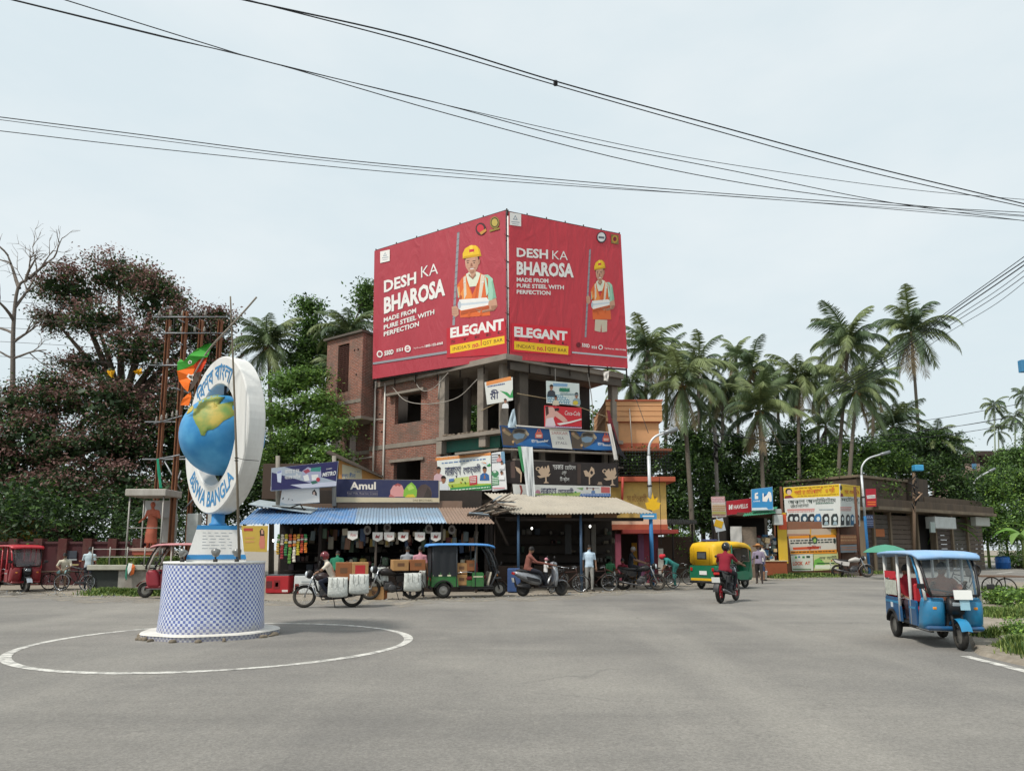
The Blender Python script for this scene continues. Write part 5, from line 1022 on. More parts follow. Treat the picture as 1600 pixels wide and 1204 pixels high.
part_box(ts,'blue_bin',mat('#34507f',.6,dirt=.3),(XA(803,28.0),28.0,.48),(.5,.5,.9),None,.03)
bulb(922,822,29.5,'lit bulb hanging in the tea stall right of the middle post'); bulb(831,825,30.5,'lit bulb hanging in the tea stall behind the scooter')
# ------------------------------------------------------------------ orange washed house
ob = thing('orange_house','orange and yellow washed house with striped parapet right of the brick building','house',V((XA(1000,37),37,0)))
OR1,OR2,ORY = mat('#cf9a6d',.85,var=.1,sc=1.5,dirt=.35),mat('#a85a40',.85,var=.15,dirt=.2),mat('#c4a25a',.85,var=.12,dirt=.35); OX0,OX1 = XA(950,36.5),XA(1029,36.5,650)
def oh(name,m,z0,z1,y0=36.5,y1=41.5,x0=None,x1=None): return part_box(ob,name,m,(((OX0 if x0 is None else x0) + (OX1 if x1 is None else x1)) / 2,(y0 + y1) / 2,(z0 + z1) / 2),((OX1 if x1 is None else x1) - (OX0 if x0 is None else x0),y1 - y0,z1 - z0),None,.01)
zz = lambda py: ZH(py,36.5)
oh('wall',OR1,zz(692),zz(652)); oh('band',OR2,zz(704),zz(692),36.46,41.54)
for k,py in enumerate((628,636,644,652)): oh('parapet_stripe',OR1,zz(py + 7.2),zz(py),36.3,41.6,OX0,OX1 + .15); oh('parapet_stripe',OR2,zz(py + 8),zz(py + 7.2) - .005,36.34,41.56,OX0,OX1 + .1)
oh('coping',OR2,zz(628) + .002,zz(625.5),36.24,41.66,OX0,OX1 + .2)
oh('balcony_roof',mat('#7a4a35',.8),zz(708),zz(704) - .003,35.6,41.5,OX0,OX1 + .45); oh('balcony_slab',mat('#a8553d',.85,var=.15),zz(755),zz(748),35.3,41.5,OX0,OX1 + .5)
oh('rear_wall',SOOT,zz(748),zz(708),38.4,38.6); oh('wall',ORY,zz(812),zz(755) - .003,35.7,41.4,OX0,OX1 + .1); oh('band',OR2,zz(828),zz(820),35.6,41.4,OX0,OX1 + .12); oh('band',mat('#d9b59a',.85),zz(820) + .002,zz(812) - .003,35.66,41.4,OX0,OX1 + .1); oh('canopy',mat('#8f3a33',.85),zz(834),zz(828) - .003,35.0,41.4,OX0 + .6,OX1 + .5)
oh('rear_wall',mat('#33251f',.9),0,zz(834) - .003,37.4,37.6)
for px,m_ in ((966,'#9a4f60'),(1002,'#6d4560'),(1024,'#6a3038'),(1010,'#7a3040')): oh('pillar',mat(m_,.8,var=.2),0,zz(834) - .004,35.9,36.2,XA(px,36) - .14,XA(px,36) + .14)
oh('door',mat('#b5872f',.8,var=.2),0,2.0,37.1,37.2,XA(988,37),XA(996,37)); oh('notice_board',mat('#a8a59c',.8,var=.5,sc=14),.3,1.7,35.6,35.7,XA(1026,36),XA(1034,36))
GRL = mat('#232a26',.7,.3)
for i in range(19): x = OX0 + .3 + i * (OX1 - OX0) / 18.5; part_bar(ob,'grille_bar',GRL,[(x,35.5,zz(748)),(x,35.5,zz(708))],.018,5)
for i in range(8): z = zz(748) + (zz(708) - zz(748)) * (i + .5) / 8; part_bar(ob,'grille_rail',GRL,[(OX0 + .2,35.47,z),(OX1 + .4,35.47,z)],.018,5)
B = Board([V((OX0,35.69,zz(757))),V((OX1,35.69,zz(757))),V((OX1,35.69,zz(790))),V((OX0,35.69,zz(790)))],(760,560,1570 / 300),ob); B.text('মা মৈত্রেয়ী ভবন',(1150,1168),(1385,1172),66,66,flat('#9a6a3a'),.0,full=True)
part_bar(ob,'drain_pipe',mat('#b5463a',.6),[W(973,745,35.3),W(972,790,35.3)],.06); part_bar(ob,'drain_pipe',PVC,[(XA(985,36.2,680),36.25,zz(640)),(XA(988,36.2,700),36.25,zz(704))],.025)
# ------------------------------------------------------------------ vehicles: local x forward, y left, z up, origin on the ground
TYRE,RIMS,BLK,CHR,RUB = mat('#1c1b1a',.85,var=.3,dirt=.5,dirtc=(.18,.16,.13)),mat('#8d8b86',.4,.7,dirt=.3),mat('#17171a',.5,var=.3,dirt=.35,dirtc=(.12,.11,.1)),mat('#b9bcc0',.25,.9),mat('#222120',.8)
GLASS = glass_mat((.82,.9,.93),.06,.72); DGLASS = glass_mat((.5,.55,.58),.08,.35)
PLATE = mat('#d9dad6',.5,var=.05)
def prt(name,par,m): b = MB(m); b._n,b._p = name,par; return b
def wheel(par,x,y,r_,w,rimm=RIMS,spokes=0,tr=.06):
 b = MB(TYRE); b.torus((x,y,r_),r_ - tr,tr,26,8,'y',w / tr / 2); wl_ = b.build('wheel',par)
 b = MB(rimm)
 if spokes:
  b.torus((x,y,r_),r_ - tr * 1.55,tr * .35,24,6,'y',1.6); b.tube([(x,y - w * .6,r_),(x,y + w * .6,r_)],.035,8)
  for i in range(spokes): a = 2 * math.pi * i / spokes; b.tube([(x,y + (.02 if i % 2 else -.02),r_),(x + (r_ - tr * 1.5) * math.cos(a),y,r_ + (r_ - tr * 1.5) * math.sin(a))],.004 if spokes > 8 else .02,4,False)
 else:
  for s_ in (-1,1): b.lathe([(r_ - tr * 1.4,0),(r_ - tr * 1.5,w * .28 * s_),(r_ * .45,w * .12 * s_),(.05,w * .3 * s_),(.02,w * .34 * s_)],18,Matrix.Translation((x,y,r_)) @ Matrix.Rotation(R(90),4,'X'))
 b.build('rim',wl_); return wl_
def bars(par,name,m,segs,r_=.02,n=7):
 for s_ in segs: b = MB(m); b.tube([V(p) for p in s_],r_,n); b.build(name,par)
def rr(x0,x1,y0,y1,z,rad=.08,k=3):
 """rounded rectangle ring at height z"""
 P = []
 for cx_,cy_,a0 in ((x1 - rad,y1 - rad,0),(x0 + rad,y1 - rad,90),(x0 + rad,y0 + rad,180),(x1 - rad,y0 + rad,270)):
  for i in range(k + 1): a = R(a0 + 90 * i / k); P.append((cx_ + rad * math.cos(a),cy_ + rad * math.sin(a),z))
 return P
def rx(y0,y1,z0,z1,x,rad=.1,k=4):
 """rounded rectangle ring across the vehicle at x"""
 P = []
 for cy_,cz_,a0 in ((y1 - rad,z1 - rad,0),(y0 + rad,z1 - rad,90),(y0 + rad,z0 + rad,180),(y1 - rad,z0 + rad,270)):
  for i in range(k + 1): a = R(a0 + 90 * i / k); P.append((x,cy_ + rad * math.cos(a),cz_ + rad * math.sin(a)))
 return P
def e_rickshaw(label,loc,rz,sc,body,body2,roofm,postm,curtain=None,front='cowl',rear_text=False,group='electric rickshaws',seatm=None):
 t = thing('electric_rickshaw',label,'rickshaw',loc,rz,group,sc); seatm = seatm or mat('#6b1f26',.6)
 wheel(t,-.82,.43,.25,.12); wheel(t,-.82,-.43,.25,.12); wheel(t,1.12,0,.25,.11)
 b = MB(BLK); b.box((-.1,0,.36),(1.9,.86,.06),None,.02); b.box((-.82,0,.25),(.08,.84,.08)); b.box((.3,.36,.3),(1.1,.05,.06)); b.box((.3,-.36,.3),(1.1,.05,.06)); b.build('chassis',t)
 for s_ in (-1,1):
  y = .47 * s_
  arch = [(-1.2,.36),(-1.13,.36)] + [(-.82 + .31 * math.cos(R(a)),.27 + .31 * math.sin(R(a))) for a in range(160,10,-15)] + [(-.5,.36),(-.33,.36),(-.36,.62),(-.44,.82),(-1.18,.82)]
  b = MB(body); b.side(arch,y - .02,y + .02); p_ = b.build('side_panel',t)
  b = MB(body2); b.side([(-1.17,.70),(-.42,.70),(-.45,.75),(-1.17,.75)],y + .021 * s_,y + .027 * s_); b.build('stripe',p_)
  b = MB(BLK); b.side([(-.82 + q * math.cos(R(a)),.25 + q * math.sin(R(a))) for q,rng in ((.33,range(15,170,12)),(.29,range(168,14,-12))) for a in rng],y - .06 * s_,y + .05 * s_); b.build('wheel_arch',t)
  b = MB(body); b.side([(.12,.36),(.5,.36),(.5,.78),(.46,.82),(.16,.82),(.12,.78)],y - .02,y + .02); d_ = b.build('side_panel',t)
  b = MB(body2); b.side([(.15,.66),(.47,.66),(.47,.70),(.15,.70)],y + .021 * s_,y + .027 * s_); b.build('stripe',d_)
  bars(t,'post',postm,[[(-1.16,y,.8),(-1.18,y,1.66)],[(-.40,y,.36),(-.40,y,1.68)],[(.22,y,.36),(.22,y,1.70)]],.028)
  bars(t,'windscreen_pillar',postm,[[(.92,y * .98,.86),(.86,y * 1.0,1.1),(.74,y * 1.0,1.4),(.56,y,1.68)]],.028)
  bars(t,'grab_rail',CHR,[[(-.40,y,.8),(-.1,y,.84),(.22,y,.8)]],.012)
 b = MB(body); b.box((-1.2,0,.60),(.04,.92,.46),None,.015); b.build('tailboard',t)
 b = MB(BLK); b.box((-1.24,0,.32),(.06,.9,.07),None,.015); b.build('bumper',t)
 for s_ in (-1,1): b = MB(mat('#a8231f',.3)); b.box((-1.228,.36 * s_,.62),(.02,.1,.14),None,.008); b.build('tail_light',t)
 for x,w in ((-.92,.40),(.1,.34)):
  b = MB(seatm); b.box((x,0,.62),(w,.86,.12),None,.04); b.build('seat',t)
  b = MB(body); b.box((x,0,.46),(w * .9,.84,.2)); b.build('seat_box',t)
 b = MB(seatm); b.box((-1.12,0,.98),(.08,.86,.42),None,.03); b.build('backrest',t); b = MB(seatm); b.box((.27,0,.95),(.07,.86,.36),None,.03); b.build('backrest',t)
 b = MB(seatm); b.box((.48,0,.66),(.3,.5,.1),None,.03); b.build('driver_seat',t)
 # roof with rolled edges
 b = MB(roofm); rg = []
 for x,dz,hw in ((-1.36,-.05,.52),(-1.33,.0,.56),(-1.0,.02,.58),(-.2,.025,.58),(.4,.02,.58),(.68,.0,.57),(.84,-.045,.55),(.87,-.08,.53)): rg.append([(x,hw * u,1.70 + dz + c) for u,c in ((-1,-.03),(-.98,.01),(-.8,.028),(-.4,.04),(0,.045),(.4,.04),(.8,.028),(.98,.01),(1,-.03),(.9,-.035),(0,-.01),(-.9,-.035))])
 b.loft(rg,True,True,True); b.build('roof',t)
 if front == 'cowl':
  for s_ in (-1,1):
   y0,y1 = sorted((.13 * s_,.50 * s_)); b = MB(body2 if body2 is not CHR else body); b.loft([rr(.52,.86,y0,y1,.34,.09),rr(.52,.95,y0,y1,.46,.12),rr(.56,.99,y0,y1,.66,.13),rr(.64,.98,y0,y1,.82,.12),rr(.72,.93,y0 + .01,y1 - .01,.90,.08)],True,True,True); b.build('leg_shield',t)
  b = MB(BLK); b.box((.78,0,.60),(.2,.28,.5),None,.04); b.build('fork_housing',t); b = MB(body); b.box((.72,0,.36),(.5,.96,.08),None,.03); b.build('sill',t); b = MB(CHR); b.box((.6,0,.315),(.56,.9,.03),None,.01); b.build('footplate',t)
 else:
  bars(t,'front_frame',postm,[[(.75,-.4,.36),(.98,-.4,.84)],[(.75,.4,.36),(.98,.4,.84)],[(.98,-.4,.84),(.98,.4,.84)],[(.9,-.4,.62),(1.15,-.12,.62),(1.15,.12,.62),(.9,.4,.62)]],.025); b = MB(mat('#b9b2a0',.6,dirt=.4)); b.box((.72,0,.6),(.05,.8,.46),Matrix.Rotation(R(14),3,'Y'),.02); b.build('leg_shield',t)
 b = MB(GLASS); b.loft([[(.99,-.39,.95),(.99,0,.95),(.99,.39,.95)],[(.93,-.40,1.12),(.95,0,1.12),(.93,.40,1.12)],[(.82,-.42,1.38),(.84,0,1.38),(.82,.42,1.38)],[(.66,-.43,1.64),(.67,0,1.64),(.66,.43,1.64)]],False,False,True); b.build('windscreen',t,False)
 bars(t,'windscreen_frame',BLK,[[(1.0,-.40,.95),(1.0,.40,.95)],[(.64,-.44,1.66),(.64,.44,1.66)]] + [[(1.01,q * .40,.95),(.95,q * .43,1.12),(.84,q * .45,1.38),(.66,q * .46,1.66)] for q in (-1,1)],.026); bars(t,'wiper',BLK,[[(1.02,.05,.92),(.95,.25,1.2)]],.008)
 # fork, mudguard, lamp, handlebar
 bars(t,'fork',BLK,[[(1.12,.08,.25),(1.0,.08,.62),(.86,.06,.98)],[(1.12,-.08,.25),(1.0,-.08,.62),(.86,-.06,.98)]],.025)
 b = MB(body2 if front == 'cowl' else BLK); b.loft([[(1.12 + .30 * math.cos(R(a)),u,.26 + .30 * math.sin(R(a)) - abs(u) * .15) for u in (-.09,-.05,0,.05,.09)] for a in range(20,165,14)],False,False,True); b.build('mudguard',t)
 b = MB(BLK); b.loft([rr(.90,1.06,-.13,.13,.62,.05),rr(.90,1.10,-.14,.14,.74,.06),rr(.90,1.06,-.13,.13,.90,.05)],True,True,True); hl = b.build('headlamp',t); b = MB(mat('#9aa3a8',.15,.3)); b.box((1.09,0,.80),(.03,.16,.07),None,.012); b.build('lens',hl)
 bars(t,'handlebar',BLK,[[(.70,.34,1.06),(.80,.2,1.04),(.86,0,1.0),(.80,-.2,1.04),(.70,-.34,1.06)]],.016)
 for s_ in (-1,1):
  b = MB(BLK); b.tube([(.96,.44 * s_,1.0),(1.06,.55 * s_,1.08)],.008,5); b.box((1.07,.58 * s_,1.12),(.03,.13,.09),None,.012); b.build('mirror',t)
  b = MB(mat('#d98a2a',.3)); b.box((.98,.34 * s_,.72),(.03,.07,.05),None,.01); b.build('indicator',t)
 if curtain:
  for s_ in (-1,1):
   b = MB(curtain); b.loft([[(x,(.50 + .012 * math.sin(x * 22)) * s_,z) for x in [-1.2 + i * .8 / 14 for i in range(15)]] for z in (.70,1.0,1.35,1.70)],False,False,True); b.build('curtain',t,False)
  b = MB(curtain); b.loft([[(-1.235 + .012 * math.sin(y * 20),y,z) for y in [-.5 + i / 12 for i in range(13)]] for z in (.66,1.0,1.35,1.70)],False,False,True); b.build('curtain',t,False)
 return t
def auto_rickshaw(label,loc,rz,sc):
 t = thing('auto_rickshaw',label,'rickshaw',loc,rz,None,sc); YL,GN = mat('#dcae1e',.55,var=.1,dirt=.25),mat('#12684a',.45,var=.12,dirt=.25)
 wheel(t,-.78,.47,.21,.11); wheel(t,-.78,-.47,.21,.11); wheel(t,1.12,0,.21,.11)
 b = MB(GN); b.loft([rx(-.60,.60,.33,.86,-1.24,.08),rx(-.63,.63,.30,.87,-1.15,.1),rx(-.63,.63,.30,.87,-.42,.06),rx(-.61,.61,.30,.62,-.30,.06)],True,True,False); b.build('body',t)
 b = MB(YL); b.box((-1.235,0,.36),(.02,1.1,.09),None,.005); b.build('stripe',t)
 b = MB(YL); b.loft([rx(-.56,.56,.87,1.58,-1.24,.16,5),rx(-.62,.62,.87,1.67,-1.12,.18,5),rx(-.635,.635,.872,1.72,-.8,.18,5),rx(-.635,.635,.872,1.73,-.42,.18,5)],True,True,True); b.build('hood',t)
 # the canopy over the open bay
 b = MB(YL); rg = []
 for x,z in ((-.42,1.73),(.1,1.74),(.5,1.70),(.72,1.62),(.78,1.54)): rg.append([(x,.635 * u,z + c) for u,c in ((-1,-.2),(-.97,-.08),(-.85,-.02),(-.4,.0),(0,.005),(.4,0),(.85,-.02),(.97,-.08),(1,-.2),(.93,-.2),(.8,-.06),(-.8,-.06),(-.93,-.2))])
 b.loft(rg,True,True,True); b.build('canopy',t)
 b = MB(BLK); b.box((-1.245,.0,1.22),(.03,.44,.28),None,.012); wd = b.build('rear_window',t); b = MB(DGLASS); b.box((-1.262,0,1.22),(.006,.36,.2)); b.build('pane',wd)
 for y in (-.28,.28): bars(t,'seam',mat('#a8820f',.7),[[(-1.25,y * 1.3,.88),(-1.25,y * 1.3,1.5)]],.008)
 b = MB(mat('#3b3f6a',.6)); b.lathe([(.30,0),(.30,.05),(.26,.07)],20,Matrix.Translation((-.55,.2,1.735))); b.build('roof_tyre_cover',t)
 b = MB(BLK); b.box((.1,0,.31),(1.2,1.1,.05),None,.015); b.box((-1.28,0,.27),(.07,1.12,.08),None,.02); b.build('bumper',t)
 b = MB(GN); b.loft([rr(.62,.95,-.50,.50,.32,.12),rr(.66,1.18,-.42,.42,.45,.18),rr(.70,1.18,-.40,.40,.72,.18),rr(.80,1.02,-.46,.46,.98,.08)],True,True,True); b.build('nose',t)
 for s_ in (-1,1):
  bars(t,'door_pillar',GN,[[(-.32,.62 * s_,.4),(-.36,.62 * s_,1.6)],[(.55,.58 * s_,.34),(.80,.54 * s_,.98),(.72,.58 * s_,1.6)]],.03)
  b = MB(mat('#a8231f',.3)); b.box((-1.255,.5 * s_,.72),(.03,.1,.12),None,.01); b.build('tail_light',t); b = MB(BLK); b.tube([(.9,.5 * s_,1.05),(1.0,.66 * s_,1.12)],.009,5); b.box((1.0,.70 * s_,1.16),(.03,.12,.14),None,.012); b.build('mirror',t)
 b = MB(GN); b.side([(-.28,.34),(.55,.34),(.66,.62),(.4,.66),(-.28,.62)],-.62,-.58); b.build('door',t)
 b = MB(DGLASS); b.loft([[(.86,-.44,1.0),(.90,0,1.0),(.86,.44,1.0)],[(.74,-.48,1.56),(.77,0,1.56),(.74,.48,1.56)]],False,False,True); b.build('windscreen',t,False)
 b = MB(BLK); b.box((-.72,0,.68),(.5,1.1,.14),None,.04); b.box((-1.0,0,.95),(.1,1.1,.5),None,.03); b.build('seat',t); b = MB(BLK); b.box((.25,0,.66),(.36,.6,.12),None,.03); b.build('driver_seat',t)
 bars(t,'handlebar',BLK,[[(.62,.3,1.0),(.74,0,.95),(.62,-.3,1.0)]],.018); bars(t,'fork',BLK,[[(1.12,.09,.21),(1.02,.09,.55)],[(1.12,-.09,.21),(1.02,-.09,.55)]],.025)
 b = MB(GN); b.loft([[(1.12 + .26 * math.cos(R(a)),u,.22 + .26 * math.sin(R(a))) for u in (-.08,0,.08)] for a in range(15,170,14)],False,False,True); b.build('mudguard',t); b = MB(CHR); b.ell((1.2,0,.66),(.05,.09,.09),12,8); b.build('headlamp',t)
 b = MB(PLATE); b.box((-1.262,-.05,.60),(.008,.34,.14)); b.build('number_plate',t)
 return t
def motorcycle(label,loc,rz,sc,tank,rim=RIMS,trim=BLK,lean=0.0,spokes=10,r_=.30,tr=.055,group='motorcycles',plate=True,guard=None):
 t = thing('motorcycle',label,'motorcycle',loc,rz,group,sc); t.rotation_euler = (R(lean),0,rz)
 wheel(t,-.62,0,r_,.11,rim,spokes,tr); wheel(t,.66,0,r_,.095,rim,spokes,tr)
 bars(t,'fork',CHR,[[(.66,s_ * .085,r_),(.50,s_ * .085,.70),(.42,s_ * .07,.92)] for s_ in (-1,1)],.02); bars(t,'swing_arm',BLK,[[(-.62,s_ * .09,r_),(-.05,s_ * .07,.38)] for s_ in (-1,1)],.022); bars(t,'shock_absorber',BLK,[[(-.55,s_ * .12,.36),(-.42,s_ * .12,.70)] for s_ in (-1,1)],.028)
 bars(t,'frame',BLK,[[(.44,0,.84),(.1,0,.72),(-.3,0,.68),(-.72,0,.74)],[(.44,0,.80),(.32,0,.45),(.1,0,.26),(-.12,0,.30),(-.2,0,.6)]],.026)
 b = MB(mat('#4a4a4c',.5,.5,dirt=.4)); b.box((.12,0,.40),(.30,.24,.26),None,.05); b.lathe([(.11,-.15),(.13,-.13),(.13,.13),(.11,.15)],12,Matrix.Translation((.02,0,.34)) @ Matrix.Rotation(R(90),4,'X'))
 for i in range(5): b.box((.2,0,.44 + i * .028),(.16,.2,.012),Matrix.Rotation(R(-12),3,'Y'))
 b.build('engine',t)
 b = MB(tank); b.loft([[(x,w * math.cos(a),z + h * math.sin(a)) for a in [2 * math.pi * j / 14 for j in range(14)]] for x,z,w,h in ((.40,.80,.04,.04),(.34,.82,.12,.10),(.2,.83,.155,.125),(.02,.80,.13,.10),(-.12,.76,.08,.06),(-.16,.75,.02,.02))],True,True,True); b.build('tank',t)
 b = MB(BLK); b.loft([[(x,w * math.cos(a),z + h * math.sin(a)) for a in [2 * math.pi * j / 12 for j in range(12)]] for x,z,w,h in ((-.08,.76,.06,.04),(-.2,.78,.125,.05),(-.5,.80,.13,.05),(-.74,.84,.11,.045),(-.82,.85,.03,.02))],True,True,True); b.build('seat',t)
 for s_ in (-1,1): b = MB(tank); b.side([(-.12,.52),(-.08,.70),(-.5,.76),(-.80,.84),(-.70,.70),(-.35,.54)],.10 * s_,.125 * s_); b.build('side_panel',t)
 b = MB(tank); b.loft([[(.66 + (r_ + .035) * math.cos(R(a)),u,r_ + (r_ + .035) * math.sin(R(a)) - abs(u) * .3) for u in (-.06,-.03,0,.03,.06)] for a in range(25,175,12)],False,False,True); b.build('front_mudguard',t)
 b = MB(BLK); b.loft([[(-.62 + (r_ + .06) * math.cos(R(a)),u,r_ + (r_ + .06) * math.sin(R(a)) - abs(u) * .2) for u in (-.07,0,.07)] for a in range(45,185,12)],False,False,True); b.build('rear_mudguard',t)
 b = MB(BLK); b.ell((.55,0,.90),(.10,.10,.12),12,8); hl = b.build('headlamp',t); b = MB(mat('#cfd6da',.12,.2)); b.ell((.62,0,.90),(.05,.08,.09),12,8); b.build('lens',hl)
 bars(t,'handlebar',BLK,[[(.26,.36,1.0),(.36,.24,1.02),(.42,.08,.98),(.42,-.08,.98),(.36,-.24,1.02),(.26,-.36,1.0)]],.014)
 for s_ in (-1,1): b = MB(BLK); b.tube([(.34,.27 * s_,1.02),(.30,.36 * s_,1.2)],.007,5); b.ell((.29,.38 * s_,1.22),(.02,.06,.04),10,6); b.build('mirror',t)
 b = MB(mat('#5c5c5e',.35,.8,dirt=.3)); b.tube([(.26,-.10,.36),(.2,-.13,.2),(-.1,-.14,.22),(-.35,-.16,.26),(-.85,-.17,.36)],[.02,.02,.025,.045,.05],9); b.build('exhaust',t)
 b = MB(mat('#a8231f',.25)); b.box((-.86,0,.78),(.04,.16,.07),None,.015); b.build('tail_light',t)
 if plate: b = MB(PLATE); b.box((-.93,0,.62),(.012,.22,.14),Matrix.Rotation(R(-15),3,'Y')); b.build('number_plate',t)
 bars(t,'foot_peg',BLK,[[(.0,-.24,.32),(.0,.24,.32)],[(-.35,-.2,.38),(-.35,.2,.38)]],.014); bars(t,'stand',BLK,[[(-.1,.1,.3),(-.16,.26,.02)]],.012)
 if guard: bars(t,'crash_guard',CHR,[[(.40,s_ * .1,.66),(.44,s_ * .28,.56),(.36,s_ * .28,.34),(.2,s_ * .1,.28)] for s_ in (-1,1)],.014)
 return t
def scooter(label,loc,rz,sc,body):
 t = thing('scooter',label,'scooter',loc,rz,None,sc)
 wheel(t,-.60,0,.22,.11,BLK,0,.06); wheel(t,.66,0,.22,.10,BLK,0,.055)
 b = MB(body); b.loft([[(x,w * math.cos(a),z + h * math.sin(a)) for a in [2 * math.pi * j / 16 for j in range(16)]] for x,z,w,h in ((.0,.48,.08,.12),(-.08,.50,.15,.17),(-.3,.54,.19,.18),(-.55,.60,.19,.15),(-.80,.68,.14,.09),(-.92,.72,.05,.04))],True,True,True); b.build('rear_body',t)
 for s_ in (-1,1): b = MB(BLK); b.side([(-.1,.42),(-.12,.52),(-.55,.62),(-.5,.50)],.185 * s_,.200 * s_); b.build('side_vent',t)
 b = MB(BLK); b.loft([[(x,w * math.cos(a),z + h * math.sin(a)) for a in [2 * math.pi * j / 12 for j in range(12)]] for x,z,w,h in ((.04,.70,.05,.03),(-.05,.73,.12,.05),(-.4,.76,.13,.05),(-.72,.79,.11,.05),(-.82,.79,.03,.02))],True,True,True); b.build('seat',t)
 b = MB(body); b.loft([rr(.38,.46,-.20,.20,.30,.03),rr(.40,.50,-.22,.22,.5,.03),rr(.40,.50,-.19,.19,.75,.03),rr(.34,.44,-.12,.12,.92,.03)],True,True,True); b.build('apron',t)
 b = MB(BLK); b.box((.2,0,.29),(.5,.34,.05),None,.015); b.build('footboard',t)
 b = MB(body); b.loft([[(.66 + .275 * math.cos(R(a)),u,.23 + .275 * math.sin(R(a)) - abs(u) * .4) for u in (-.09,-.05,0,.05,.09)] for a in range(10,175,14)],False,False,True); b.build('mudguard',t)
 bars(t,'fork',BLK,[[(.66,s_ * .07,.22),(.48,s_ * .05,.6)] for s_ in (-1,1)],.022); b = MB(body); b.ell((.40,0,.98),(.12,.16,.08),12,8); b.build('handle_cover',t); bars(t,'handlebar',BLK,[[(.28,.34,1.02),(.38,.12,1.0),(.38,-.12,1.0),(.28,-.34,1.02)]],.016)
 for s_ in (-1,1): b = MB(BLK); b.tube([(.36,.24 * s_,1.02),(.33,.32 * s_,1.17)],.007,5); b.ell((.32,.34 * s_,1.19),(.02,.055,.045),10,6); b.build('mirror',t)
 b = MB(mat('#b52a26',.25)); b.box((-.92,0,.70),(.05,.24,.08),None,.02); b.build('tail_light',t); b = MB(PLATE); b.box((-.93,0,.50),(.012,.22,.13),Matrix.Rotation(R(-10),3,'Y')); b.build('number_plate',t)
 b = MB(BLK); b.box((-.55,-.12,.30),(.3,.08,.16),None,.03); b.tube([(-.4,-.15,.27),(-.86,-.18,.33)],.045,8); b.build('exhaust',t); b = MB(BLK); b.box((-.86,0,.42),(.03,.14,.3),Matrix.Rotation(R(-14),3,'Y')); b.build('rear_mudflap',t); b = MB(mat('#cfd6da',.15,.2)); b.box((.50,0,.84),(.03,.16,.1),None,.02); b.build('headlamp',t)
 return t
def bicycle(label,loc,rz,col='#3a2a2a',lean=6,group='parked bicycles',rack=True):
 t = thing('bicycle',label,'bicycle',loc,rz,group); t.rotation_euler = (R(lean),0,rz); m = mat(col,.45,.2,dirt=.3); r_ = .34
 for x in (-.52,.52):
  b = MB(TYRE); b.torus((x,0,r_),r_ - .018,.018,28,6,'y'); w_ = b.build('wheel',t); b = MB(CHR); b.torus((x,0,r_),r_ - .042,.010,24,5,'y'); b.tube([(x,-.05,r_),(x,.05,r_)],.022,6)
  for i in range(14): a = 2 * math.pi * i / 14; b.tube([(x,.02 * (-1) ** i,r_),(x + (r_ - .04) * math.cos(a),0,r_ + (r_ - .04) * math.sin(a))],.003,3,False)
  b.build('rim',w_)
 hd,bb,st = (.36,0,.80),(-.06,0,.30),(-.2,0,.78)
 bars(t,'frame_tube',m,[[hd,(-.19,0,.76)],[(.38,0,.72),bb],[st,bb],[(.40,0,.66),(.35,0,.92)]],.017); bars(t,'stay',m,[[(-.52,s_ * .05,r_),(-.19,s_ * .02,.72)] for s_ in (-1,1)] + [[(-.52,s_ * .05,r_),bb] for s_ in (-1,1)],.009); bars(t,'fork',m,[[(.52,s_ * .05,r_),(.45,s_ * .05,.55),(.40,s_ * .02,.68)] for s_ in (-1,1)],.011)
 bars(t,'handlebar',CHR,[[(.18,.27,.95),(.32,.24,.98),(.38,.1,.96),(.36,0,.95),(.38,-.1,.96),(.32,-.24,.98),(.18,-.27,.95)]],.011); b = MB(BLK); b.loft([[(x,w * math.cos(a),.86 + h * math.sin(a)) for a in [2 * math.pi * j / 10 for j in range(10)]] for x,w,h in ((-.06,.02,.02),(-.14,.04,.03),(-.26,.10,.04),(-.34,.09,.035))],True,True,True); b.build('saddle',t); bars(t,'seat_post',CHR,[[st,(-.22,0,.86)]],.013)
 for x in (-.52,.52): b = MB(mat('#8f9194',.4,.6,dirt=.3)); b.loft([[(x + (r_ + .03) * math.cos(R(a)),u,r_ + (r_ + .03) * math.sin(R(a))) for u in (-.028,0,.028)] for a in (range(60,205,14) if x < 0 else range(20,150,13))],False,False,True); b.build('mudguard',t)
 b = MB(m); b.torus(bb,.085,.008,16,5,'y'); b.box((-.28,.04,.32),(.46,.02,.1),None,.009); b.build('chain_guard',t); bars(t,'crank',CHR,[[(-.06,.06,.30),(.05,.08,.18)],[(-.06,-.06,.30),(-.17,-.08,.42)]],.009)
 if rack: bars(t,'rack',BLK,[[(-.24,.06,.70),(-.72,.06,.71)],[(-.24,-.06,.70),(-.72,-.06,.71)],[(-.70,.06,.71),(-.56,.06,.34)],[(-.70,-.06,.71),(-.56,-.06,.34)]] + [[(x,-.06,.71),(x,.06,.71)] for x in (-.35,-.5,-.65)],.007)
 bars(t,'kick_stand',BLK,[[(-.42,.06,.32),(-.46,.22,.02)]],.009)
 return t
def place(px,py): g = G(px,py); return V((g.x,g.y,.012))
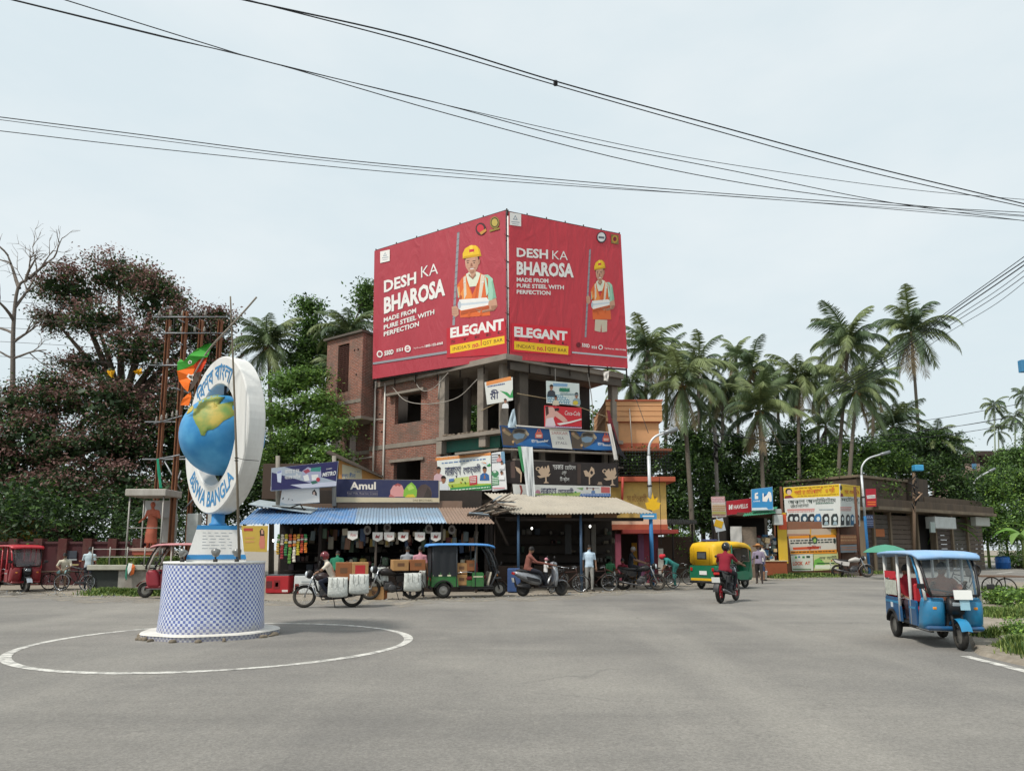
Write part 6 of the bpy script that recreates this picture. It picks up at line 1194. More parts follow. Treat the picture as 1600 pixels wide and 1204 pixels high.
# parked and moving vehicles
BLU,BLU2 = mat('#15507c',.45,var=.2,dirt=.4,coat=.2),mat('#1c7aa6',.4,var=.2,dirt=.35,coat=.3)
rb_ = e_rickshaw('blue battery rickshaw with sky blue roof parked at the right verge',place(1452,1006) + V((.22,.16,0)),R(-100),.92,BLU,BLU2,mat('#86aad0',.75,var=.12,dirt=.5,dirtc=(.5,.5,.47)),mat('#c9c8c4',.5),None,'cowl',seatm=mat('#a8242c',.6))
b = MB(PLATE); b.box((1.10,.10,.97),(.02,.30,.17),Matrix.Rotation(R(-12),3,'Y')); b.build('number_plate',rb_); b = MB(mat('#8fb5c4',.5)); b.box((1.10,.12,.80),(.015,.16,.2),Matrix.Rotation(R(-8),3,'Y')); b.build('sticker',rb_)
for s_ in (-1,1): b = MB(mat('#c9cfd2',.5)); b.box((-.8,s_ * .495,.66),(.12,.006,.1)); b.build('sticker',rb_)
for s_ in (-1,1): bars(rb_,'blue_hoop',BLU2,[[(.22,s_ * .46,1.70),(.45,s_ * .48,1.62),(.62,s_ * .48,1.35),(.75,s_ * .46,.9)]],.02)
b = MB(mat('#c9cabf',.6,var=.5,sc=9)); b.box((-1.235,0,.98),(.01,.8,.34)); b.build('rear_poster',rb_)
b = MB(mat('#a9aaa0',.6,var=.5,sc=9))
for z0,z1,nm,m_ in ((.86,1.16,'side_poster',mat('#b5b8ac',.6,var=.6,sc=14)),(1.20,1.34,'side_cloth',mat('#c02a36',.7))): b = MB(m_); b.box((-.82,-.485,(z0 + z1) / 2),(.64,.012,z1 - z0)); b.build(nm,rb_)
GRN2 = mat('#2e6b35',.5,var=.2,dirt=.35); e_rickshaw('dark green cargo rickshaw with black curtain loaded with cartons',place(727,934) + V((0,.42,0)),R(13),1.05,GRN2,mat('#c9c6a8',.6),mat('#4f8fd0',.55,var=.12,dirt=.2),mat('#3f4246',.6),mat('#23262a',.75,var=.25),'frame')
RDP = mat('#b01f2c',.4,var=.15,dirt=.25,coat=.3); e_rickshaw('bright red battery rickshaw cut by the left edge of the view',place(10,925) + V((-.15,.8,0)),R(-40),1.04,mat('#7d1822',.45,dirt=.35),CHR,RDP,RDP,None,'cowl')
e_rickshaw('maroon battery rickshaw with pink roof half hidden by the plinth',place(272,936) + V((-.1,.7,0)),R(186),1.05,mat('#6d1c26',.5,dirt=.3),mat('#8a2a34',.5),mat('#c98a8d',.7,var=.1,dirt=.2),mat('#a8a098',.6),None,'cowl')
auto_rickshaw('yellow and green auto rickshaw seen from behind its rear window',place(1126,920) + V((.3,.3,0)),R(34),1.14)
rbk = motorcycle('black motorcycle with red wheels ridden by the man in maroon',place(1138,940.5),R(55),1.16,mat('#1d1d20',.35,dirt=.2),mat('#c01f30',.5),lean=0,spokes=7,r_=.30)
mk = motorcycle('loaded motorcycle carrying cartons and white sacks past the shops',place(514,949),R(194),1.04,mat('#2a1c1e',.4,dirt=.3),mat('#b9b3a8',.5),spokes=16,r_=.31,tr=.045,guard=True,plate=False)
mp2 = motorcycle('parked motorcycle with white sacks beside the cargo rickshaw',place(608,938) + V((0,.5,0)),R(200),1.10,mat('#25201f',.5),spokes=14,r_=.32,tr=.05,lean=-4,plate=False)
scooter('silver grey scooter carrying a man and a child',place(846,931),R(16),1.14,mat('#8e9196',.35,.4,dirt=.2))
motorcycle('dark parked motorcycle in front of the tea stall',place(1000,922),R(-18),1.08,mat('#1e1f22',.4,dirt=.3),lean=5)
motorcycle('white and dark motorcycle parked in front of the poster kiosk',G(1338,902) + V((0,.5,.012)),R(-14),1.25,mat('#b9b5b0',.35,dirt=.2),lean=-6)
motorcycle('black motorcycle parked below the statue enclosure',place(160,923) + V((0,.4,0)),R(172),1.05,mat('#1c1c1f',.4,dirt=.3),lean=5,plate=False)
for px,py,a,c,lab in ((887,926,-4,'#4a2f28','brown framed bicycle standing next to the scooter'),(933,924,-10,'#3a2220','bicycle standing behind the man in the pale blue shirt'),(872,927,60,'#2a2a2c','bicycle turned end on beside the scooter'),(1036,920,12,'#5a2228','maroon bicycle leaning by the blue lamp post'),(1062,914,6,'#26302a','dark bicycle behind the person with the red headcloth'),(107,924,178,'#222224','bicycle parked behind the standing man on the left')): bicycle(lab,place(px,py) + V((0,.3,0)),R(a),c)
# loads: cartons and sacks are things of their own
CARD = mat('#a87f52',.85,var=.15,sc=4,dirt=.2); CARD2 = mat('#8f5a38',.85,var=.25,sc=6); TAPE = mat('#c4a06a',.4); SACK = mat('#c9cbc5',.75,var=.22,sc=7,bump=.05,dirt=.3)
def carton(c,sz,rz,lab,m=CARD,group='cartons',red=False):
 t = thing('carton',lab,'carton',c,rz,group); b = MB(m); b.box((0,0,sz[2] / 2),sz,None,.012); b.build('box',t); b = MB(TAPE); b.box((0,0,sz[2] / 2),(sz[0] * 1.006,.05,sz[2] * 1.006)); b.build('tape',t)
 b = MB(flat('#b32a2e') if red else flat('#6b4a30'))
 for s_ in (-1,1): b.box((0,s_ * sz[1] * .503,sz[2] * .55),(sz[0] * (.6 if red else .45),.004,sz[2] * (.6 if red else .3)))
 b.build('print',t)
def sack(c,sz,rz,lab,group='white woven sacks'):
 t = thing('sack',lab,'sack',c,rz,group); b = MB(SACK); rg = []
 for f,k,ky in ((0,.86,.6),(.06,1.0,.9),(.3,.99,1.06),(.6,.97,.9),(.86,.95,.55),(1.0,.97,.22)): rg.append([(sz[0] / 2 * k * (abs(math.cos(a)) ** .45) * (1 if math.cos(a) >= 0 else -1) + .008 * math.sin(5 * a),sz[1] / 2 * ky * (abs(math.sin(a)) ** .6) * (1 if math.sin(a) >= 0 else -1),sz[2] * f + .012 * math.sin(3 * a)) for a in [2 * math.pi * j / 20 for j in range(20)]])
 b.loft(rg,True,True,True); b.build('bag',t); b = MB(mat('#6b6d68',.8))
 for x in (-.26,.05,.3): b.tube([(sz[0] * x,-sz[1] * .55,sz[2] * .06),(sz[0] * x,-sz[1] * .56,sz[2] * .5),(sz[0] * x,-sz[1] * .45,sz[2] * .97),(sz[0] * x,sz[1] * .45,sz[2] * .97),(sz[0] * x,sz[1] * .56,sz[2] * .5)],.008,4)
 b.build('strap',t)
def onv(t,x,y,z):
 bpy.context.view_layer.update; M_ = t.matrix_basis; return M_ @ V((x,y,z))
zr = mk.rotation_euler.z
for x,y,z,w,m_,lab,rd in ((-.36,.02,.74,.50,CARD2,'printed brown carton tied behind the helmeted rider',False),(-.80,.02,.74,.52,CARD,'plain carton with red print at the back of the loaded motorcycle',True)):
 carton(onv(mk,x,y,z),(w * .9,.56,.5),zr,lab,m_,'cartons on the loaded motorcycle',rd)
for x,y,lab in ((-.22,.34,'white sack hanging nearest the rider leg on the loaded motorcycle'),(-.78,.36,'white sack hanging at the tail of the loaded motorcycle'),(-.4,-.34,'white sack on the far side of the loaded motorcycle')): sack(onv(mk,x,y,.30 if x > -.5 else .38),(.56,.24,.54),zr,lab,'white sacks on the loaded motorcycle')
zr = mp2.rotation_euler.z
for x,y,z,m_,lab in ((-.2,.02,.86,CARD,'plain carton on the parked motorcycle seat'),(-.72,.02,.86,CARD2,'printed carton on the parked motorcycle tail')): carton(onv(mp2,x,y,z),(.52,.5,.36),zr,lab,m_,'cartons on the parked motorcycle')
for x,y,lab in ((-.55,.36,'white sack on the near side of the parked motorcycle'),(-.85,-.34,'white sack on the far side of the parked motorcycle')): sack(onv(mp2,x,y,.28),(.6,.26,.58),zr,lab,'white sacks on the parked motorcycle')
sack(place(589,938) + V((0,.5,.42)),(.55,.4,.62),.3,'cream cloth bundle standing on a carton behind the loaded motorcycle'); carton(place(583,938) + V((0,.5,0)),(.55,.4,.42),.1,'carton on the ground under the cream bundle'); carton(place(597,938) + V((-.1,.62,0)),(.3,.4,.40),.2,'narrow carton on the ground beside the cream bundle',CARD2)
# cartons in the cargo rickshaw
g0 = place(727,934) + V((0,.42,0)); Mr = Matrix.Translation(g0) @ Matrix.Rotation(R(13),4,'Z') @ Matrix.Scale(1.05,4)
for x,y,z,sx,lab,m_ in ((-.22,-.2,.40,.40,'bottom carton of the stack behind the driver seat',CARD),(-.22,-.2,.77,.40,'top carton of the stack behind the driver seat',CARD),(.10,-.2,.86,.34,'carton on the front bench of the cargo rickshaw',CARD2),(-.2,.2,.42,.42,'carton on the far side of the cargo rickshaw',CARD2)): carton(Mr @ V((x,y,z)),(sx,.42,.37),R(13),lab,m_,'cartons in the cargo rickshaw')
# cycle van with a flat bed
def cycle_van(label,loc,rz):
 t = thing('cycle_van',label,'cart',loc,rz); wd_ = mat('#5f4a3a',.85,var=.3)
 for x,y in ((-.6,.5),(-.6,-.5),(1.0,0)):
  b = MB(TYRE); b.torus((x,y,.34),.32,.022,24,6,'y'); w_ = b.build('wheel',t); b = MB(CHR)
  for i in range(12): a = 2 * math.pi * i / 12; b.tube([(x,y,.34),(x + .3 * math.cos(a),y,.34 + .3 * math.sin(a))],.005,3,False)
  b.tube([(x,y - .06,.34),(x,y + .06,.34)],.03,6); b.build('spokes',w_)
 for i in range(6): b = MB(wd_); b.box((-.55,-.5 + i * .2,.72),(1.5,.18,.035),None,.006); b.build('plank',t)
 bars(t,'frame',BLK,[[(-.6,-.5,.34),(-.6,-.45,.7)],[(-.6,.5,.34),(-.6,.45,.7)],[(-.6,-.5,.34),(-.6,.5,.34)],[(.15,0,.68),(.8,0,.78)],[(.8,0,.85),(1.0,0,.34)],[(.15,0,.66),(.35,0,.3),(.8,0,.7)]],.02); bars(t,'handlebar',CHR,[[(.62,.3,.98),(.8,0,.95),(.62,-.3,.98)]],.013); b = MB(BLK); b.box((.25,0,.86),(.24,.16,.06),None,.025); b.build('saddle',t); bars(t,'seat_post',BLK,[[(.25,0,.84),(.32,0,.5)]],.016)
 return t
cycle_van('flat bed cycle van standing behind the blue rickshaw',G(1540,934) + V((.1,.4,.012)),R(170))
t = thing('machine','small grimy engine standing on the flat bed cycle van','engine',G(1530,934) + V((.1,.4,.75))); b = MB(mat('#4a4540',.7,.3,dirt=.5)); b.box((0,0,.18),(.36,.3,.36),None,.04); b.build('block',t); b = MB(mat('#6a645c',.6,.4)); b.lathe([(.13,0),(.13,.08),(.08,.1)],14,Matrix.Translation((0,.0,.36))); b.build('cap',t); b = MB(BLK); b.torus((0,-.2,.2),.16,.03,18,6,'y'); b.build('flywheel',t)
# ------------------------------------------------------------------ people: one continuous skin per body, hair, helmets and bags as children
TMP = bpy.data.scenes.new('shaping')
def shape(verts,faces,vox):
 me = bpy.data.meshes.new('body'); me.from_pydata(verts,[],faces); o = bpy.data.objects.new('body',me); TMP.collection.objects.link(o)
 m = o.modifiers.new('r','REMESH'); m.mode = 'VOXEL'; m.voxel_size = vox; m.use_smooth_shade = True
 s_ = o.modifiers.new('s','SMOOTH'); s_.factor = .5; s_.iterations = 3
 vl = TMP.view_layers[0]; vl.update(); out = bpy.data.meshes.new_from_object(o.evaluated_get(vl.depsgraph)); bpy.data.objects.remove(o); bpy.data.meshes.remove(me); return out
def limb(b,p,r_,n=10,ry=None):
 p = [V(q) for q in p]; d0,d1 = (p[0] - p[1]).normalized(),(p[-1] - p[-2]).normalized(); pts = [p[0] + d0 * r_[0] * .7] + p + [p[-1] + d1 * r_[-1] * .7]; rs = [r_[0] * .5] + list(r_) + [r_[-1] * .5]
 b.tube(pts,rs,n,True,True,ry)
def person(label,loc,rz,J,shirt,trousers,shoes='#2a2420',skin='#80604b',sleeve='short',hair='#14110f',head='hair',headc=None,sc=1.0,group='people',shorts=False,skirt=None,cat='person',one=None,coat=0.0):
 """J: joints in local space, x forward, y left, z up"""
 t = thing('person',label,cat,loc,rz,group,sc) if cat == 'person' else thing('statue',label,cat,loc,rz,None,sc)
 j = {k: V(v) for k,v in J.items()}; b = MB(mat('#ffffff')); seg = []
 pel,ch,nk,hd = j['pel'],j['chest'],j['neck'],j['head']; up = (ch - pel).normalized(); fw = (hd - nk).normalized()
 sh = {s_: j['sh' + s_] - up * .05 for s_ in 'lr'}; side_ = (sh['l'] - sh['r']).normalized()
 # torso: rings wider than deep
 fdir = side_.cross(up).normalized()
 def ringt(c,w,d): return [c + side_ * (w * (abs(math.cos(a)) ** .8) * (1 if math.cos(a) > 0 else -1)) + fdir * (d * math.sin(a)) for a in [2 * math.pi * k / 14 for k in range(14)]]
 mid = pel.lerp(ch,.5); b.loft([ringt(pel - up * .10,.10,.08),ringt(pel - up * .04,.165,.115),ringt(pel + up * .06,.165,.115),ringt(mid,.155,.105),ringt(ch,.18,.115),ringt(ch + up * .12,.17,.10),ringt(ch.lerp(nk,.8),.10,.075),ringt(nk,.05,.05)],True,True,True)
 seg += [('t',pel - up * .05,ch,.16),('t',ch,nk - up * .02,.14)]
 limb(b,[nk - fw * .04,nk.lerp(hd,.5)],[.055,.052]); seg.append(('s',nk,hd,.05))
 fx = (V((1,0,0)) if 'look' not in J else j['look'] - hd); fx = (fx - fw * fx.dot(fw)).normalized(); fy = fw.cross(fx); Mh = Matrix((fx,fy,fw)).transposed()
 b.ell(hd,(.093,.075,.118),14,10,Mh); b.ell(hd + fx * .045 - fw * .055,(.05,.048,.055),10,7,Mh); b.ell(hd + fx * .097 - fw * .012,(.018,.014,.026),8,6,Mh)
 for s_ in (-1,1): b.ell(hd + fy * .078 * s_ - fw * .005,(.018,.012,.028),8,6,Mh)
 seg.append(('s',hd - fw * .08,hd + fw * .08,.09))
 for s_ in 'lr':
  S_,E_,H_ = sh[s_],j['el' + s_],j['ha' + s_]; b.ell(S_,(.068,.068,.066),10,7); b.ell(S_.lerp(ch + up * .1,.35),(.085,.085,.08),10,7); limb(b,[S_,S_.lerp(E_,.45),E_],[.062,.052,.043]); limb(b,[E_,E_.lerp(H_,.35),H_],[.043,.041,.028]); hd_ = (H_ - E_).normalized(); limb(b,[H_,H_ + hd_ * .07],[.028,.036],8,None)
  if sleeve == 'long': seg += [('t',S_,E_,.06),('t',E_,E_.lerp(H_,.93),.045),('s',H_,H_ + hd_ * .1,.035)]
  else: seg += [('t',S_,S_.lerp(E_,.72),.06),('s',S_.lerp(E_,.8),E_,.045),('s',E_,H_ + hd_ * .1,.04)]
  P_,K_,A_,T_ = j['hip' + s_],j['kn' + s_],j['an' + s_],j['toe' + s_]; limb(b,[pel.lerp(P_,.7),P_,P_.lerp(K_,.5),K_],[.10,.095,.082,.062]); limb(b,[K_,K_.lerp(A_,.35),A_],[.062,.060,.042]); limb(b,[A_ + (A_ - T_).normalized() * .05 - V((0,0,.035)),A_.lerp(T_,.5) - V((0,0,.02)),T_],[.04,.044,.034],8)
  seg += [('p',P_,K_,.09),('s' if shorts else 'p',K_,A_,.06),('f',A_ - V((0,0,.03)),T_,.045)]
 if skirt:
  kn = (j['knl'] + j['knr']) / 2; an = (j['anl'] + j['anr']) / 2; b.loft([ringt(pel + up * .04,.17,.125),ringt(pel - up * .15,.19,.15),[q + (kn - pel) * .9 for q in ringt(pel,.20,.17)],[q + (an - pel) * skirt for q in ringt(pel,.22,.18)]],True,True,True)
  seg += [('p',pel,pel.lerp(an,skirt),.22)]
 me = shape(b.v,b.f,.019 if sc < 1.3 else .022)
 sk_,cs,ct,cf_ = (mat(skin,.6,var=.12),mat(shirt,.85,var=.14,sc=9,bump=.006),mat(trousers,.85,var=.16,sc=9,bump=.006),mat(shoes,.6))
 if one: sk_ = cs = ct = cf_ = one
 for m_ in (cs,ct,sk_,cf_): me.materials.append(m_)
 ix = {'t': 0,'p': 1,'s': 2,'f': 3}; n_ = len(me.polygons); C = np.empty(n_ * 3); me.polygons.foreach_get('center',C); C = C.reshape(-1,3); best = np.full(n_,1e9); lab_ = np.zeros(n_,int)
 for k,a,c,r_ in seg:
  a,c = np.array(a),np.array(c); d = c - a; tt = np.clip(((C - a) @ d) / max(1e-9,d @ d),0,1); dist = np.linalg.norm(C - (a + tt[:,None] * d),axis=1) / r_; q = dist < best; best[q] = dist[q]; lab_[q] = ix[k]
 rel = C - np.array(pel); hgt = rel @ np.array(up); rad = np.linalg.norm(rel - hgt[:,None] * np.array(up),axis=1); tor = (rad < .215) & (lab_ < 2) & (hgt > -.25) & (hgt < .25)
 if not skirt: lab_[tor] = np.where(hgt[tor] > -.06,0,1)
 me.polygons.foreach_set('material_index',lab_.astype(np.int32)); me.polygons.foreach_set('use_smooth',np.ones(n_,bool))
 # fingers and eyes join the same surface
 bm = bmesh.new(); bm.from_mesh(me); f = MB(sk_)
 for s_ in 'lr':
  E_,H_ = j['el' + s_],j['ha' + s_]; d = (H_ - E_).normalized(); pn = V((0,0,1)) if abs(d.z) < .8 else V((1,0,0)); ac = d.cross(pn).normalized(); dn = d.cross(ac).normalized(); dn = -dn if dn.z > 0 else dn; root = H_ + d * .085
  for k,L in enumerate((.062,.072,.067,.052)): o_ = ac * (.024 - .016 * k); f.tube([root + o_ - d * .02,root + o_ + d * L * .5 + dn * .008,root + o_ + d * L * .8 + dn * .034],[.0095,.009,.007],5)
  ts_ = 1 if s_ == 'l' else -1; f.tube([H_ + d * .03 + ac * .028 * ts_,H_ + d * .06 + ac * .05 * ts_ + dn * .01,H_ + d * .09 + ac * .052 * ts_ + dn * .025],[.011,.010,.008],5)
 nf = len(f.f)
 f.use(mat('#120d0b',.3))
 for s_ in (-1,1): f.ell(hd + fx * .083 + fy * .033 * s_ + fw * .012,(.010,.013,.008),6,4,Mh)
 f.use(mat('#4a2a24',.6)); f.ell(hd + fx * .088 - fw * .058,(.008,.024,.006),6,4,Mh)
 vv = [bm.verts.new(v) for v in f.v]; bm.verts.ensure_lookup_table()
 for fi,fc in enumerate(f.f):
  try: q = bm.faces.new([vv[i] for i in fc]); q.material_index = 2 if f.m[fi] == 0 else 3 + f.m[fi]; q.smooth = True
  except ValueError: pass
 bm.to_mesh(me); bm.free(); me.materials.append(mat('#120d0b',.3) if not one else one); me.materials.append(mat('#4a2a24',.6) if not one else one)
 o = obj('body',me,t)
 if head in ('hair','bald','bun'):
  h = MB(one or mat(headc or hair,.6,var=.3)); rg = []
  for i in range(7):
   a = R(90 - i * 17); rg.append([hd + Mh @ V(((.102 * math.cos(a)) * math.cos(q) - .008,(.084 * math.cos(a)) * math.sin(q),.128 * math.sin(a) + (.055 * max(0,math.cos(q)) if i > 4 else 0))) for q in [2 * math.pi * k / 16 for k in range(16)]])
  h.loft(rg,True,False,True); h.add(rg[0],[tuple(range(16))])
  if head == 'bun': h.ell(hd - fx * .10 - fw * .02,.045,8,6)
  h.build('hair',t)
 elif head == 'helmet':
  h = MB(mat(headc,.25,coat=.5)); h.ell(hd + fw * .02 - fx * .008,(.135,.118,.138),18,12,Mh); hm = h.build('helmet',t)
  h = MB(mat('#0f1114',.1,spec=.8)); rg = [[hd + Mh @ V((.139 * math.cos(q) - .006,.122 * math.sin(q),z)) for q in [R(-62 + 124 * k / 10) for k in range(11)]] for z in (-.045,.0,.045)]; h.loft(rg,False,False,True); h.build('visor',hm)
 elif head == 'cap':
  h = MB(mat(headc,.8)); h.ell(hd + fw * .035,(.108,.092,.10),14,9,Mh); h.box(hd + fx * .12 + fw * .03,(.10,.13,.012),Mh,.004); h.build('cap',t)
 elif head == 'straw':
  h = MB(mat(headc,.85)); Mx = Matrix.Translation(hd + fw * .06) @ Mh.to_4x4(); h.lathe([(.24,.0),(.235,.015),(.105,.025),(.095,.10),(.06,.125)],18,Mx); h.build('hat',t)
 elif head == 'scarf':
  h = MB(mat(headc,.85,bump=.01)); h.ell(hd + fw * .03 - fx * .015,(.12,.105,.125),14,10,Mh); h.ell(hd - fx * .09 - fw * .03,(.09,.07,.07),10,7,Mh); h.build('headcloth',t)
 return t
def stand(turn=0,arm='down',step=.0):
 J = dict(pel=(0,0,.95),chest=(.01,0,1.25),neck=(.01,0,1.47),head=(.035,0,1.60),shl=(0,.185,1.41),shr=(0,-.185,1.41),hipl=(0,.09,.90),hipr=(0,-.09,.90),knl=(.03 + step,.10,.50),knr=(.02 - step * .5,-.10,.50),anl=(step,.10,.09),anr=(-step,-.11,.09),toel=(.15 + step,.13,.035),toer=(.15 - step,-.13,.035))
 if arm == 'down': J.update(ell=(-.02,.25,1.13),elr=(-.02,-.25,1.13),hal=(.05,.26,.88),har=(.05,-.26,.88))
 elif arm == 'front': J.update(ell=(.08,.25,1.14),elr=(.08,-.25,1.14),hal=(.32,.12,1.15),har=(.32,-.12,1.12))
 elif arm == 'hip': J.update(ell=(-.08,.32,1.16),elr=(-.02,-.25,1.13),hal=(.08,.20,1.02),har=(.06,-.26,.88))
 elif arm == 'bent': J.update(ell=(.02,.26,1.14),elr=(0,-.25,1.13),hal=(.24,.22,1.22),har=(.05,-.26,.88))
 return J
def ride(seat=.86,lean=.12,hands=(.46,.34,1.02),feet=(.02,.17,.36),back=0.0):
 z = seat + .10; return dict(pel=(back,0,z),chest=(back + lean * .7,0,z + .29),neck=(back + lean * 1.15,0,z + .50),head=(back + lean * 1.15 + .05,0,z + .635),shl=(back + lean,.185,z + .45),shr=(back + lean,-.185,z + .45),ell=(back + lean + .16,.30,z + .22),elr=(back + lean + .16,-.30,z + .22),hal=(hands[0],hands[1],hands[2]),har=(hands[0],-hands[1],hands[2]),hipl=(back + .02,.10,z - .03),hipr=(back + .02,-.10,z - .03),knl=(back + .40,.20,z - .12),knr=(back + .40,-.20,z - .12),anl=(feet[0] - .04,feet[1],feet[2] + .06),anr=(feet[0] - .04,-feet[1],feet[2] + .06),toel=(feet[0] + .13,feet[1] + .02,feet[2]),toer=(feet[0] + .13,-feet[1] - .02,feet[2]))
def sit(seat=.45,lean=.0,arm='lap'):
 z = seat + .10; J = dict(pel=(0,0,z),chest=(lean * .6,0,z + .30),neck=(lean,0,z + .51),head=(lean + .05,0,z + .64),shl=(lean,.185,z + .45),shr=(lean,-.185,z + .45),hipl=(.03,.10,z - .02),hipr=(.03,-.10,z - .02),knl=(.44,.14,z - .02),knr=(.44,-.14,z - .02),anl=(.44,.13,.09),anr=(.40,-.13,.09),toel=(.60,.15,.035),toer=(.56,-.15,.035),ell=(lean + .06,.27,z + .20),elr=(lean + .06,-.27,z + .20),hal=(.34,.12,z + .10),har=(.34,-.12,z + .10)); return J
def tf(t,x,y,z): return t.matrix_basis @ V((x,y,z))
# riders sit in the frame of their machine
def rider_on(t,label,J,back=-.2,**k): return person(label,t.location,t.rotation_euler.z,J,sc=t.scale[0] * k.pop('k',.94),group='people on two wheelers',**k)
mr_ = rider_on(rbk,'rider in maroon shirt and black helmet seen from behind',ride(.82,.14,(.36,.36,1.06),(.05,.2,.36),-.24),shirt='#7d1628',trousers='#1c1c22',shoes='#8a7f78',head='helmet',headc='#141417',sleeve='short')
rider_on(mk,'rider in white shirt and maroon helmet on the loaded motorcycle',ride(.80,.20,(.38,.36,1.06),(.06,.2,.36),-.10),shirt='#cfc6b6',trousers='#1e2230',shoes='#2a1f1c',head='helmet',headc='#6d1f28',k=.90)
sl_ = place(846,931)
man = person('man in brown shirt sitting at the back of the grey scooter',sl_,R(16),ride(.84,.10,(.34,.33,1.06),(.2,.12,.36),-.52),'#7a4a40','#23252e',sc=1.03,group='people on the scooter',sleeve='long')
person('small child in white shirt and pink cap standing on the scooter footboard',tf(man,.16,0,.30),R(16),stand(0,'front'),'#d9d6d4','#22242c',sc=.60,group='people on the scooter',head='cap',headc='#c98a96',sleeve='short')
person('man in pale blue shirt and grey trousers standing at the tea stall',place(921,923.5),R(-78),stand(0,'down',.03),'#c3d6e6','#8f8d88','#2a2624',sc=1.07)
person('man in grey white shirt at the tea stall counter with his back turned',place(903,917) + V((0,1.3,0)),R(100),stand(0,'front'),'#a8a8a6','#3a3a3e',sc=1.02)
person('person in green shirt seated on the stall bench',place(954,917) + V((0,.3,0)),R(-60),sit(.46,.06),'#3f7a52','#4a4a44',sc=1.0,group='people sitting at the tea stall')
person('person in dark red seated by the parked motorcycle',place(977,917) + V((0,.3,0)),R(-120),sit(.42,.12),'#7a2433','#33262a',sc=.98,group='people sitting at the tea stall')
person('person in dark shirt seated on the parked motorcycle',place(998,920) + V((0,.1,0)),R(-18),ride(.86,.05,(.34,.3,1.04),(.05,.2,.3),-.3),'#24262c','#2a2a30',sc=1.02,group='people sitting at the tea stall',head='cap',headc='#8a8580')
bend = dict(pel=(0,0,.92),chest=(.26,0,1.10),neck=(.43,0,1.20),head=(.53,0,1.26),look=(1.2,0,.9),shl=(.38,.17,1.14),shr=(.38,-.17,1.14),ell=(.42,.24,.90),elr=(.42,-.24,.90),hal=(.52,.15,.70),har=(.52,-.15,.70),hipl=(0,.09,.88),hipr=(0,-.09,.88),knl=(.06,.10,.48),knr=(.04,-.10,.48),anl=(0,.10,.09),anr=(0,-.1,.09),toel=(.15,.12,.035),toer=(.15,-.12,.035))
person('person in teal wrap and red headcloth bending beside the bicycles',place(1055,916),R(175),bend,'#2f7d78','#2f6d68',sc=1.02,head='scarf',headc='#c9333f',skirt=.7)
person('person in striped lilac shirt and straw hat walking by the shops',place(1187,912),R(75),stand(0,'down',.08),'#8a7f92','#3a3330','#8a7a6a',sc=1.08,head='straw',headc='#a8764a',sleeve='long')
person('man in white shirt and blue shorts leaning into the kiosk',place(1198,908) + V((0,.6,0)),R(20),{**stand(0,'front'),'head': (.12,0,1.56),'neck': (.06,0,1.45),'chest': (.03,0,1.24)},'#bdbab6','#2f3d5a',sc=1.12,shorts=True)
person('person in green shirt at the shop counter behind the loaded motorcycle',place(508,935) + V((0,1.4,0)),R(95),{**stand(0,'front'),'chest': (.10,0,1.22),'neck': (.2,0,1.40),'head': (.26,0,1.51),'shl': (.15,.185,1.34),'shr': (.15,-.185,1.34)},'#1f6a4f','#2a2a2c',sc=.98,group='people at the shop counters')
person('man in grey shirt at the shop counter with his back turned',place(628,935) + V((0,1.1,0)),R(92),stand(0,'front'),'#8d8f92','#2c2c30',sc=1.02,group='people at the shop counters')
person('man in pink shirt beside the cargo rickshaw',place(651,935) + V((0,.75,0)),R(85),stand(0,'down'),'#b5808a','#23232a',sc=1.02,group='people at the shop counters')
person('man in white shirt and checked wrap sitting by the red wall',place(86,922) + V((0,.6,.06)),R(-75),sit(.58,.2),'#c9c2ae','#7d9a9a',sc=1.0,group='people by the red wall',shorts=True)
person('man in pale shirt and dark trousers standing by the bicycle on the left',place(136,920),R(100),stand(0,'bent'),'#b5c4c9','#2c3442',sc=1.02,group='people by the red wall')
person('person in pale grey shirt seated behind the railing',place(192,921) + V((0,1.6,.3)),R(-80),sit(.5,.1),'#8a979c','#4a4f55',sc=.95,group='people by the red wall')
drv = person('driver in orange brown shirt sitting in the blue rickshaw',rb_.location,rb_.rotation_euler.z,ride(.64,.06,(.72,.28,1.08),(.66,.14,.42),.40),'#a86a4f','#5a5a50',sc=.95,group='people in the rickshaws')
person('passenger with dark hair and red top in the blue rickshaw',tf(rb_,-.86,-.18,.0),rb_.rotation_euler.z,{**sit(.62,.02),'anl': (.40,.13,.42),'anr': (.40,-.13,.42),'toel': (.52,.14,.38),'toer': (.52,-.14,.38)},'#b3303c','#3a2f38',sc=.92,group='people in the rickshaws',head='bun')
ab = [o for o in COL.objects if o.name.startswith('auto_rickshaw')][0]
person('driver in khaki sitting in the yellow auto rickshaw',ab.location,ab.rotation_euler.z,ride(.62,.08,(.62,.28,1.0),(.6,.15,.38),.18),'#8a7f6a','#4a4a44',sc=1.08,group='people in the rickshaws')
# the terracotta statue
CLAY = mat('#b0604a',.8,var=.14,sc=7,bump=.006,dirt=.3,dirtc=(.22,.10,.07))
SP = V((XA(234,31.0),31.0,0)); SZ0 = ZH(856,31.0)
person('terracotta coloured statue of a robed standing man on its pedestal',SP + V((0,0,SZ0)),R(-92),{**stand(0,'bent'),'hal': (.20,.10,1.22),'ell': (.0,.27,1.13),'elr': (.02,-.27,1.13),'har': (.22,-.30,1.02)},'#b0604a','#b0604a',sc=1.16,cat='statue',one=CLAY,skirt=.88)
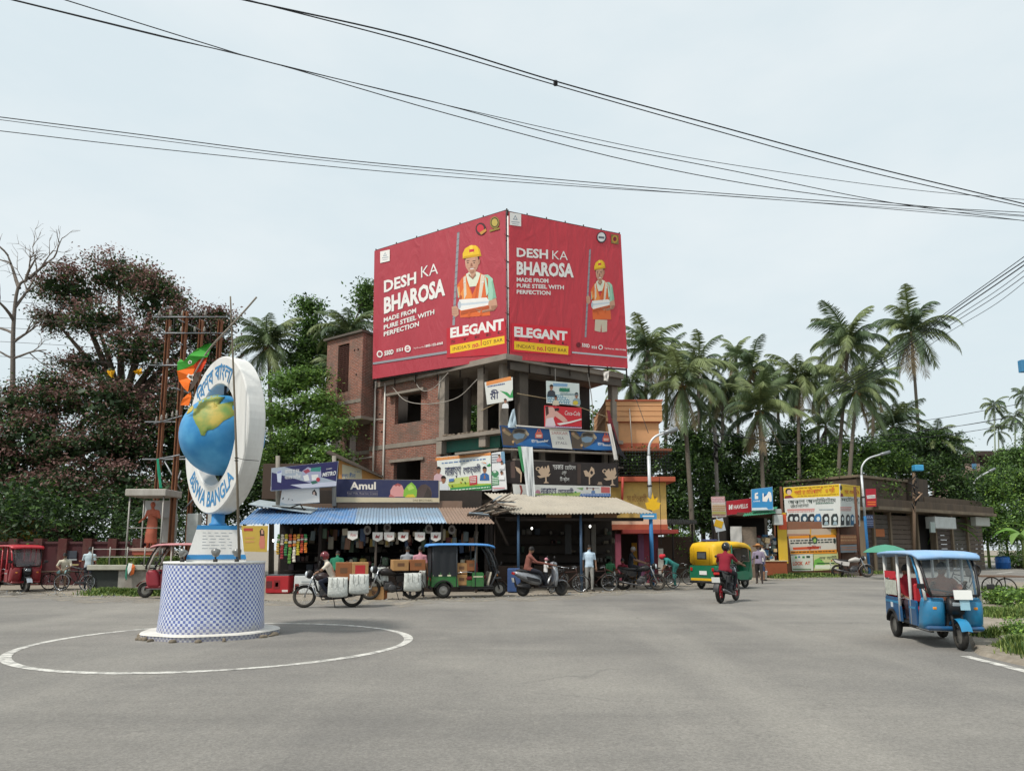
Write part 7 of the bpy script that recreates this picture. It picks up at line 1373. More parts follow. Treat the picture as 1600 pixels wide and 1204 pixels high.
# ------------------------------------------------------------------ left background: statue shelter, railing, red wall, pole structure
WPOST = mat('#96938d',.5,.2,dirt=.3); MAROON = mat('#43191d',.8,var=.2,sc=3,dirt=.4,dirtc=(.05,.03,.03))
ss = thing('statue_shelter','small white canopy on thin posts over the terracotta statue','shelter',SP)
part_box(ss,'pedestal',mat('#c9a79a',.8,dirt=.3),SP + V((0,0,SZ0 - .06)),(1.3,1.0,.12)); part_box(ss,'pedestal',mat('#b5604f',.8),SP + V((0,0,SZ0 - .2)),(1.1,.9,.16)); part_box(ss,'pedestal',mat('#c9992f',.8),SP + V((0,0,SZ0 - .5)),(1.0,.8,.42)); part_box(ss,'pedestal',mat('#8f8a80',.85),SP + V((0,0,(SZ0 - .72) / 2)),(1.2,1.0,SZ0 - .72))
for x in (-.72,.72):
 for y in (-.6,.6): part_bar(ss,'post',WPOST,[SP + V((x,y,.5)),SP + V((x,y,ZH(776,31)))],.035)
part_box(ss,'canopy',mat('#b0aba3',.8,dirt=.6,streak=True),SP + V((0,0,ZH(771,31))),(1.75,1.5,.3),None,.03); part_box(ss,'back_panel',mat('#b9bcbc',.7,dirt=.3),SP + V((0,.62,(ZH(780,31) + ZH(808,31)) / 2)),(1.5,.04,ZH(780,31) - ZH(808,31)))
for z in (840,): part_bar(ss,'rail',WPOST,[SP + V((-.72,-.6,ZH(825,31))),SP + V((.72,-.6,ZH(825,31)))],.02)
pw = thing('planter','low grey brick planter with a concrete kerb below the statue','planter',V((XA(207,29.3),29.6,0))); pcx = XA(207,29.3)
part_box(pw,'brick_base',brick_mat('#8a8680','#77736c','#9a968e'),(XA(228,29.2),29.6,.42),(1.7,1.6,.84)); part_box(pw,'brick_base',mat('#2f3330',.9),(XA(182,29.2),29.6,.42),(1.5,1.5,.84)); part_box(pw,'kerb',mat('#a8a698',.85,dirt=.4),(pcx + .05,29.6,.94),(3.0,1.9,.2),None,.02)
grass('grass','hedge of green plants in the planter below the statue',5000,lambda: (pcx + rnd.uniform(-1.2,1.5),29.5 + rnd.uniform(-.6,.7),1.03,1),.12,.38,.03)
rl = thing('railing','thin white pipe railing round the statue planter','railing',V((pcx,28.8,1.0)))
for i in range(5): x = pcx - 1.35 + i * .7; part_bar(rl,'post',WPOST,[(x,28.8,1.03),(x,28.8,1.75)],.025)
for z in (1.35,1.66): part_bar(rl,'rail',WPOST,[(pcx - 1.35,28.8,z),(pcx + 1.5,28.8,z)],.018)
tf_ = thing('national_flag','small orange white and green flag drooping on the planter railing','flag',W(204,905,28.6)); iv = tf_.matrix_basis.inverted()
for L,c in (([(207,880),(211,884),(209,896),(203,899),(205,888)],'#d9703a'),([(201,879),(207,880),(205,890),(200,897),(199,888)],'#d9d9d4'),([(198,882),(201,879),(199,890),(198,906),(195,902),(196,890)],'#2f6f5a')):
 b = MB(mat(c,.85,var=.12)); q = [iv @ W(x,y,28.6 + .04 * math.sin(x)) for x,y in L]; n_ = len(q); tr_ = tessellate_polygon([[V((x,y,0)) for x,y in L]]); b.add(q + [p + V((0,.012,0)) for p in q],[tuple(t_) for t_ in tr_] + [tuple(i + n_ for i in reversed(t_)) for t_ in tr_] + [(i,(i + 1) % n_,(i + 1) % n_ + n_,i + n_) for i in range(n_)]); b.build('cloth',tf_)
part_bar(tf_,'stick',BAMBOO,[W(206,877,28.6),W(196,906,28.62)],.012)
rw = thing('red_wall','long dark red boundary wall with pillars behind the parked vehicles','wall',V((XA(150,34),34,0))); RX0,RX1 = XA(-60,34),XA(262,34)
part_box(rw,'wall_panel',MAROON,((RX0 + RX1) / 2,34,.95),(RX1 - RX0,.2,1.9)); part_box(rw,'coping',mat('#4a2a2c',.85),((RX0 + RX1) / 2,34,1.96),(RX1 - RX0 + .1,.32,.12))
for i in range(9): x = RX0 + .2 + i * (RX1 - RX0 - .4) / 8; part_box(rw,'pillar',mat('#4f2523',.85,var=.2,dirt=.4),(x,33.95,1.08),(.42,.42,2.16))
for px,py,w,h,c in ((112,866,.5,.35,'#3a3f48'),(112,874,.5,.08,'#8a8f92'),(150,876,1.6,.05,'#a86a4a'),(113,882,.6,.06,'#a89a6a')): part_box(rw,'notice',mat(c,.8),W(px,py,33.85),(w,.03,h))
def simple_shed(name,label,px0,px1,py0,py1,Y,m,rm,roof_over=.3):
 x0,x1,z1 = XA(px0,Y),XA(px1,Y),ZH(py0,Y); t = thing(name,label,'shed',((x0 + x1) / 2,Y,0)); part_box(t,'wall',m,((x0 + x1) / 2,Y + 1.5,z1 / 2),(x1 - x0,3,z1)); w = (x1 - x0) + 2 * roof_over
 corr(t,V((x0 - roof_over,Y - .4,z1 + .05)),V((x1 + roof_over,Y - .4,z1 + .05)),V((x0 - roof_over,Y + 3.2,z1 + .9)),V((x1 + roof_over,Y + 3.2,z1 + .9)),rm); return t
simple_shed('yellow_shed','yellow washed shed with a grey roof under the trees on the left',18,64,812,842,38,mat('#b5872f',.85,var=.15,sc=2,dirt=.4),mat('#77777a',.7))
simple_shed('garden_shed','brown shed roof with a row of small ornaments behind the red wall',62,96,832,850,36.5,MAROON,mat('#5a4038',.8)); simple_shed('yellow_shed','sliver of a second yellow wall at the far left edge',-30,8,815,850,37.5,mat('#a98a4a',.85),mat('#4a4a48',.7))
cycle_van('dark flat bed cycle van the seated man on the left rests on',place(92,922) + V((0,.75,0)),R(4))
# rusty pole structure
RUST,GALV,INS = mat('#84573c',.85,.1,var=.25,sc=5,dirt=.5,dirtc=(.10,.06,.05)),mat('#8b8f92',.5,.6,dirt=.3),mat('#8d8880',.3)
YP = 32.5; us = thing('transformer_structure','tall rusty electricity poles with crossarms and insulators behind the globe','power poles',V((XA(295,YP),YP,0)))
PX = {'a': (257,500,YP),'b': (283,487,YP - 1.2),'c': (309,500,YP + 1.2),'d': (339,500,YP)}
for k,(px,py,y) in PX.items():
 x = XA(px,y,600); z1 = ZH(py,y)
 for s_ in (-.07,.07): part_box(us,'pole',RUST,(x + s_,y,z1 / 2),(.04,.2,z1),None,.004)
 part_box(us,'pole_web',mat('#5f3d2c',.9),(x,y,z1 / 2),(.1,.05,z1),None,0)
def arm(a,b_,py,r_=.035,dz=0):
 pa,pb = PX[a],PX[b_]; A_,B_ = V((XA(pa[0],pa[2],600),pa[2] - .16,ZH(py,pa[2]))),V((XA(pb[0],pb[2],600),pb[2] - .16,ZH(py,YP) + dz)); d = (B_ - A_).normalized(); part_bar(us,'crossarm',GALV,[A_ - d * .7,B_ + d * .5],r_,4); return A_,B_,d
for py in (497,522,572,660,718):
 for a,b_ in (('a','d'),('b','d') if py < 600 else ('a','b')): arm(a,b_,py)
for py in (505,540,610): arm('b','c',py,.04)
for py,a,b_ in ((497,'a','d'),(522,'a','d'),(572,'a','d'),(660,'a','b')):
 A_,B_,d = arm(a,b_,py,.03)
 for f in (-.4,.2,.8,1.5,2.0):
  p = A_ + d * f * .9; b = MB(INS); b.lathe([(.03,0),(.07,.03),(.035,.06),(.07,.10),(.035,.13),(.06,.17),(.03,.2),(.02,.26)],9,Matrix.Translation(us.matrix_basis.inverted() @ (p + V((0,-.05,.05))))); b.build('insulator',us)
for (x0,y0),(x1,y1) in (((257,720),(285,770)),((283,735),(262,790)),((250,716),(300,712)),((283,800),(320,760)),((339,725),(300,790))): part_bar(us,'brace',GALV,[W(x0,y0,YP - .5),W(x1,y1,YP - .4)],.035,5)
for px in (262,300,332): part_box(us,'switch_box',mat('#b9bcb8',.6,dirt=.3),W(px + 3,825,YP - .5),(.5,.4,1.3),None,.02)
for pts in ([(272,496),(270,560),(276,610),(268,660)],[(300,500),(296,570),(300,640)],[(330,505),(326,590),(322,680)],[(246,560),(245,600),(255,640)]): part_bar(us,'jumper_cable',CABD,spline([W(x,y,YP - .8) for x,y in pts],12),.018,4)
hang('green_cloth','narrow green cloth hanging from the rusty poles above the statue',((244,716),(248,716)),((248,762),(254,762)),30.4,mat('#1f8a6a',.85),4,.03)
# ------------------------------------------------------------------ street lamps
LW,LBU = mat('#c9ccce',.45,.3,dirt=.25),mat('#1f6fa8',.6,var=.15,dirt=.3)
def street_lamp(label,pts,Y,pyb,pyend,blue_py,r_=.075):
 """pts: top of the straight post and the arm, in pixels"""
 base = W(pyb[0],pyb[1],Y); base.z = 0; t = thing('street_lamp',label,'street lamp',base,0,'street lamps'); top = W(pts[0][0],pts[0][1],Y); zb = ZH(blue_py,Y); f = zb / top.z; mid = base.lerp(top,f)
 part_bar(t,'lower_post',LBU,[base,mid],r_ * 1.12,10); part_bar(t,'upper_post',LW,[mid,top],r_,10); a = spline([W(x,y,Y) for x,y in pts],16); part_bar(t,'arm',LW,a,r_ * .72,8)
 d = (a[-1] - a[-3]).normalized(); part_bar(t,'lamp_head',mat('#8d9194',.4,.4),[a[-1] - d * .1,a[-1] + d * .15,a[-1] + d * .55],.10,8); part_bar(t,'clamp',BLK,[mid.lerp(top,.45),mid.lerp(top,.48)],r_ * 1.5,8); part_box(t,'base_plate',CONC,base + V((0,0,.06)),(.5,.5,.12)); return t
L1 = street_lamp('tall white and blue street lamp in front of the orange house',[(1013.5,712),(1015,694),(1024,682),(1040,675.5)],31.0,(1020,905),0,800)
street_lamp('white and blue street lamp beside the poster kiosk',[(1346,742),(1347,728),(1357,716),(1378,709)],46.0,(1358,885),0,806); street_lamp('white and blue street lamp at the corner of the derelict building',[(1522,768),(1522,754),(1531,744),(1546,736)],60.0,(1531,868),0,808,.09)
b = MB(mat('#e0b01f',.7)); iv = L1.matrix_basis.inverted(); c0 = W(1020,788,30.85); b.prism([(c0.x + rr_ * math.cos(R(a)),c0.z + rr_ * 1.2 * math.sin(R(a))) for a,rr_ in ((90,.42),(70,.2),(50,.36),(30,.2),(10,.34),(330,.3),(270,.22),(210,.3),(170,.34),(150,.2),(130,.36),(110,.2))],30.83,30.87,lambda a,q,d: iv @ V((a,d,q))); b.build('yellow_emblem',L1); b = MB(flat('#3f8fc0')); b.box(iv @ W(1013,806,30.85),(.72,.03,.26)); b.build('blue_plate',L1); b = MB(WHT); b.box(iv @ W(1013,806,30.83),(.5,.01,.06)); b.build('plate_print',L1)
# ------------------------------------------------------------------ kiosks on the right
k1 = thing('kiosk','small dark shop with brick wall and goods under a green tin awning','kiosk',V((XA(1180,43),43.5,0))); YK = 43.0; kx = lambda px: XA(px,YK)
part_box(k1,'rear_wall',DARKB,(kx(1180),46.0,1.9),(kx(1226) - kx(1138),.2,3.8)); part_box(k1,'brick_wall',BRICK2,(kx(1169),43.2,1.5),(kx(1186) - kx(1155),.25,3.0)); part_box(k1,'pillar',mat('#a58c7d',.85),(kx(1153),43.0,1.5),(.3,.3,3.0)); part_box(k1,'pillar',DARKW,(kx(1222),43.0,1.6),(.5,.3,3.2)); part_box(k1,'roof',mat('#5a4034',.8,dirt=.5),(kx(1186),44.4,3.75),(kx(1230) - kx(1142),3.4,.2)); part_box(k1,'side_wall',DARKW,(kx(1140),44.6,1.8),(.15,2.9,3.6))
corr(k1,W(1160,806,42.0),W(1212,801,42.0),W(1168,797,43.6),W(1215,791,43.6),mat('#3f8a6a',.6,dirt=.3)); part_box(k1,'counter',mat('#8a4a2c',.8,var=.2),(kx(1205),42.6,.55),(1.3,.7,.8)); part_box(k1,'counter_top',mat('#b9a98a',.7),(kx(1205),42.6,.98),(1.4,.8,.05))
for i in range(46): px = rnd.uniform(1196,1224); w,h = rnd.uniform(.12,.34),rnd.uniform(.14,.4); part_box(k1,'goods',rnd.choice([mat(c,.6,var=.3) for c in ('#8a8f96','#a8a59c','#3f6a8f','#a8442f','#c9b08a','#5f6f6a','#7a3a42','#c4c9c9')]),(kx(px),42.9 + rnd.uniform(0,1.2),rnd.uniform(1.05,2.5)),(w,.25,h),Matrix.Rotation(rnd.uniform(-.2,.2),3,'Y'),.02)
part_box(k1,'poster',flat('#c9a52f'),W(1222.5,840,42.7),(.55,.04,3.0)); part_box(k1,'poster_head',flat('#c9502f'),W(1222.5,815,42.66),(.5,.02,.9)); part_box(k1,'meter_box',mat('#b9bcb8',.6),W(1215,812,42.4),(.55,.3,.6),None,.03); part_box(k1,'meter_box',mat('#a8aba8',.6),W(1215,799,42.4),(.4,.3,.3),None,.03)
hang('white_cloth','white cloth sheet hanging on the small brick shop',((1141,822),(1159,822)),((1142,858),(1160,856)),42.6,mat('#c4c1bc',.85),6,.04)
t = thing('bucket','white plastic bucket on the ground by the kiosk','bucket',place(1193,905)); b = MB(mat('#cfd2d2',.5)); b.lathe([(.17,0),(.22,.42),(.235,.42),(.235,.45),(.21,.45),(.16,.03)],18); b.build('pail',t); b = MB(CHR); b.tube([(-.22,0,.43),(-.18,0,.58),(0,0,.64),(.18,0,.58),(.22,0,.43)],.008,5); b.build('handle',t)
c7 = (1020,740,1204 / 220)
B = banner('hoarding_sheet','faded pink and cream printed sheet left of the red electrical sign',[(1111,775.5),(1132.5,775),(1135,807),(1113,808)],[42.4] * 4,flat('#cfc0b4'),c7,'sign'); B.print([(flat('#b5606a'),rect(502,198,615,240)),(flat('#a8a060'),rect(508,320,625,345))] + scribble(505,205,612,260,0,0,flat('#e0d5d5'),3) + scribble(508,268,622,320,0,0,flat('#b58a4a'),3) + scribble(508,345,625,366,0,0,flat('#8a5a5a'),1),'print')
B = lightbox('shop_sign','red electrical goods sign with white lettering',[(1134,782.5),(1174,778),(1175,800.5),(1135,804.5)],[42.5,43,43,42.5],flat('#b5202f'),c7,.1); B.text('HAVELLS',(692,300),(812,289),34,36,WHT,.03); B.print([(WHT,[(650,265),(660,262),(664,282),(672,262),(682,260),(680,302),(670,304),(666,288),(660,306),(650,304)])],'emblem')
B = lightbox('shop_sign','tall blue boxed sign with a white S emblem',[(1174,764),(1207,760),(1208,795.5),(1175,797)],[42.3,42.0,42.0,42.3],flat('#2f86bd'),c7,.5,mat('#a9b8c4',.5)); B.print([(flat('#c9d5dc'),[(848,290),(1030,285),(1032,306),(848,312)]),(WHT,[(872,205),(872,165),(898,158),(900,172),(884,176),(884,186),(900,188),(902,212),(874,216)]),(flat('#1f5f95'),circ(960,205,28,34)),(WHT,[(938,235),(938,165),(948,165),(950,200),(975,180),(990,150),(1010,160),(1018,200),(1016,235),(1000,238),(990,200),(975,238)])],'print'); B.text('SUNRISE',(860,240),(918,236),12,12,WHT,.02)
t = thing('road_sign','small yellow and blue sign tilted on a thin pole','sign',V((XA(1124,42),42,0))); part_bar(t,'pole',GALV,[(XA(1127,42),42.05,0),(XA(1123,42),42.05,ZH(805,42))],.04); part_box(t,'plate',flat('#c9cfd5'),W(1124,820,42),(.6,.03,.75),Matrix.Rotation(R(-12),3,'Y')); part_box(t,'yellow_mark',flat('#d9ab1f'),W(1123,818,41.97),(.48,.02,.42),Matrix.Rotation(R(20),3,'Y'))
ls = thing('lean_to','low dark lean-to roof on posts beside the orange house','shed',V((XA(1062,40),40,0)))
corr(ls,W(1034,820,39),W(1090,818,39),W(1036,810,42),W(1088,812,42),mat('#3f3a36',.8)); 
for px in (1052,1083): part_bar(ls,'post',DARKW,[(XA(px,39.2),39.2,0),(XA(px,39.2),39.2,ZH(819,39.2))],.06)
part_box(ls,'back_wall',mat('#4a3a30',.9),(XA(1050,42.4),42.4,1.2),(2.4,.15,2.4))
# poster kiosk
pk = thing('poster_kiosk','wooden kiosk plastered with orange and yellow posters below a white hoarding','kiosk',V((XA(1285,45),45.5,0))); YQ = 45.0
part_box(pk,'wall',mat('#8a5a42',.85,var=.3,sc=3,dirt=.5),((XA(1228,YQ) + XA(1312,YQ)) / 2,46.0,1.75),(XA(1312,YQ) - XA(1228,YQ),1.6,3.3)); part_box(pk,'wall',mat('#5f4438',.85,var=.3,sc=3,dirt=.5),(XA(1329,46),46.6,1.7),(1.2,1.4,3.2)); part_box(pk,'plinth',CONCD,(XA(1285,YQ),46.1,.1),(5.2,2.2,.2))
for px in (1226,1312,1343): part_bar(pk,'post',mat('#5a3a2c',.85),[(XA(px,YQ),YQ + .0,0),(XA(px,YQ),YQ + .0,ZH(760,YQ))],.09,5)
c8 = (1215,745,1204 / 150)
HB = banner('white_hoarding','wide white hoarding with a yellow heading over the poster kiosk',[(1224,761),(1313,755.2),(1313,822.5),(1228,824.5)],[46.4,44.6,44.6,46.4],flat('#cdd0cc'),c8,'hoarding')
HB.print([(flat('#d9b51f'),[(75,132),(775,85),(775,238),(80,268)]),(flat('#7d2a2a'),[(85,270),(92,238),(160,228),(205,262)]),(flat('#1f1a18'),circ(140,178,42,40)),(flat('#cfb0a0'),circ(145,190,30,32)),(WHT,[(80,270),(775,240),(775,248),(80,282)]),(flat('#8fb5a0'),[(100,640),(170,600),(180,632)]),(flat('#c98a86'),[(120,402),(465,392),(465,412),(120,424)])] + scribble(130,412,460,450,-8,0,flat('#c4807a'),2) + scribble(215,140,760,155,-36,0,flat('#8a5a1a')) + scribble(250,240,760,250,-30,0,flat('#8a5a1a')) + scribble(480,325,700,345,-8,0,flat('#3f6a5a')) + scribble(520,402,700,420,-4,0,flat('#8fa0a8')),'print')
for x,c in ((170,'#22282a'),(232,'#2a2f33'),(335,'#1f3f4f'),(425,'#262b2e'),(505,'#2f6a96'),(605,'#1c2022'),(715,'#22302f')): HB.print([(flat(c),[(x - 42,600),(x - 44,500),(x - 20,462),(x + 30,458),(x + 44,500),(x + 42,592)]),(flat('#c4cfcf'),circ(x + 6,522,22,28)),(flat('#8fa3ab'),[(x - 22,600),(x - 10,558),(x + 22,556),(x + 36,596)])],'face_print')
HB.text('সবাই হোমিওপ্যাথি',(210,226),(570,196),72,72,flat('#c4452f'),.0,full=True); HB.text('ও শ্রী',(600,198),(715,190),70,70,flat('#c4452f'),.0,full=True); HB.text('আকাশ আলটিমেটাম',(130,338),(730,310),62,62,flat('#22362f'),.0,full=True); HB.text('জানালা',(160,388),(390,372),40,40,flat('#22362f'),.0,full=True)
HB2 = banner('white_hoarding','narrow side face of the white hoarding with yellow heading',[(1313.6,755.2),(1343.5,759),(1344,821.5),(1313.6,822.5)],[44.6,46.6,46.6,44.6],flat('#c6cac6'),c8,'hoarding')
HB2.print([(flat('#d9b51f'),[(790,85),(1032,112),(1034,252),(785,240)]),(flat('#1f1a18'),circ(795,135,14,34)),(flat('#7d2a2a'),[(785,245),(790,200),(815,205),(825,245)]),(flat('#c98a86'),rect(785,372,930,385,2))] + scribble(840,110,1028,120,14,0,flat('#8a5a1a')) + scribble(785,392,920,430,2,0,flat('#c4807a'),2) + scribble(945,315,1025,330,2,0,flat('#3f6a5a')),'print')
for x,c in ((810,'#22282a'),(880,'#2a2f33'),(935,'#2f5a7a'),(1000,'#1c2022')): HB2.print([(flat(c),[(x - 22,605),(x - 22,490),(x,462),(x + 22,490),(x + 22,600)]),(flat('#c4cfcf'),circ(x + 2,522,11,26))],'face_print')
HB2.text('হোমিও',(835,205),(1015,215),60,58,flat('#c4452f'),.0,full=True); HB2.text('মেটাম',(795,300),(1010,305),52,52,flat('#22362f'),.0,full=True)
YB = 45.12
def kposter(name,label,P,m,Y=YB): return banner(name,label,P,[Y] * 4,m,c8,'poster')
q = kposter('poster','bleached white and ochre poster strip under the hoarding',[(1230,827),(1307,825),(1308,835),(1230,837)],flat('#b9a590')); q.print([(flat('#c9952f'),rect(670,650,745,720)),(flat('#c9952f'),rect(405,650,420,725)),(flat('#9a5f4a'),rect(120,715,400,728))],'print')
q = kposter('poster','wide orange and white torn poster with black lettering on the kiosk',[(1232,838),(1306,834),(1307.5,864.5),(1235,866)],flat('#c9c2b5')); q.print([(flat('#d98a1f'),[(138,740),(730,715),(735,755),(140,772)]),(flat('#d98a1f'),[(160,925),(740,905),(745,955),(160,965)]),(flat('#c9542f'),[(190,880),(520,866),(520,900),(195,912)])] + scribble(160,790,720,850,-18,0,flat('#3a3f3c'),2) + scribble(170,935,720,955,-14,0,flat('#2a1f1a')) + [(flat('#1f2a22'),[(398,720),(410,720),(412,840),(400,850)]),(flat('#2a4a3a'),[(425,760),(470,740),(500,770),(490,830),(450,835)]),(flat('#8fae5a'),circ(465,795,18,24)),(flat('#22302a'),circ(715,800,14,34))],'print'); q.text('সুনীল',(370,900),(545,895),44,44,flat('#a82a1f'),.01,full=True)
q = kposter('poster','white poster reading look at with orange letters at the kiosk foot',[(1235.5,867),(1270,865),(1271,891),(1238,891.5)],flat('#cfd2c2')); q.text('LOOK',(190,1105),(318,1100),46,46,flat('#c4502f'),.04); q.text('AT',(342,1098),(408,1094),40,40,flat('#c4502f'),.04); q.print([(flat('#4a9a4a'),circ(230,1005,14,16)),(flat('#3a6a8a'),circ(270,1000,14,12)),(flat('#2f7a3a'),rect(310,990,340,1015)),(flat('#22402a'),rect(360,985,405,1012)),(flat('#5a7a4a'),rect(190,1148,420,1162))],'print')
q = kposter('poster','pale green poster with black lettering at the kiosk foot',[(1271,864.5),(1310,862),(1311,889),(1272,891)],flat('#bfc48a')); q.print([(flat('#6fae4a'),[(450,1130),(460,1040),(520,1010),(575,1060),(600,1090),(520,1130)]),(flat('#2f5a2f'),rect(490,1074,715,1090,-4)),(flat('#dce0c9'),rect(470,1100,740,1150))],'print'); q.text('লুক আউট',(525,1035),(740,1025),48,46,flat('#22302a'),.01,full=True)
b = banner('poster','rusty brown board with faded lettering on the side of the kiosk',[(1313,835),(1340,835),(1342,849),(1313,850)],[45.0,46,46,45.0],flat('#8a5a3a'),c8,'board'); b.print(scribble(790,740,1000,820,0,0,flat('#b58a62'),2),'print'); b = banner('poster','grey board with faded print low on the side of the kiosk',[(1313,851),(1341,850),(1342,862),(1313,863)],[45.0,46,46,45.0],flat('#7a8288'),c8,'board'); b.print(scribble(800,870,1000,930,0,0,flat('#a8765a'),2),'print')
for i in range(3):
 t = place(1232 + rnd.uniform(-14,16),899 + rnd.uniform(-2,3)); bb = MB(mat(('#c9bda0','#8a8478','#b5a24a')[i],.9)); bb.ell((t.x,t.y,.05),(rnd.uniform(.1,.28),rnd.uniform(.08,.2),.06),8,5,Matrix.Rotation(rnd.uniform(0,3),3,'Z')); tag(bb.build('rubbish_heap'),('pale','grey','yellowish')[i] + ' crumpled rubbish on the grass at the kiosk corner','rubbish','rubbish at the kiosk corner')
# ------------------------------------------------------------------ derelict concrete building
DC = mat('#5c4f42',.95,var=.4,sc=1.6,bump=.02,dirt=.8,dirtc=(.035,.03,.026),streak=True); DCL = mat('#7a6c5a',.95,var=.4,sc=2,bump=.02,dirt=.7,dirtc=(.06,.05,.04),streak=True)
A0,A1 = W(1350,860,49.0),W(1545,860,60.0); A0.z = A1.z = 0; dd = (A1 - A0).normalized(); dn_ = V((-dd.y,dd.x,0)); dn_ = dn_ if dn_.y > 0 else -dn_; LEN = (A1 - A0).length
db = thing('derelict_building','stained grey concrete building with closed shutters behind the blue rickshaw','building',A0); angD = math.atan2(dd.y,dd.x); RD = Matrix.Rotation(angD,3,'Z')
def sD(px):      # distance along the front at which the pixel column meets it
 r_ = ray(px,830); k = r_.x / r_.y; return (A0.x - k * A0.y) / (k * dd.y - dd.x)
def dbox(name,m,s0,s1,z0,z1,o0,o1,bev=.01): c = A0 + dd * ((s0 + s1) / 2) - dn_ * ((o0 + o1) / 2); c.z = (z0 + z1) / 2; b = MB(m); b.box(db.matrix_basis.inverted() @ c,(s1 - s0,abs(o1 - o0),z1 - z0),RD,bev); return b.build(name,db)
zD = lambda px,py: W(px,py,(A0 + dd * sD(px)).y).z
zc = zD(1400,800); dbox('upper_wall',DC,0,sD(1442),zc + .25,zD(1395,750),-.2,-6); dbox('canopy',DCL,-.3,sD(1530),zc,zc + .22,1.4,-6); dbox('fascia',DC,-.2,sD(1530),zc + .22,zc + .75,1.2,.9); dbox('parapet',DC,sD(1442),sD(1532),zc + .25,zc + 1.3,.3,0)
dbox('coping',DCL,-.1,sD(1444),zD(1395,750),zD(1395,750) + .18,.0,-6.2); dbox('tank_wall',mat('#4f443a',.95,var=.4,streak=True,dirt=.7,dirtc=(.03,.03,.03)),sD(1425),sD(1450),zc + .25,zD(1395,750) + .3,.25,-3)
dbox('rear_wall',DARKB,0,LEN,0,zc,-3.9,-4.1)
px_ = [1352,1366,1392,1427,1434,1462,1488,1512,1538]; SHM = [mat(c,.7,.2,var=.2,dirt=.5) for c in ('#4a3f3a','#55504a','#5f5248','#6a5a4c','#4f4a46')]
for i in range(len(px_) - 1):
 s0,s1 = sD(px_[i]),sD(px_[i + 1]); dbox('pier',DCL,s0 - .12,s0 + .12,0,zc,.05,-.4)
 if i in (3,4): dbox('dark_doorway',DARKB,s0 + .12,s1 - .12,0,zc,-.6,-.8); continue
 for k in range(12): z0 = k * (zc - .2) / 12; dbox('shutter_slat',SHM[i % 5],s0 + .14,s1 - .14,z0 + .01,z0 + (zc - .2) / 12 - .015,-.10,-.16,.01)
dbox('sign_box',mat('#b9bdba',.6,dirt=.3),sD(1436),sD(1469),zD(1450,826),zD(1450,808),1.2,.5,.03); dbox('sign_box',mat('#a8aaa2',.6,dirt=.3),sD(1505),sD(1527),zD(1515,822),zD(1515,808),1.0,.6,.03); dbox('paper_notice',flat('#a8602f'),sD(1367),sD(1382),zD(1375,838),zD(1375,826),.0,-.09,0); dbox('tilted_board',mat('#9aa5a0',.7),sD(1426),sD(1433),zD(1430,832),zD(1430,816),1.3,1.2,.0)
B = banner('hanging_sign','small red hanging sign with white lettering beside the lamp post',[(1352.5,763.5),(1368.5,763),(1369.5,790.5),(1353.5,792)],[47.5] * 4,flat('#a81f30'),(1340,730,1600 / 220),'sign'); B.print([(WHT,[(102,318),(200,308),(204,346),(108,354)]),(flat('#d9702f'),rect(112,385,205,400)),(flat('#d9702f'),rect(112,412,205,426))] + scribble(106,322,200,350,-6,0,flat('#8a8a8a'),2),'print')
B = banner('hanging_sign','small dark blue sign below the red hanging sign',[(1352,804),(1364.5,804),(1365,824),(1352,824)],[47.5] * 4,flat('#242e4a'),(1340,730,1600 / 220),'sign'); B.text('EEA',(105,580),(175,580),30,30,flat('#8a95b0')); B.print(scribble(105,600,180,670,0,0,flat('#6a7590'),3),'print')
t = thing('utility_pole','weathered pole carrying a blue box in front of the derelict building','pole',V((XA(1427,50),50,0))); part_bar(t,'pole',mat('#6a5848',.85),[(XA(1427,50),50,0),(XA(1428,50,735),50,ZH(738,50))],.11,8); part_box(t,'blue_box',mat('#3f95c4',.6),W(1434,731,49.8),(.62,.5,.42),None,.05)
for i in range(12): a = rnd.uniform(-25,5); part_bar(t,'cable_coil',CABD,[W(1424 + rnd.uniform(-4,12),742 + i * 4,49.8),W(1428 + rnd.uniform(-4,10),750 + i * 4,49.75)],.05,5)
part_bar(t,'stay',mat('#a88a72',.8),[W(1430,782,49.7),W(1441,770,49.7),W(1435,769,49.7)],.05,5)
um = thing('umbrella','large green shade umbrella left of the blue rickshaw roof','umbrella',V((XA(1384,40),40,0))); zt = ZH(850,40); part_bar(um,'pole',GALV,[(XA(1384,40),40,0),(XA(1384,40),40,zt)],.025); b = MB(mat('#4f8f78',.8,var=.12)); b.lathe([(.02,zt + .0),(.5,zt - .08),(.95,zt - .25),(1.2,zt - .44),(1.19,zt - .45),(.94,zt - .27),(.5,zt - .10),(.02,zt - .02)],8,None,True,False); b.build('canopy',um)
for k in range(8): a = R(45 * k); b = MB(GALV); b.tube([(0,0,zt - .05),(1.18 * math.cos(a),1.18 * math.sin(a),zt - .45)],.008,4); b.build('rib',um)
t = thing('bin','bright blue plastic drum by the far side of the side road','bin',V((XA(1566,62),62,0))); b = MB(mat('#1f5fa8',.5,dirt=.2)); b.lathe([(.5,0),(.55,.1),(.55,.5),(.57,.53),(.55,.56),(.55,.9),(.5,1.0),(.1,1.0)],18); b.build('drum',t); b = MB(mat('#174a86',.5)); b.lathe([(.52,1.0),(.52,1.05),(.1,1.07)],18); b.build('lid',t)
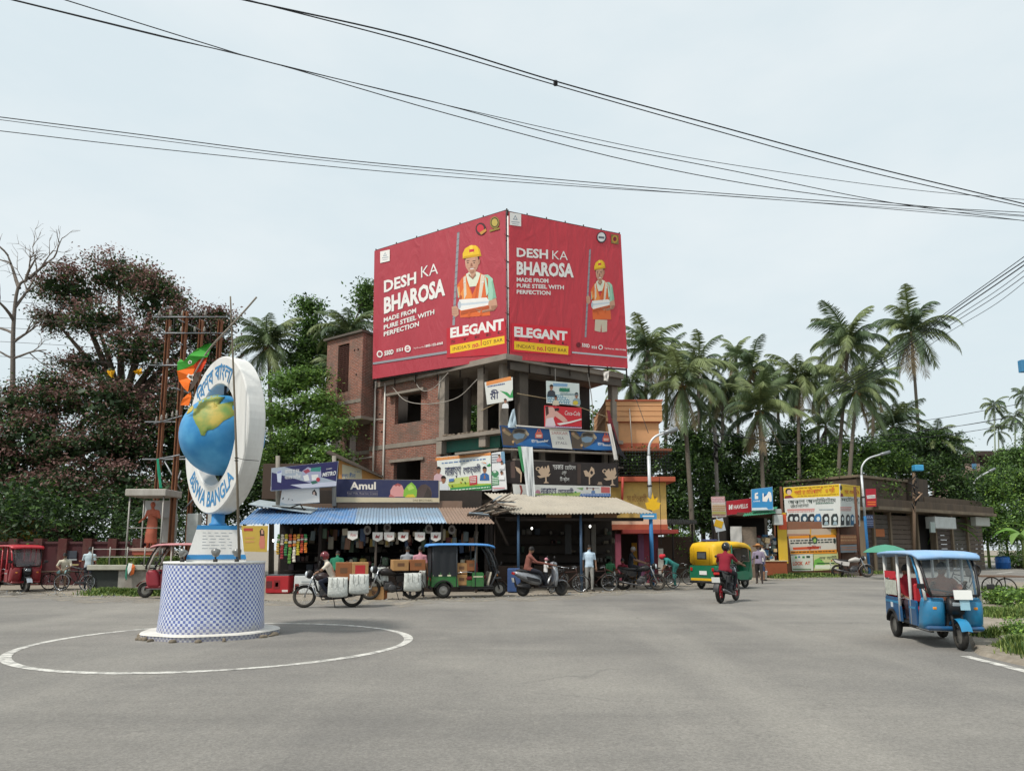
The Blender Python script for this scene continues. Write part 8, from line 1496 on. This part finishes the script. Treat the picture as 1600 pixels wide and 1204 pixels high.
# far houses
fh = thing('far_house','distant pale pink house with blue windows beyond the palms','house',V((XA(1528,92),92,0)))
def fb(name,m,px0,px1,py0,py1,y0,y1): return part_box(fh,name,m,((XA(px0,y0) + XA(px1,y0)) / 2,(y0 + y1) / 2,(ZH(py0,y0) + ZH(py1,y0)) / 2),(XA(px1,y0) - XA(px0,y0),y1 - y0,ZH(py0,y0) - ZH(py1,y0)))
fb('wall',mat('#b59a90',.85,dirt=.3),1508,1548,713,800,92,98); fb('roof',mat('#8f7a72',.85),1506,1550,710,713,91.5,98.5)
for px in (1512,1532): fb('window',mat('#5f8fb5',.6),px,px + 7,716,732,91.9,92.0)
fs2 = thing('far_shed','dark open shed with a low roof high on the far right bank','shed',V((XA(1580,84),84,0))); fh = fs2
fb('roof',mat('#4a3f3a',.9),1540,1640,704,711,82,90); fb('wall',mat('#3a322e',.9),1556,1630,711,760,87,88); fb('upper_block',mat('#54483f',.9),1580,1640,702,730,86,87)
for px in (1546,1572,1590): fb('post',DARKW,px,px + 2,711,770,82.5,82.7)
t = thing('pole_sign','edge of a blue box sign on a pole at the right margin','sign',V((XA(1668,24),24,0))); part_bar(t,'pole',GALV,[(XA(1668,24),24,0),(XA(1668,24),24,ZH(560,24))],.06); part_box(t,'box',mat('#3f7fa8',.5),W(1606,572,23.9),(.55,.2,.42))
# ------------------------------------------------------------------ vegetation
BARK,BARKL = mat('#4f443a',.95,var=.35,sc=8,bump=.02),mat('#6f665e',.9,var=.25,sc=6,bump=.02)
def leaf_cloud(name,par,C,size,midx,mats_,upb=.5,asp=.5):
 n = len(C); C = np.asarray(C,float); nr = nrng.normal(size=(n,3)); nr[:,2] = np.abs(nr[:,2]) + upb; nr /= np.linalg.norm(nr,axis=1)[:,None]
 a = np.cross(nr,nrng.normal(size=(n,3))); a /= np.linalg.norm(a,axis=1)[:,None]; b = np.cross(nr,a); L = size * nrng.uniform(.6,1.4,n)[:,None]; w = L * asp
 P = np.empty((n,4,3)); P[:,0] = C - a * L / 2; P[:,1] = C + b * w / 2 + a * L * .08; P[:,2] = C + a * L / 2 - nr * L * .12; P[:,3] = C - b * w / 2 + a * L * .08
 me = bpy.data.meshes.new(name); me.vertices.add(n * 4); me.vertices.foreach_set('co',P.ravel()); me.loops.add(n * 4); me.loops.foreach_set('vertex_index',np.arange(n * 4,dtype=np.int32)); me.polygons.add(n); me.polygons.foreach_set('loop_start',np.arange(0,n * 4,4,dtype=np.int32)); me.polygons.foreach_set('loop_total',np.full(n,4,np.int32))
 for m in mats_: me.materials.append(m)
 me.polygons.foreach_set('material_index',np.asarray(midx,np.int32)); me.update(calc_edges=True); me.validate(); return obj(name,me,par)
def tree(name,label,base,fork,lobes,per,leaves,sig,size,mats_,wts,topm=None,bark=BARK,tr=.3,group=None,asp=.5,upb=.5,cat='tree',flatz=.55,shell=.45):
 """lobes: (px, py, Y, rx px, rz px); fork: (px, py, Y) where the limbs part"""
 t = thing(name,label,cat,base,0,group); iv = t.matrix_basis.inverted(); fk = W(*fork); b = MB(bark); m_ = base.lerp(fk,.5) + V((rnd.uniform(-.3,.3),0,0)); b.tube([iv @ p for p in spline([base,m_,fk],10)],[tr * (1 - .045 * i) for i in range(11)],9); tk = b.build('trunk',t)
 Cs,Ms,Co = [],[],[]
 for (px,py,Y,rx_,rz_) in lobes:
  c = W(px,py,Y); k = Y / F * 1.0; RX,RZ = rx_ * k,rz_ * k; RY = RX * .85
  q0 = nrng.normal(size=(int(38 * RX * RZ) + 20,3)); q0 /= np.linalg.norm(q0,axis=1)[:,None]; Co.append(np.array(c) + q0 * np.array([RX,RY,RZ]) * .72 * nrng.random((len(q0),1)) ** .4)
  lb = MB(bark); lb.tube([iv @ p for p in spline([fk,fk.lerp(c,.5) + V((0,0,.3)),c],8)],[tr * .5 * (1 - .1 * i) for i in range(9)],6); lb.build('limb',t)
  for i in range(int(per * DENS * RX * RZ * .35) + 6):
   d = nrng.normal(size=3); d /= np.linalg.norm(d); r_ = shell + (1 - shell) * rnd.random() ** .6; q = np.array(c) + d * np.array([RX,RY,RZ]) * r_
   if i % 3 == 0:
    e = V(q); s0 = c.lerp(e,.15); tb = MB(bark); tb.tube([iv @ s0,iv @ (s0.lerp(e,.6) + V((0,0,.1))),iv @ e],[.05,.035,.012],4,False); twigs.append((t,tb))
   n = int(leaves * rnd.uniform(.6,1.4)); g = nrng.normal(size=(n,3)) * np.array([sig,sig,sig * flatz]); pts = q + g; Cs.append(pts)
   w = np.array(wts,float); mi = nrng.choice(len(w),n,p=w / w.sum())
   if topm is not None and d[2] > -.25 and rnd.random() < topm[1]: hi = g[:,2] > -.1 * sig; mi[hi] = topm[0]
   Ms.append(mi)
 Co = np.concatenate(Co) - np.array(base); leaf_cloud('inner_crown',t,Co,.55,np.zeros(len(Co),int),[mats_[wts.index(max(wts))]],.2,.6)
 C = np.concatenate(Cs) - np.array(base); leaf_cloud('crown',t,C,size,np.concatenate(Ms),mats_,upb,asp); return t
DENS = 6.4
twigs = []
def flush_twigs():
 by = {}
 for t,b in twigs: by.setdefault(t.name,(t,[]))[1].append(b)
 for t,L in by.values():
  m = MB(L[0].mats[0])
  for b in L: m.add(b.v,b.f,True)
  o = m.build('twigs',t,False); o['kind'] = 'stuff'
 twigs.clear()
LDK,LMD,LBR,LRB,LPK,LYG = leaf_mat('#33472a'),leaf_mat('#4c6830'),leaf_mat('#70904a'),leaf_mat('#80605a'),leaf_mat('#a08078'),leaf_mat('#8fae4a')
G_ = lambda px,Y: V((XA(px,Y),Y,0))
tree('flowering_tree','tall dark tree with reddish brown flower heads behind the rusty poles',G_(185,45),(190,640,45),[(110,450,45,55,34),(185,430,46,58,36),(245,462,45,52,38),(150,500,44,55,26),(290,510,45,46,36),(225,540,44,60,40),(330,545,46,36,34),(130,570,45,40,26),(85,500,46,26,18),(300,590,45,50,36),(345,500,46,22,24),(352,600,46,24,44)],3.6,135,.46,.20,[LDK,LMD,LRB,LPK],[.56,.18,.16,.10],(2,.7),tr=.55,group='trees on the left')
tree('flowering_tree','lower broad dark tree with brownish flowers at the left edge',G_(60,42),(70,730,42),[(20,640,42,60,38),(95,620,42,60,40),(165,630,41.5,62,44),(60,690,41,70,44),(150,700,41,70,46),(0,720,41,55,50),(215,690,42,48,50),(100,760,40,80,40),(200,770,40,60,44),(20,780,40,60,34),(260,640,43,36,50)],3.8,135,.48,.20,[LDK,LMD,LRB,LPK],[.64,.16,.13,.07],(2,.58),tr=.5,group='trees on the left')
tree('dark_tree','dark shady tree filling the gap behind the rusty poles',G_(300,44),(300,760,44),[(270,700,44,50,60),(330,680,44.5,50,55),(300,770,43,60,50),(390,700,45,40,60),(360,780,43,50,50),(430,760,43,50,40),(240,800,38,40,40)],3.0,130,.6,.23,[LDK,LMD],[.8,.2],tr=.35,group='trees on the left')
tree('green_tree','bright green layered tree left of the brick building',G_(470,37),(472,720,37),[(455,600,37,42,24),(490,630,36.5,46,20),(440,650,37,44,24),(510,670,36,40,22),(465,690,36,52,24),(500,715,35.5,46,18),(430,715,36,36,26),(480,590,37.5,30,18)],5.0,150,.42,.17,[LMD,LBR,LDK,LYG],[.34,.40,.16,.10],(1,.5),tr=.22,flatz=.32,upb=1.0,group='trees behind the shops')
tree('green_tree','leafy tree rising behind the left corner of the brick building',G_(505,48),(510,620,48),[(488,520,48,24,28),(482,480,48,15,14),(520,560,48,30,34),(470,560,47,26,26),(550,530,49,26,30),(575,480,50,12,18),(560,580,47,30,40),(574,455,50,8,8)],4.4,130,.5,.24,[LMD,LBR,LDK],[.42,.26,.32],tr=.25,group='trees behind the shops')
tree('green_tree','green tree seen through the open floors of the brick building',G_(735,52),(735,780,52),[(700,650,52,60,50),(770,660,52,50,46),(735,720,52,70,60),(840,690,53,60,50),(930,690,53,50,50)],3.0,110,.6,.28,[LMD,LBR,LDK],[.4,.3,.3],tr=.25,group='trees behind the shops')
# undergrowth and trees behind the kiosks
right = [('dark green tree right of the orange house',1060,52,[(1050,740,50,34,52),(1090,720,52,36,46),(1050,800,48,34,36),(1100,790,50,40,44),(1075,690,53,26,24)],[LDK,LMD,LBR],[.55,.35,.10]),('shady tree between the leaning palm trunks and the red sign',1140,55,[(1130,740,55,40,50),(1170,760,54,44,44),(1150,700,56,30,26),(1120,800,52,40,40)],[LDK,LMD],[.65,.35]),('broad tree behind the blue boxed sign',1220,56,[(1205,740,56,44,40),(1250,730,56,44,40),(1230,690,58,40,26),(1225,790,53,50,40)],[LDK,LMD,LBR],[.5,.38,.12]),('bright bushy tree behind the white hoarding',1300,56,[(1270,715,56,34,30),(1310,720,55,40,34),(1350,715,56,38,30),(1290,770,53,50,40),(1340,770,53,46,44),(1380,720,57,34,30)],[LMD,LBR,LYG,LDK],[.36,.34,.10,.20]),('dark tree above the derelict building',1420,60,[(1395,700,60,36,36),(1440,700,62,36,36),(1410,740,60,50,30),(1475,720,62,36,40),(1490,770,60,40,40)],[LDK,LMD],[.6,.4]),('mixed green tree beside the far lamp post',1520,66,[(1510,780,66,36,40),(1545,770,66,36,36),(1520,820,64,46,34),(1570,760,68,36,34),(1600,770,68,40,40),(1580,820,64,50,36)],[LMD,LBR,LYG,LDK],[.35,.25,.12,.28]),('tree at the far right margin',1620,74,[(1590,720,76,26,24),(1620,740,74,40,40),(1640,690,78,40,50),(1560,730,76,20,16)],[LMD,LBR,LDK],[.4,.3,.3])]
for lab,bx_,Y,lobes,ms,ws in right: tree('leafy_tree',lab,G_(bx_,Y),(bx_,790,Y),lobes,2.4,130,.56,.24,ms,ws,tr=.25,group='trees behind the kiosks')
def bush(label,px,Y,w,h,ms,ws,n=60,size=.18,group='roadside shrubs',z0=0.0):
 t = thing('shrub',label,'shrub',V((XA(px,Y),Y,z0)),0,group); C,Ms = [],[]
 for i in range(n):
  d = nrng.normal(size=3); d /= np.linalg.norm(d); q = np.array([0,0,h * .5]) + d * np.array([w / 2,w / 2,h / 2]) * (.4 + .6 * rnd.random() ** .5); k = 45; C.append(q + nrng.normal(size=(k,3)) * .13 * max(.6,w / 2)); Ms.append(nrng.choice(len(ws),k,p=np.array(ws) / sum(ws)))
  if i % 5 == 0: b = MB(BARK); b.tube([(0,0,0),tuple(q * .5),tuple(q)],[.02,.014,.006],4,False); twigs.append((t,b))
 C = np.concatenate(C); keep = C[:,2] > 0; leaf_cloud('foliage',t,C[keep],size,np.concatenate(Ms)[keep],ms,.5); return t
bush('pale green climbing shrub left of the auto rickshaw',1062,43.5,2.4,3.0,[LBR,LYG,LMD],[.5,.25,.25]); bush('low green shrub behind the yellow auto rickshaw',1085,43,2.0,2.2,[LBR,LMD],[.5,.5]); bush('plants filling the grilled balcony of the orange house',1003,36.6,2.4,1.6,[LMD,LBR,LDK],[.4,.2,.4],40,.14,'roadside shrubs',ZH(748,36.6)); bush('light green bush lit under the trees on the left',95,37.5,2.6,3.4,[LBR,LYG,LMD],[.45,.25,.3]); bush('leafy weed bush on the right verge behind the cycle van',1560,21,1.0,.42,[LBR,LMD,LYG],[.4,.4,.2],40,.09,'roadside shrubs',.05); bush('leafy weed bush at the right margin of the verge',1592,20,1.1,.5,[LBR,LMD,LYG],[.4,.4,.2],40,.09,'roadside shrubs',.05); bush('weed clump in front of the blue rickshaw wheel on the verge',1590,13.2,.6,.26,[LBR,LMD,LYG],[.4,.4,.2],40,.06,'roadside shrubs',.06); bush('tall weed clump at the lower right corner of the verge',1612,12.2,.7,.34,[LBR,LMD,LYG],[.4,.4,.2],50,.06,'roadside shrubs',.06); bush('shrub at the foot of the derelict building near the drum',1590,63,3.0,1.6,[LMD,LBR],[.5,.5])
bush('dark hedge behind the red wall at the left edge',20,36.5,7.5,5.0,[LDK,LMD],[.75,.25],110,.26); bush('dark hedge behind the red wall and yellow shed',100,38.5,7.5,5.5,[LDK,LMD],[.75,.25],110,.26); bush('dark hedge filling the gap left of the statue',165,38.0,6.0,5.0,[LDK,LMD],[.75,.25],80); bush('dark hedge behind the statue shelter',232,36.0,4.0,3.6,[LDK,LMD],[.75,.25],90)
# flowers of the yellow kind
for px,py,lb_ in ((172,583,'left of the two yellow flower clusters high in the dark trees'),(218,581,'right of the two yellow flower clusters high in the dark trees'),(92,845,'yellow flower cluster low over the red wall')): b = MB(leaf_mat('#d9a81f')); c = W(px,py,40.5); [b.add([c + V((rnd.gauss(0,.1),rnd.gauss(0,.1),rnd.gauss(0,.1))) + V(q) for q in ((-.06,0,0),(0,0,.05),(.06,0,0),(0,-.03,-.05))],[(0,1,2,3)]) for _ in range(14)]; tag(b.build('flower_cluster',None,False),lb_,'flowers','yellow flower clusters')
# bare tree
bt = thing('bare_tree','leafless pale tree with upswept branches at the left edge','tree',G_(20,43)); iv = bt.matrix_basis.inverted(); b = MB(BARKL)
def limb3(p,r_): b.tube([iv @ W(x,y,43 + k * .0) for k,(x,y) in enumerate(p)] if len(p) < 3 else [iv @ q for q in spline([W(x,y,43) for x,y in p],14)],[r_ * (1 - .75 * i / 14) for i in range(15)] if len(p) >= 3 else [r_,r_ * .3],6)
b.tube([iv @ q for q in spline([G_(20,43),W(18,700,43),W(20,590,43),W(21,510,43),W(28,450,43),W(45,435,43)],20)],[.2 - .007 * i for i in range(21)],8); b.build('trunk',bt)
def branch(p0,ang,L,r_,lev):
 a = ang; pts = [V((p0[0],p0[1],0))]; x,y = p0; dep = rnd.uniform(-.6,.6)
 for i in range(4): a += rnd.uniform(-.22,.22); x += L / 4 * math.cos(a); y -= L / 4 * math.sin(a); pts.append(V((x,y,0)))
 m = MB(BARKL); m.tube([iv @ W(q.x,q.y,43 + dep * i * .3 * (4 - lev)) for i,q in enumerate(pts)],[r_ * (1 - .15 * i) for i in range(5)],5,False); tw.append(m)
 if lev < 3:
  for k in range(3 if lev else 3): q = pts[rnd.randrange(2,5)]; branch((q.x,q.y),a + rnd.choice((-1,1)) * rnd.uniform(.3,.8),L * rnd.uniform(.5,.72),r_ * .5,lev + 1)
tw = []
for p,a,L,r_ in (((21,500),2.3,70,.12),((30,450),1.9,80,.13),((45,435),.8,75,.11),((24,480),.9,90,.10),((20,535),.5,70,.10),((19,520),2.6,60,.1),((20,560),.35,80,.08),((20,560),2.7,60,.08),((40,440),1.4,60,.1)): branch(p,a,L * .68,r_,0)
for i,m in enumerate(tw[:60]): m.build('branch',bt)
m = MB(BARKL); [m.add(q.v,q.f,True) for q in tw[60:]]; o = m.build('twigs',bt,False); o['kind'] = 'stuff'
flush_twigs()
# palms
PG = [leaf_mat('#5f704a',.3),leaf_mat('#737f52',.3),leaf_mat('#4e6044',.3)]; PBR = leaf_mat('#8a7a5c',.3)  # greens lightened to put a little distance haze into the leaf colour
def frond_mesh(e0,bend,L,m,nl=60,hang=.9,wid=.05,ll=.8):
 b = MB(m); pts,dirs = [],[]; p = V((0,0,0)); a = e0; st = 14
 for i in range(st + 1): pts.append(p.copy()); d = V((math.cos(a),0,math.sin(a))); dirs.append(d); p += d * L / st; a = max(-1.5,a - bend / st * (.5 + i / st))
 b.tube(pts,[.045 * (1 - .85 * i / st) for i in range(st + 1)],4,False)
 for i in range(nl):
  f = .12 + .88 * i / (nl - 1); k = f * st; i0 = min(st - 1,int(k)); q = pts[i0].lerp(pts[i0 + 1],k - i0); d = dirs[i0]; le = ll * (math.sin(math.pi * min(1,.12 + f * .82)) ** .6) * rnd.uniform(.85,1.1)
  for s_ in (-1,1):
   out = V((0,s_,0)) * .8 + d * .75 + V((0,0,-hang * rnd.uniform(.4,1.1))); out.normalize(); tip = q + out * le + V((0,0,-.12 * le)); mid = q + out * le * .55; w = d * wid * .5
   b.add([q - w,q + w,mid + w,mid - w,tip],[(0,1,2,3),(3,2,4)])
 return b.build('frond',None,False).data
FR = {}
def fronds():
 for ci,(e,bd) in enumerate(((1.12,1.4),(.95,2.0),(.65,2.2),(.25,2.1),(-.2,1.6),(-.8,.8))):
  for v in range(2): FR[ci,v] = frond_mesh(e + rnd.uniform(-.1,.1),bd,3.15 * rnd.uniform(.9,1.1),PG[(ci + v) % 3],hang=.7 + .3 * (ci % 3))
 FR['dead'] = frond_mesh(-1.1,.4,2.6,PBR,24,.6)
 for o in [o for o in COL.objects if o.name.startswith('frond')]: bpy.data.objects.remove(o)
fronds()
def palm(label,px,py,Y,base_px,sc=1.0,n=24,dead=4,group='coconut palms',trunk=.15,bark=None,name='coconut_palm'):
 top = W(px,py,Y); base = V((XA(base_px,Y),Y,0)); t = thing(name,label,'palm tree',base,0,group); iv = t.matrix_basis.inverted(); b = MB(bark or mat('#6a6258',.9,var=.3,sc=10,bump=.02)); pts = spline([base,base.lerp(top,.45) + V(((top.x - base.x) * -.12,0,0)),top],18); b.tube([iv @ q for q in pts],[trunk * (1.25 - .5 * i / len(pts)) for i in range(len(pts))],8); b.build('trunk',t)
 h = iv @ top; a0 = rnd.uniform(0,6); n = int(n * rnd.uniform(.85,1.3)); tx,ty = rnd.uniform(-.22,.22),rnd.uniform(-.22,.22); ex_ = rnd.uniform(.75,1.25)
 for i in range(n):
  ci = min(5,int(6 * ((i + .5) / n) ** ex_)); o = bpy.data.objects.new('frond',FR[ci,rnd.randrange(2)]); COL.objects.link(o); o.parent = t; o.location = h + V((0,0,.1 - .05 * ci)); s_ = sc * rnd.uniform(.75,1.15); o.scale = (s_,s_,s_); o.rotation_euler = (tx + rnd.uniform(-.2,.2),ty + rnd.uniform(-.2,.2),a0 + i * 2.4 + rnd.uniform(-.3,.3))
 for i in range(dead): o = bpy.data.objects.new('dead_frond',FR['dead']); COL.objects.link(o); o.parent = t; o.location = h - V((0,0,.2)); o.scale = (sc,sc,sc * 1.1); o.rotation_euler = (0,rnd.uniform(-.2,.1),rnd.uniform(0,6.28))
 if sc > .9:
  c = MB(mat('#6a5a2f',.6,var=.3)); [c.ell(h + V((.22 * math.cos(k),.22 * math.sin(k),-.25 - .1 * (k % 2))),(.12,.12,.15),8,6) for k in range(6)]; c.build('coconuts',t)
 return t
for k,(px,py,Y,bp_,s_,lab) in enumerate(((1012,548,50,1000,.95,'coconut palm just right of the right hoarding, tallest of that clump'),(986,600,46,986,.72,'small coconut palm close to the hoarding edge'),(1066,598,46,1085,1.15,'big drooping coconut palm above the orange house'),(1090,575,53,1100,1.0,'coconut palm just behind the big drooping one'),(1130,605,55,1128,.95,'coconut palm near the concrete pole'),(1176,575,54,1215,1.05,'coconut palm with trunk leaning to the right'),(1186,640,48,1198,1.05,'low wide coconut palm above the blue boxed sign'),(1247,590,54,1252,1.08,'coconut palm left of the tall pair'),(1325,540,52,1306,1.15,'tall coconut palm with dense crown left of the tallest one'),(1338,610,50,1322,1.05,'coconut palm with brown skirt below the tall pair'),(1424,518,64,1450,1.5,'tallest coconut palm with leaning bare trunk at the right'),(1395,665,63,1390,1.05,'short palm below the tallest palm'),(1290,665,58,1290,.9,'short palm behind the white hoarding'),(1462,685,62,1465,.8,'short palm right of the tallest palm trunk'),(1110,650,57,1112,.9,'short palm low in the left clump'),(1490,700,66,1492,.75,'small palm left of the far pink house'),(1042,560,56,1040,.85,'slim palm between the two big palms above the orange house'),(1150,555,60,1160,.85,'slim distant palm left of the leaning palm'),(1215,605,60,1222,.85,'slim distant palm right of the low wide palm'),(1280,600,60,1278,.9,'slim distant palm left of the dense crowned one'),(1366,600,60,1362,.85,'slim distant palm between the dense crowned and the tallest'))): palm(lab,px,py,Y,bp_,s_,26 if s_ > 1 else 22,5 if s_ > 1 else 3)
for px,py,Y,bp_,s_,lab in ((1553,632,80,1562,.62,'slender areca palm left of the far pair'),(1586,650,80,1590,.7,'slender areca palm nearest the right margin shed'),(1598,615,82,1606,.65,'slender areca palm cut by the right margin'),(1560,672,84,1566,.62,'lower slender areca palm over the dark shed')): palm(lab,px,py,Y,bp_,s_,15,0,'areca palms',.09,mat('#8f9a86',.8),'areca_palm')
for px,py,Y,bp_,s_,lab in ((420,540,46,425,.98,'fan shaped palm crown above the bright green tree'),(545,520,46,540,.85,'spiky palm crown at the left corner of the stair tower'),(535,590,42,530,.8,'lower drooping palm beside the stair tower')): palm(lab,px,py,Y,bp_,s_,30,2,'palms left of the brick building',name='fan_palm')
# banana plants
def banana(label,px,Y,h,n=7):
 t = thing('banana_plant',label,'plant',V((XA(px,Y),Y,0)),0,'banana plants'); b = MB(mat('#7d8a4f',.8)); b.tube([(0,0,0),(0,0,h * .5)],[.14,.08],8); b.build('stem',t)
 for i in range(n):
  a = i * 2.4 + rnd.random(); L = h * rnd.uniform(.5,.7); e = rnd.uniform(.5,1.2); b = MB(leaf_mat('#6d9a3f') if i % 2 else LBR); rg = []; p = V((0,0,h * .48)); ang = e
  for k in range(9): w = .30 * math.sin(math.pi * min(.98,.1 + k / 9)) ** .7; d = V((math.cos(a) * math.cos(ang),math.sin(a) * math.cos(ang),math.sin(ang))); sd = V((-math.sin(a),math.cos(a),0)); rg.append([p - sd * w - V((0,0,w * .35)),p,p + sd * w - V((0,0,w * .35))]); p = p + d * L / 8; ang -= .26
  b.loft(rg,False,False,True); b.build('leaf',t,False)
for px,Y,h,lab in ((1470,58,6.2,'banana plant over the derelict parapet'),(1500,62,6.0,'banana plant left of the far lamp post'),(1545,64,6.2,'banana plant right of the far lamp post'),(1575,66,5.8,'banana plant above the blue drum'),(1600,60,5.2,'banana plant at the right margin')): banana(lab,px,Y,h)
# ------------------------------------------------------------------ poles and overhead wires
up_ = thing('utility_pole','grey concrete electricity pole with a crossarm among the palms','pole',V((XA(1121,48),48,0))); part_bar(up_,'pole',mat('#77716a',.85,var=.2),[(XA(1124,48),48,0),(XA(1117,48,670),48,ZH(668,48))],.13,8); part_bar(up_,'crossarm',GALV,[W(1112,676,47.9),W(1128,682,47.9)],.05,4)
for x in (1112,1118,1126): b = MB(INS); b.lathe([(.03,0),(.07,.05),(.03,.1),(.06,.15),(.02,.2)],8,Matrix.Translation(up_.matrix_basis.inverted() @ W(x,675,47.9))); b.build('insulator',up_)
for i in range(5): part_bar(up_,'cable_coil',CABD,[W(1116 + rnd.uniform(-4,6),690 + i * 6,47.85),W(1119 + rnd.uniform(-4,6),698 + i * 6,47.8)],.07,5)
WIRE = mat('#24262a',.6)
def wire(label,P,r_=.016,group='overhead wires'):
 pts = spline([W(x,y,d) for x,y,d in P],48)
 if group[:4] in ('over','wire') and 'rusty' not in group: pts = [pts[0] + (pts[0] - pts[1]).normalized() * 30] + pts
 if group[:4] == 'over': pts = pts + [pts[-1] + (pts[-1] - pts[-2]).normalized() * 30]
 b = MB(WIRE); b.tube(pts,r_,5); return tag(b.build('overhead_wire'),label,'wire',group)
def run(L,Y0,Y1): n = len(L); return [(x,y,Y0 + (Y1 - Y0) * (x - L[0][0]) / (L[-1][0] - L[0][0])) for x,y in L]
wire('upper strand of the thick wire pair sweeping from the top edge to the right',run([(372,-2),(640,58),(868,127),(1100,191),(1350,258),(1640,328)],15,24),.020); wire('lower strand of the thick wire pair sweeping from the top edge to the right',run([(378,-2),(640,66),(868,133),(1100,199),(1350,267),(1640,332)],15.2,24.2),.016)
b = MB(WIRE); c = W(868,130,18.6); b.box(c,(.12,.12,.16),None,.03); tag(b.build('wire_spacer'),'small dark spacer clipping the thick wire pair together','spacer')
wire('wire falling from the upper left corner to the right margin',run([(10,-2),(250,57),(420,97),(700,178),(1000,255),(1250,300),(1500,328),(1640,340)],14,24),.013); wire('second wire falling from the upper left and crossing the first',run([(95,-2),(320,68),(430,100),(680,160),(900,218),(1150,268),(1400,318),(1640,350)],14.5,24.5),.013); wire('thin wire splitting off above the hoarding towards the right margin',run([(420,97),(700,165),(1000,232),(1200,266),(1430,297),(1640,315)],16,25),.010)
wire('upper of the two long wires entering at the left margin',run([(-40,178),(200,208),(500,246),(800,274),(1100,300),(1400,321),(1640,334)],17,24),.013); wire('lower of the two long wires entering at the left margin',run([(-40,200),(250,233),(600,268),(900,291),(1200,311),(1640,348)],17,24),.011); wire('faint third wire close under the upper left pair',run([(-40,182),(200,213),(500,250),(800,279),(1100,304),(1400,325),(1640,341)],17.2,24.2),.009)
for i,(o0,o1,r_) in enumerate(((0,0,.02),(9,5,.028),(14,12,.03),(20,22,.016),(30,30,.018),(36,42,.014))): wire(('topmost','second','third','fourth','fifth','lowest')[i] + ' strand of the wire bundle climbing to the right margin behind the tallest palm',run([(1640,372 + o0),(1560,430 + o1),(1480,487 + o1 * .8),(1390,552 + o1 * .7),(1300,604 + o1 * .6)],30,46),r_,'wire bundle behind the tallest palm')
for i,P in enumerate(([(1118,676),(1230,692),(1340,684),(1480,668),(1640,640)],[(1120,678),(1240,690),(1360,690),(1500,676),(1640,652)],[(1420,660),(1500,648),(1640,622)],[(1440,672),(1520,662),(1640,640)])): wire(('upper long sagging service wire from the concrete pole to the right','lower long sagging service wire from the concrete pole to the right','upper short service wire at the right margin below the tallest palm','lower short service wire at the right margin below the tallest palm')[i],run(P,47.5,40),.018,'service wires among the palms')
for i,y in enumerate((472,498,513,535,558)): wire(('topmost','second','third','fourth','lowest')[i] + ' thin wire running left from the rusty poles',run([(260,y + 14),(130,y + 6),(-40,y - 4)],32,30),.010,'wires running left from the rusty poles')
for i,P in enumerate(([(1013,676),(1000,640),(985,600)],[(1030,745),(1032,800),(1033,850)])): wire(('slack cable from the orange house up towards the hoarding','slack cable hanging down beside the orange house')[i],run([(p[0] + .01 * k,p[1]) for k,p in enumerate(P)],31,35),.014,'slack cables by the orange house')
bpy.data.scenes.remove(TMP)
# litter along the road edge: too small and too many to count
v,f,mi = [],[],[]; LM = [mat('#8f8878',.9),mat('#9a9488',.9),mat('#5f574c',.9),mat('#7f8488',.8)]
for i in range(600):
 px = rnd.choice((rnd.uniform(420,1100),rnd.uniform(0,250),rnd.uniform(1150,1360))); q = rp_[min(range(len(rp_)),key=lambda k: abs(rp_[k].x - XA(px,28)))]; x,y = XA(px,28),q.y + abs(rnd.gauss(0,.5)) - .35; s_ = rnd.uniform(.01,.05); a = rnd.uniform(0,6); o = len(v); c,n_ = math.cos(a) * s_,math.sin(a) * s_
 v += [(x - c,y - n_,.018),(x + n_,y - c,.018),(x + c,y + n_,.02),(x - n_,y + c,.018),(x,y,.02 + s_ * .8)]; f += [(o,o + 1,o + 4),(o + 1,o + 2,o + 4),(o + 2,o + 3,o + 4),(o + 3,o,o + 4)]; mi += [rnd.randrange(4)] * 4
me = bpy.data.meshes.new('litter'); me.from_pydata(v,[],f); [me.materials.append(m) for m in LM]; me.polygons.foreach_set('material_index',mi); o = obj('litter',me); o['kind'] = 'stuff'; o['label'] = 'small stones and litter along the edge of the asphalt'
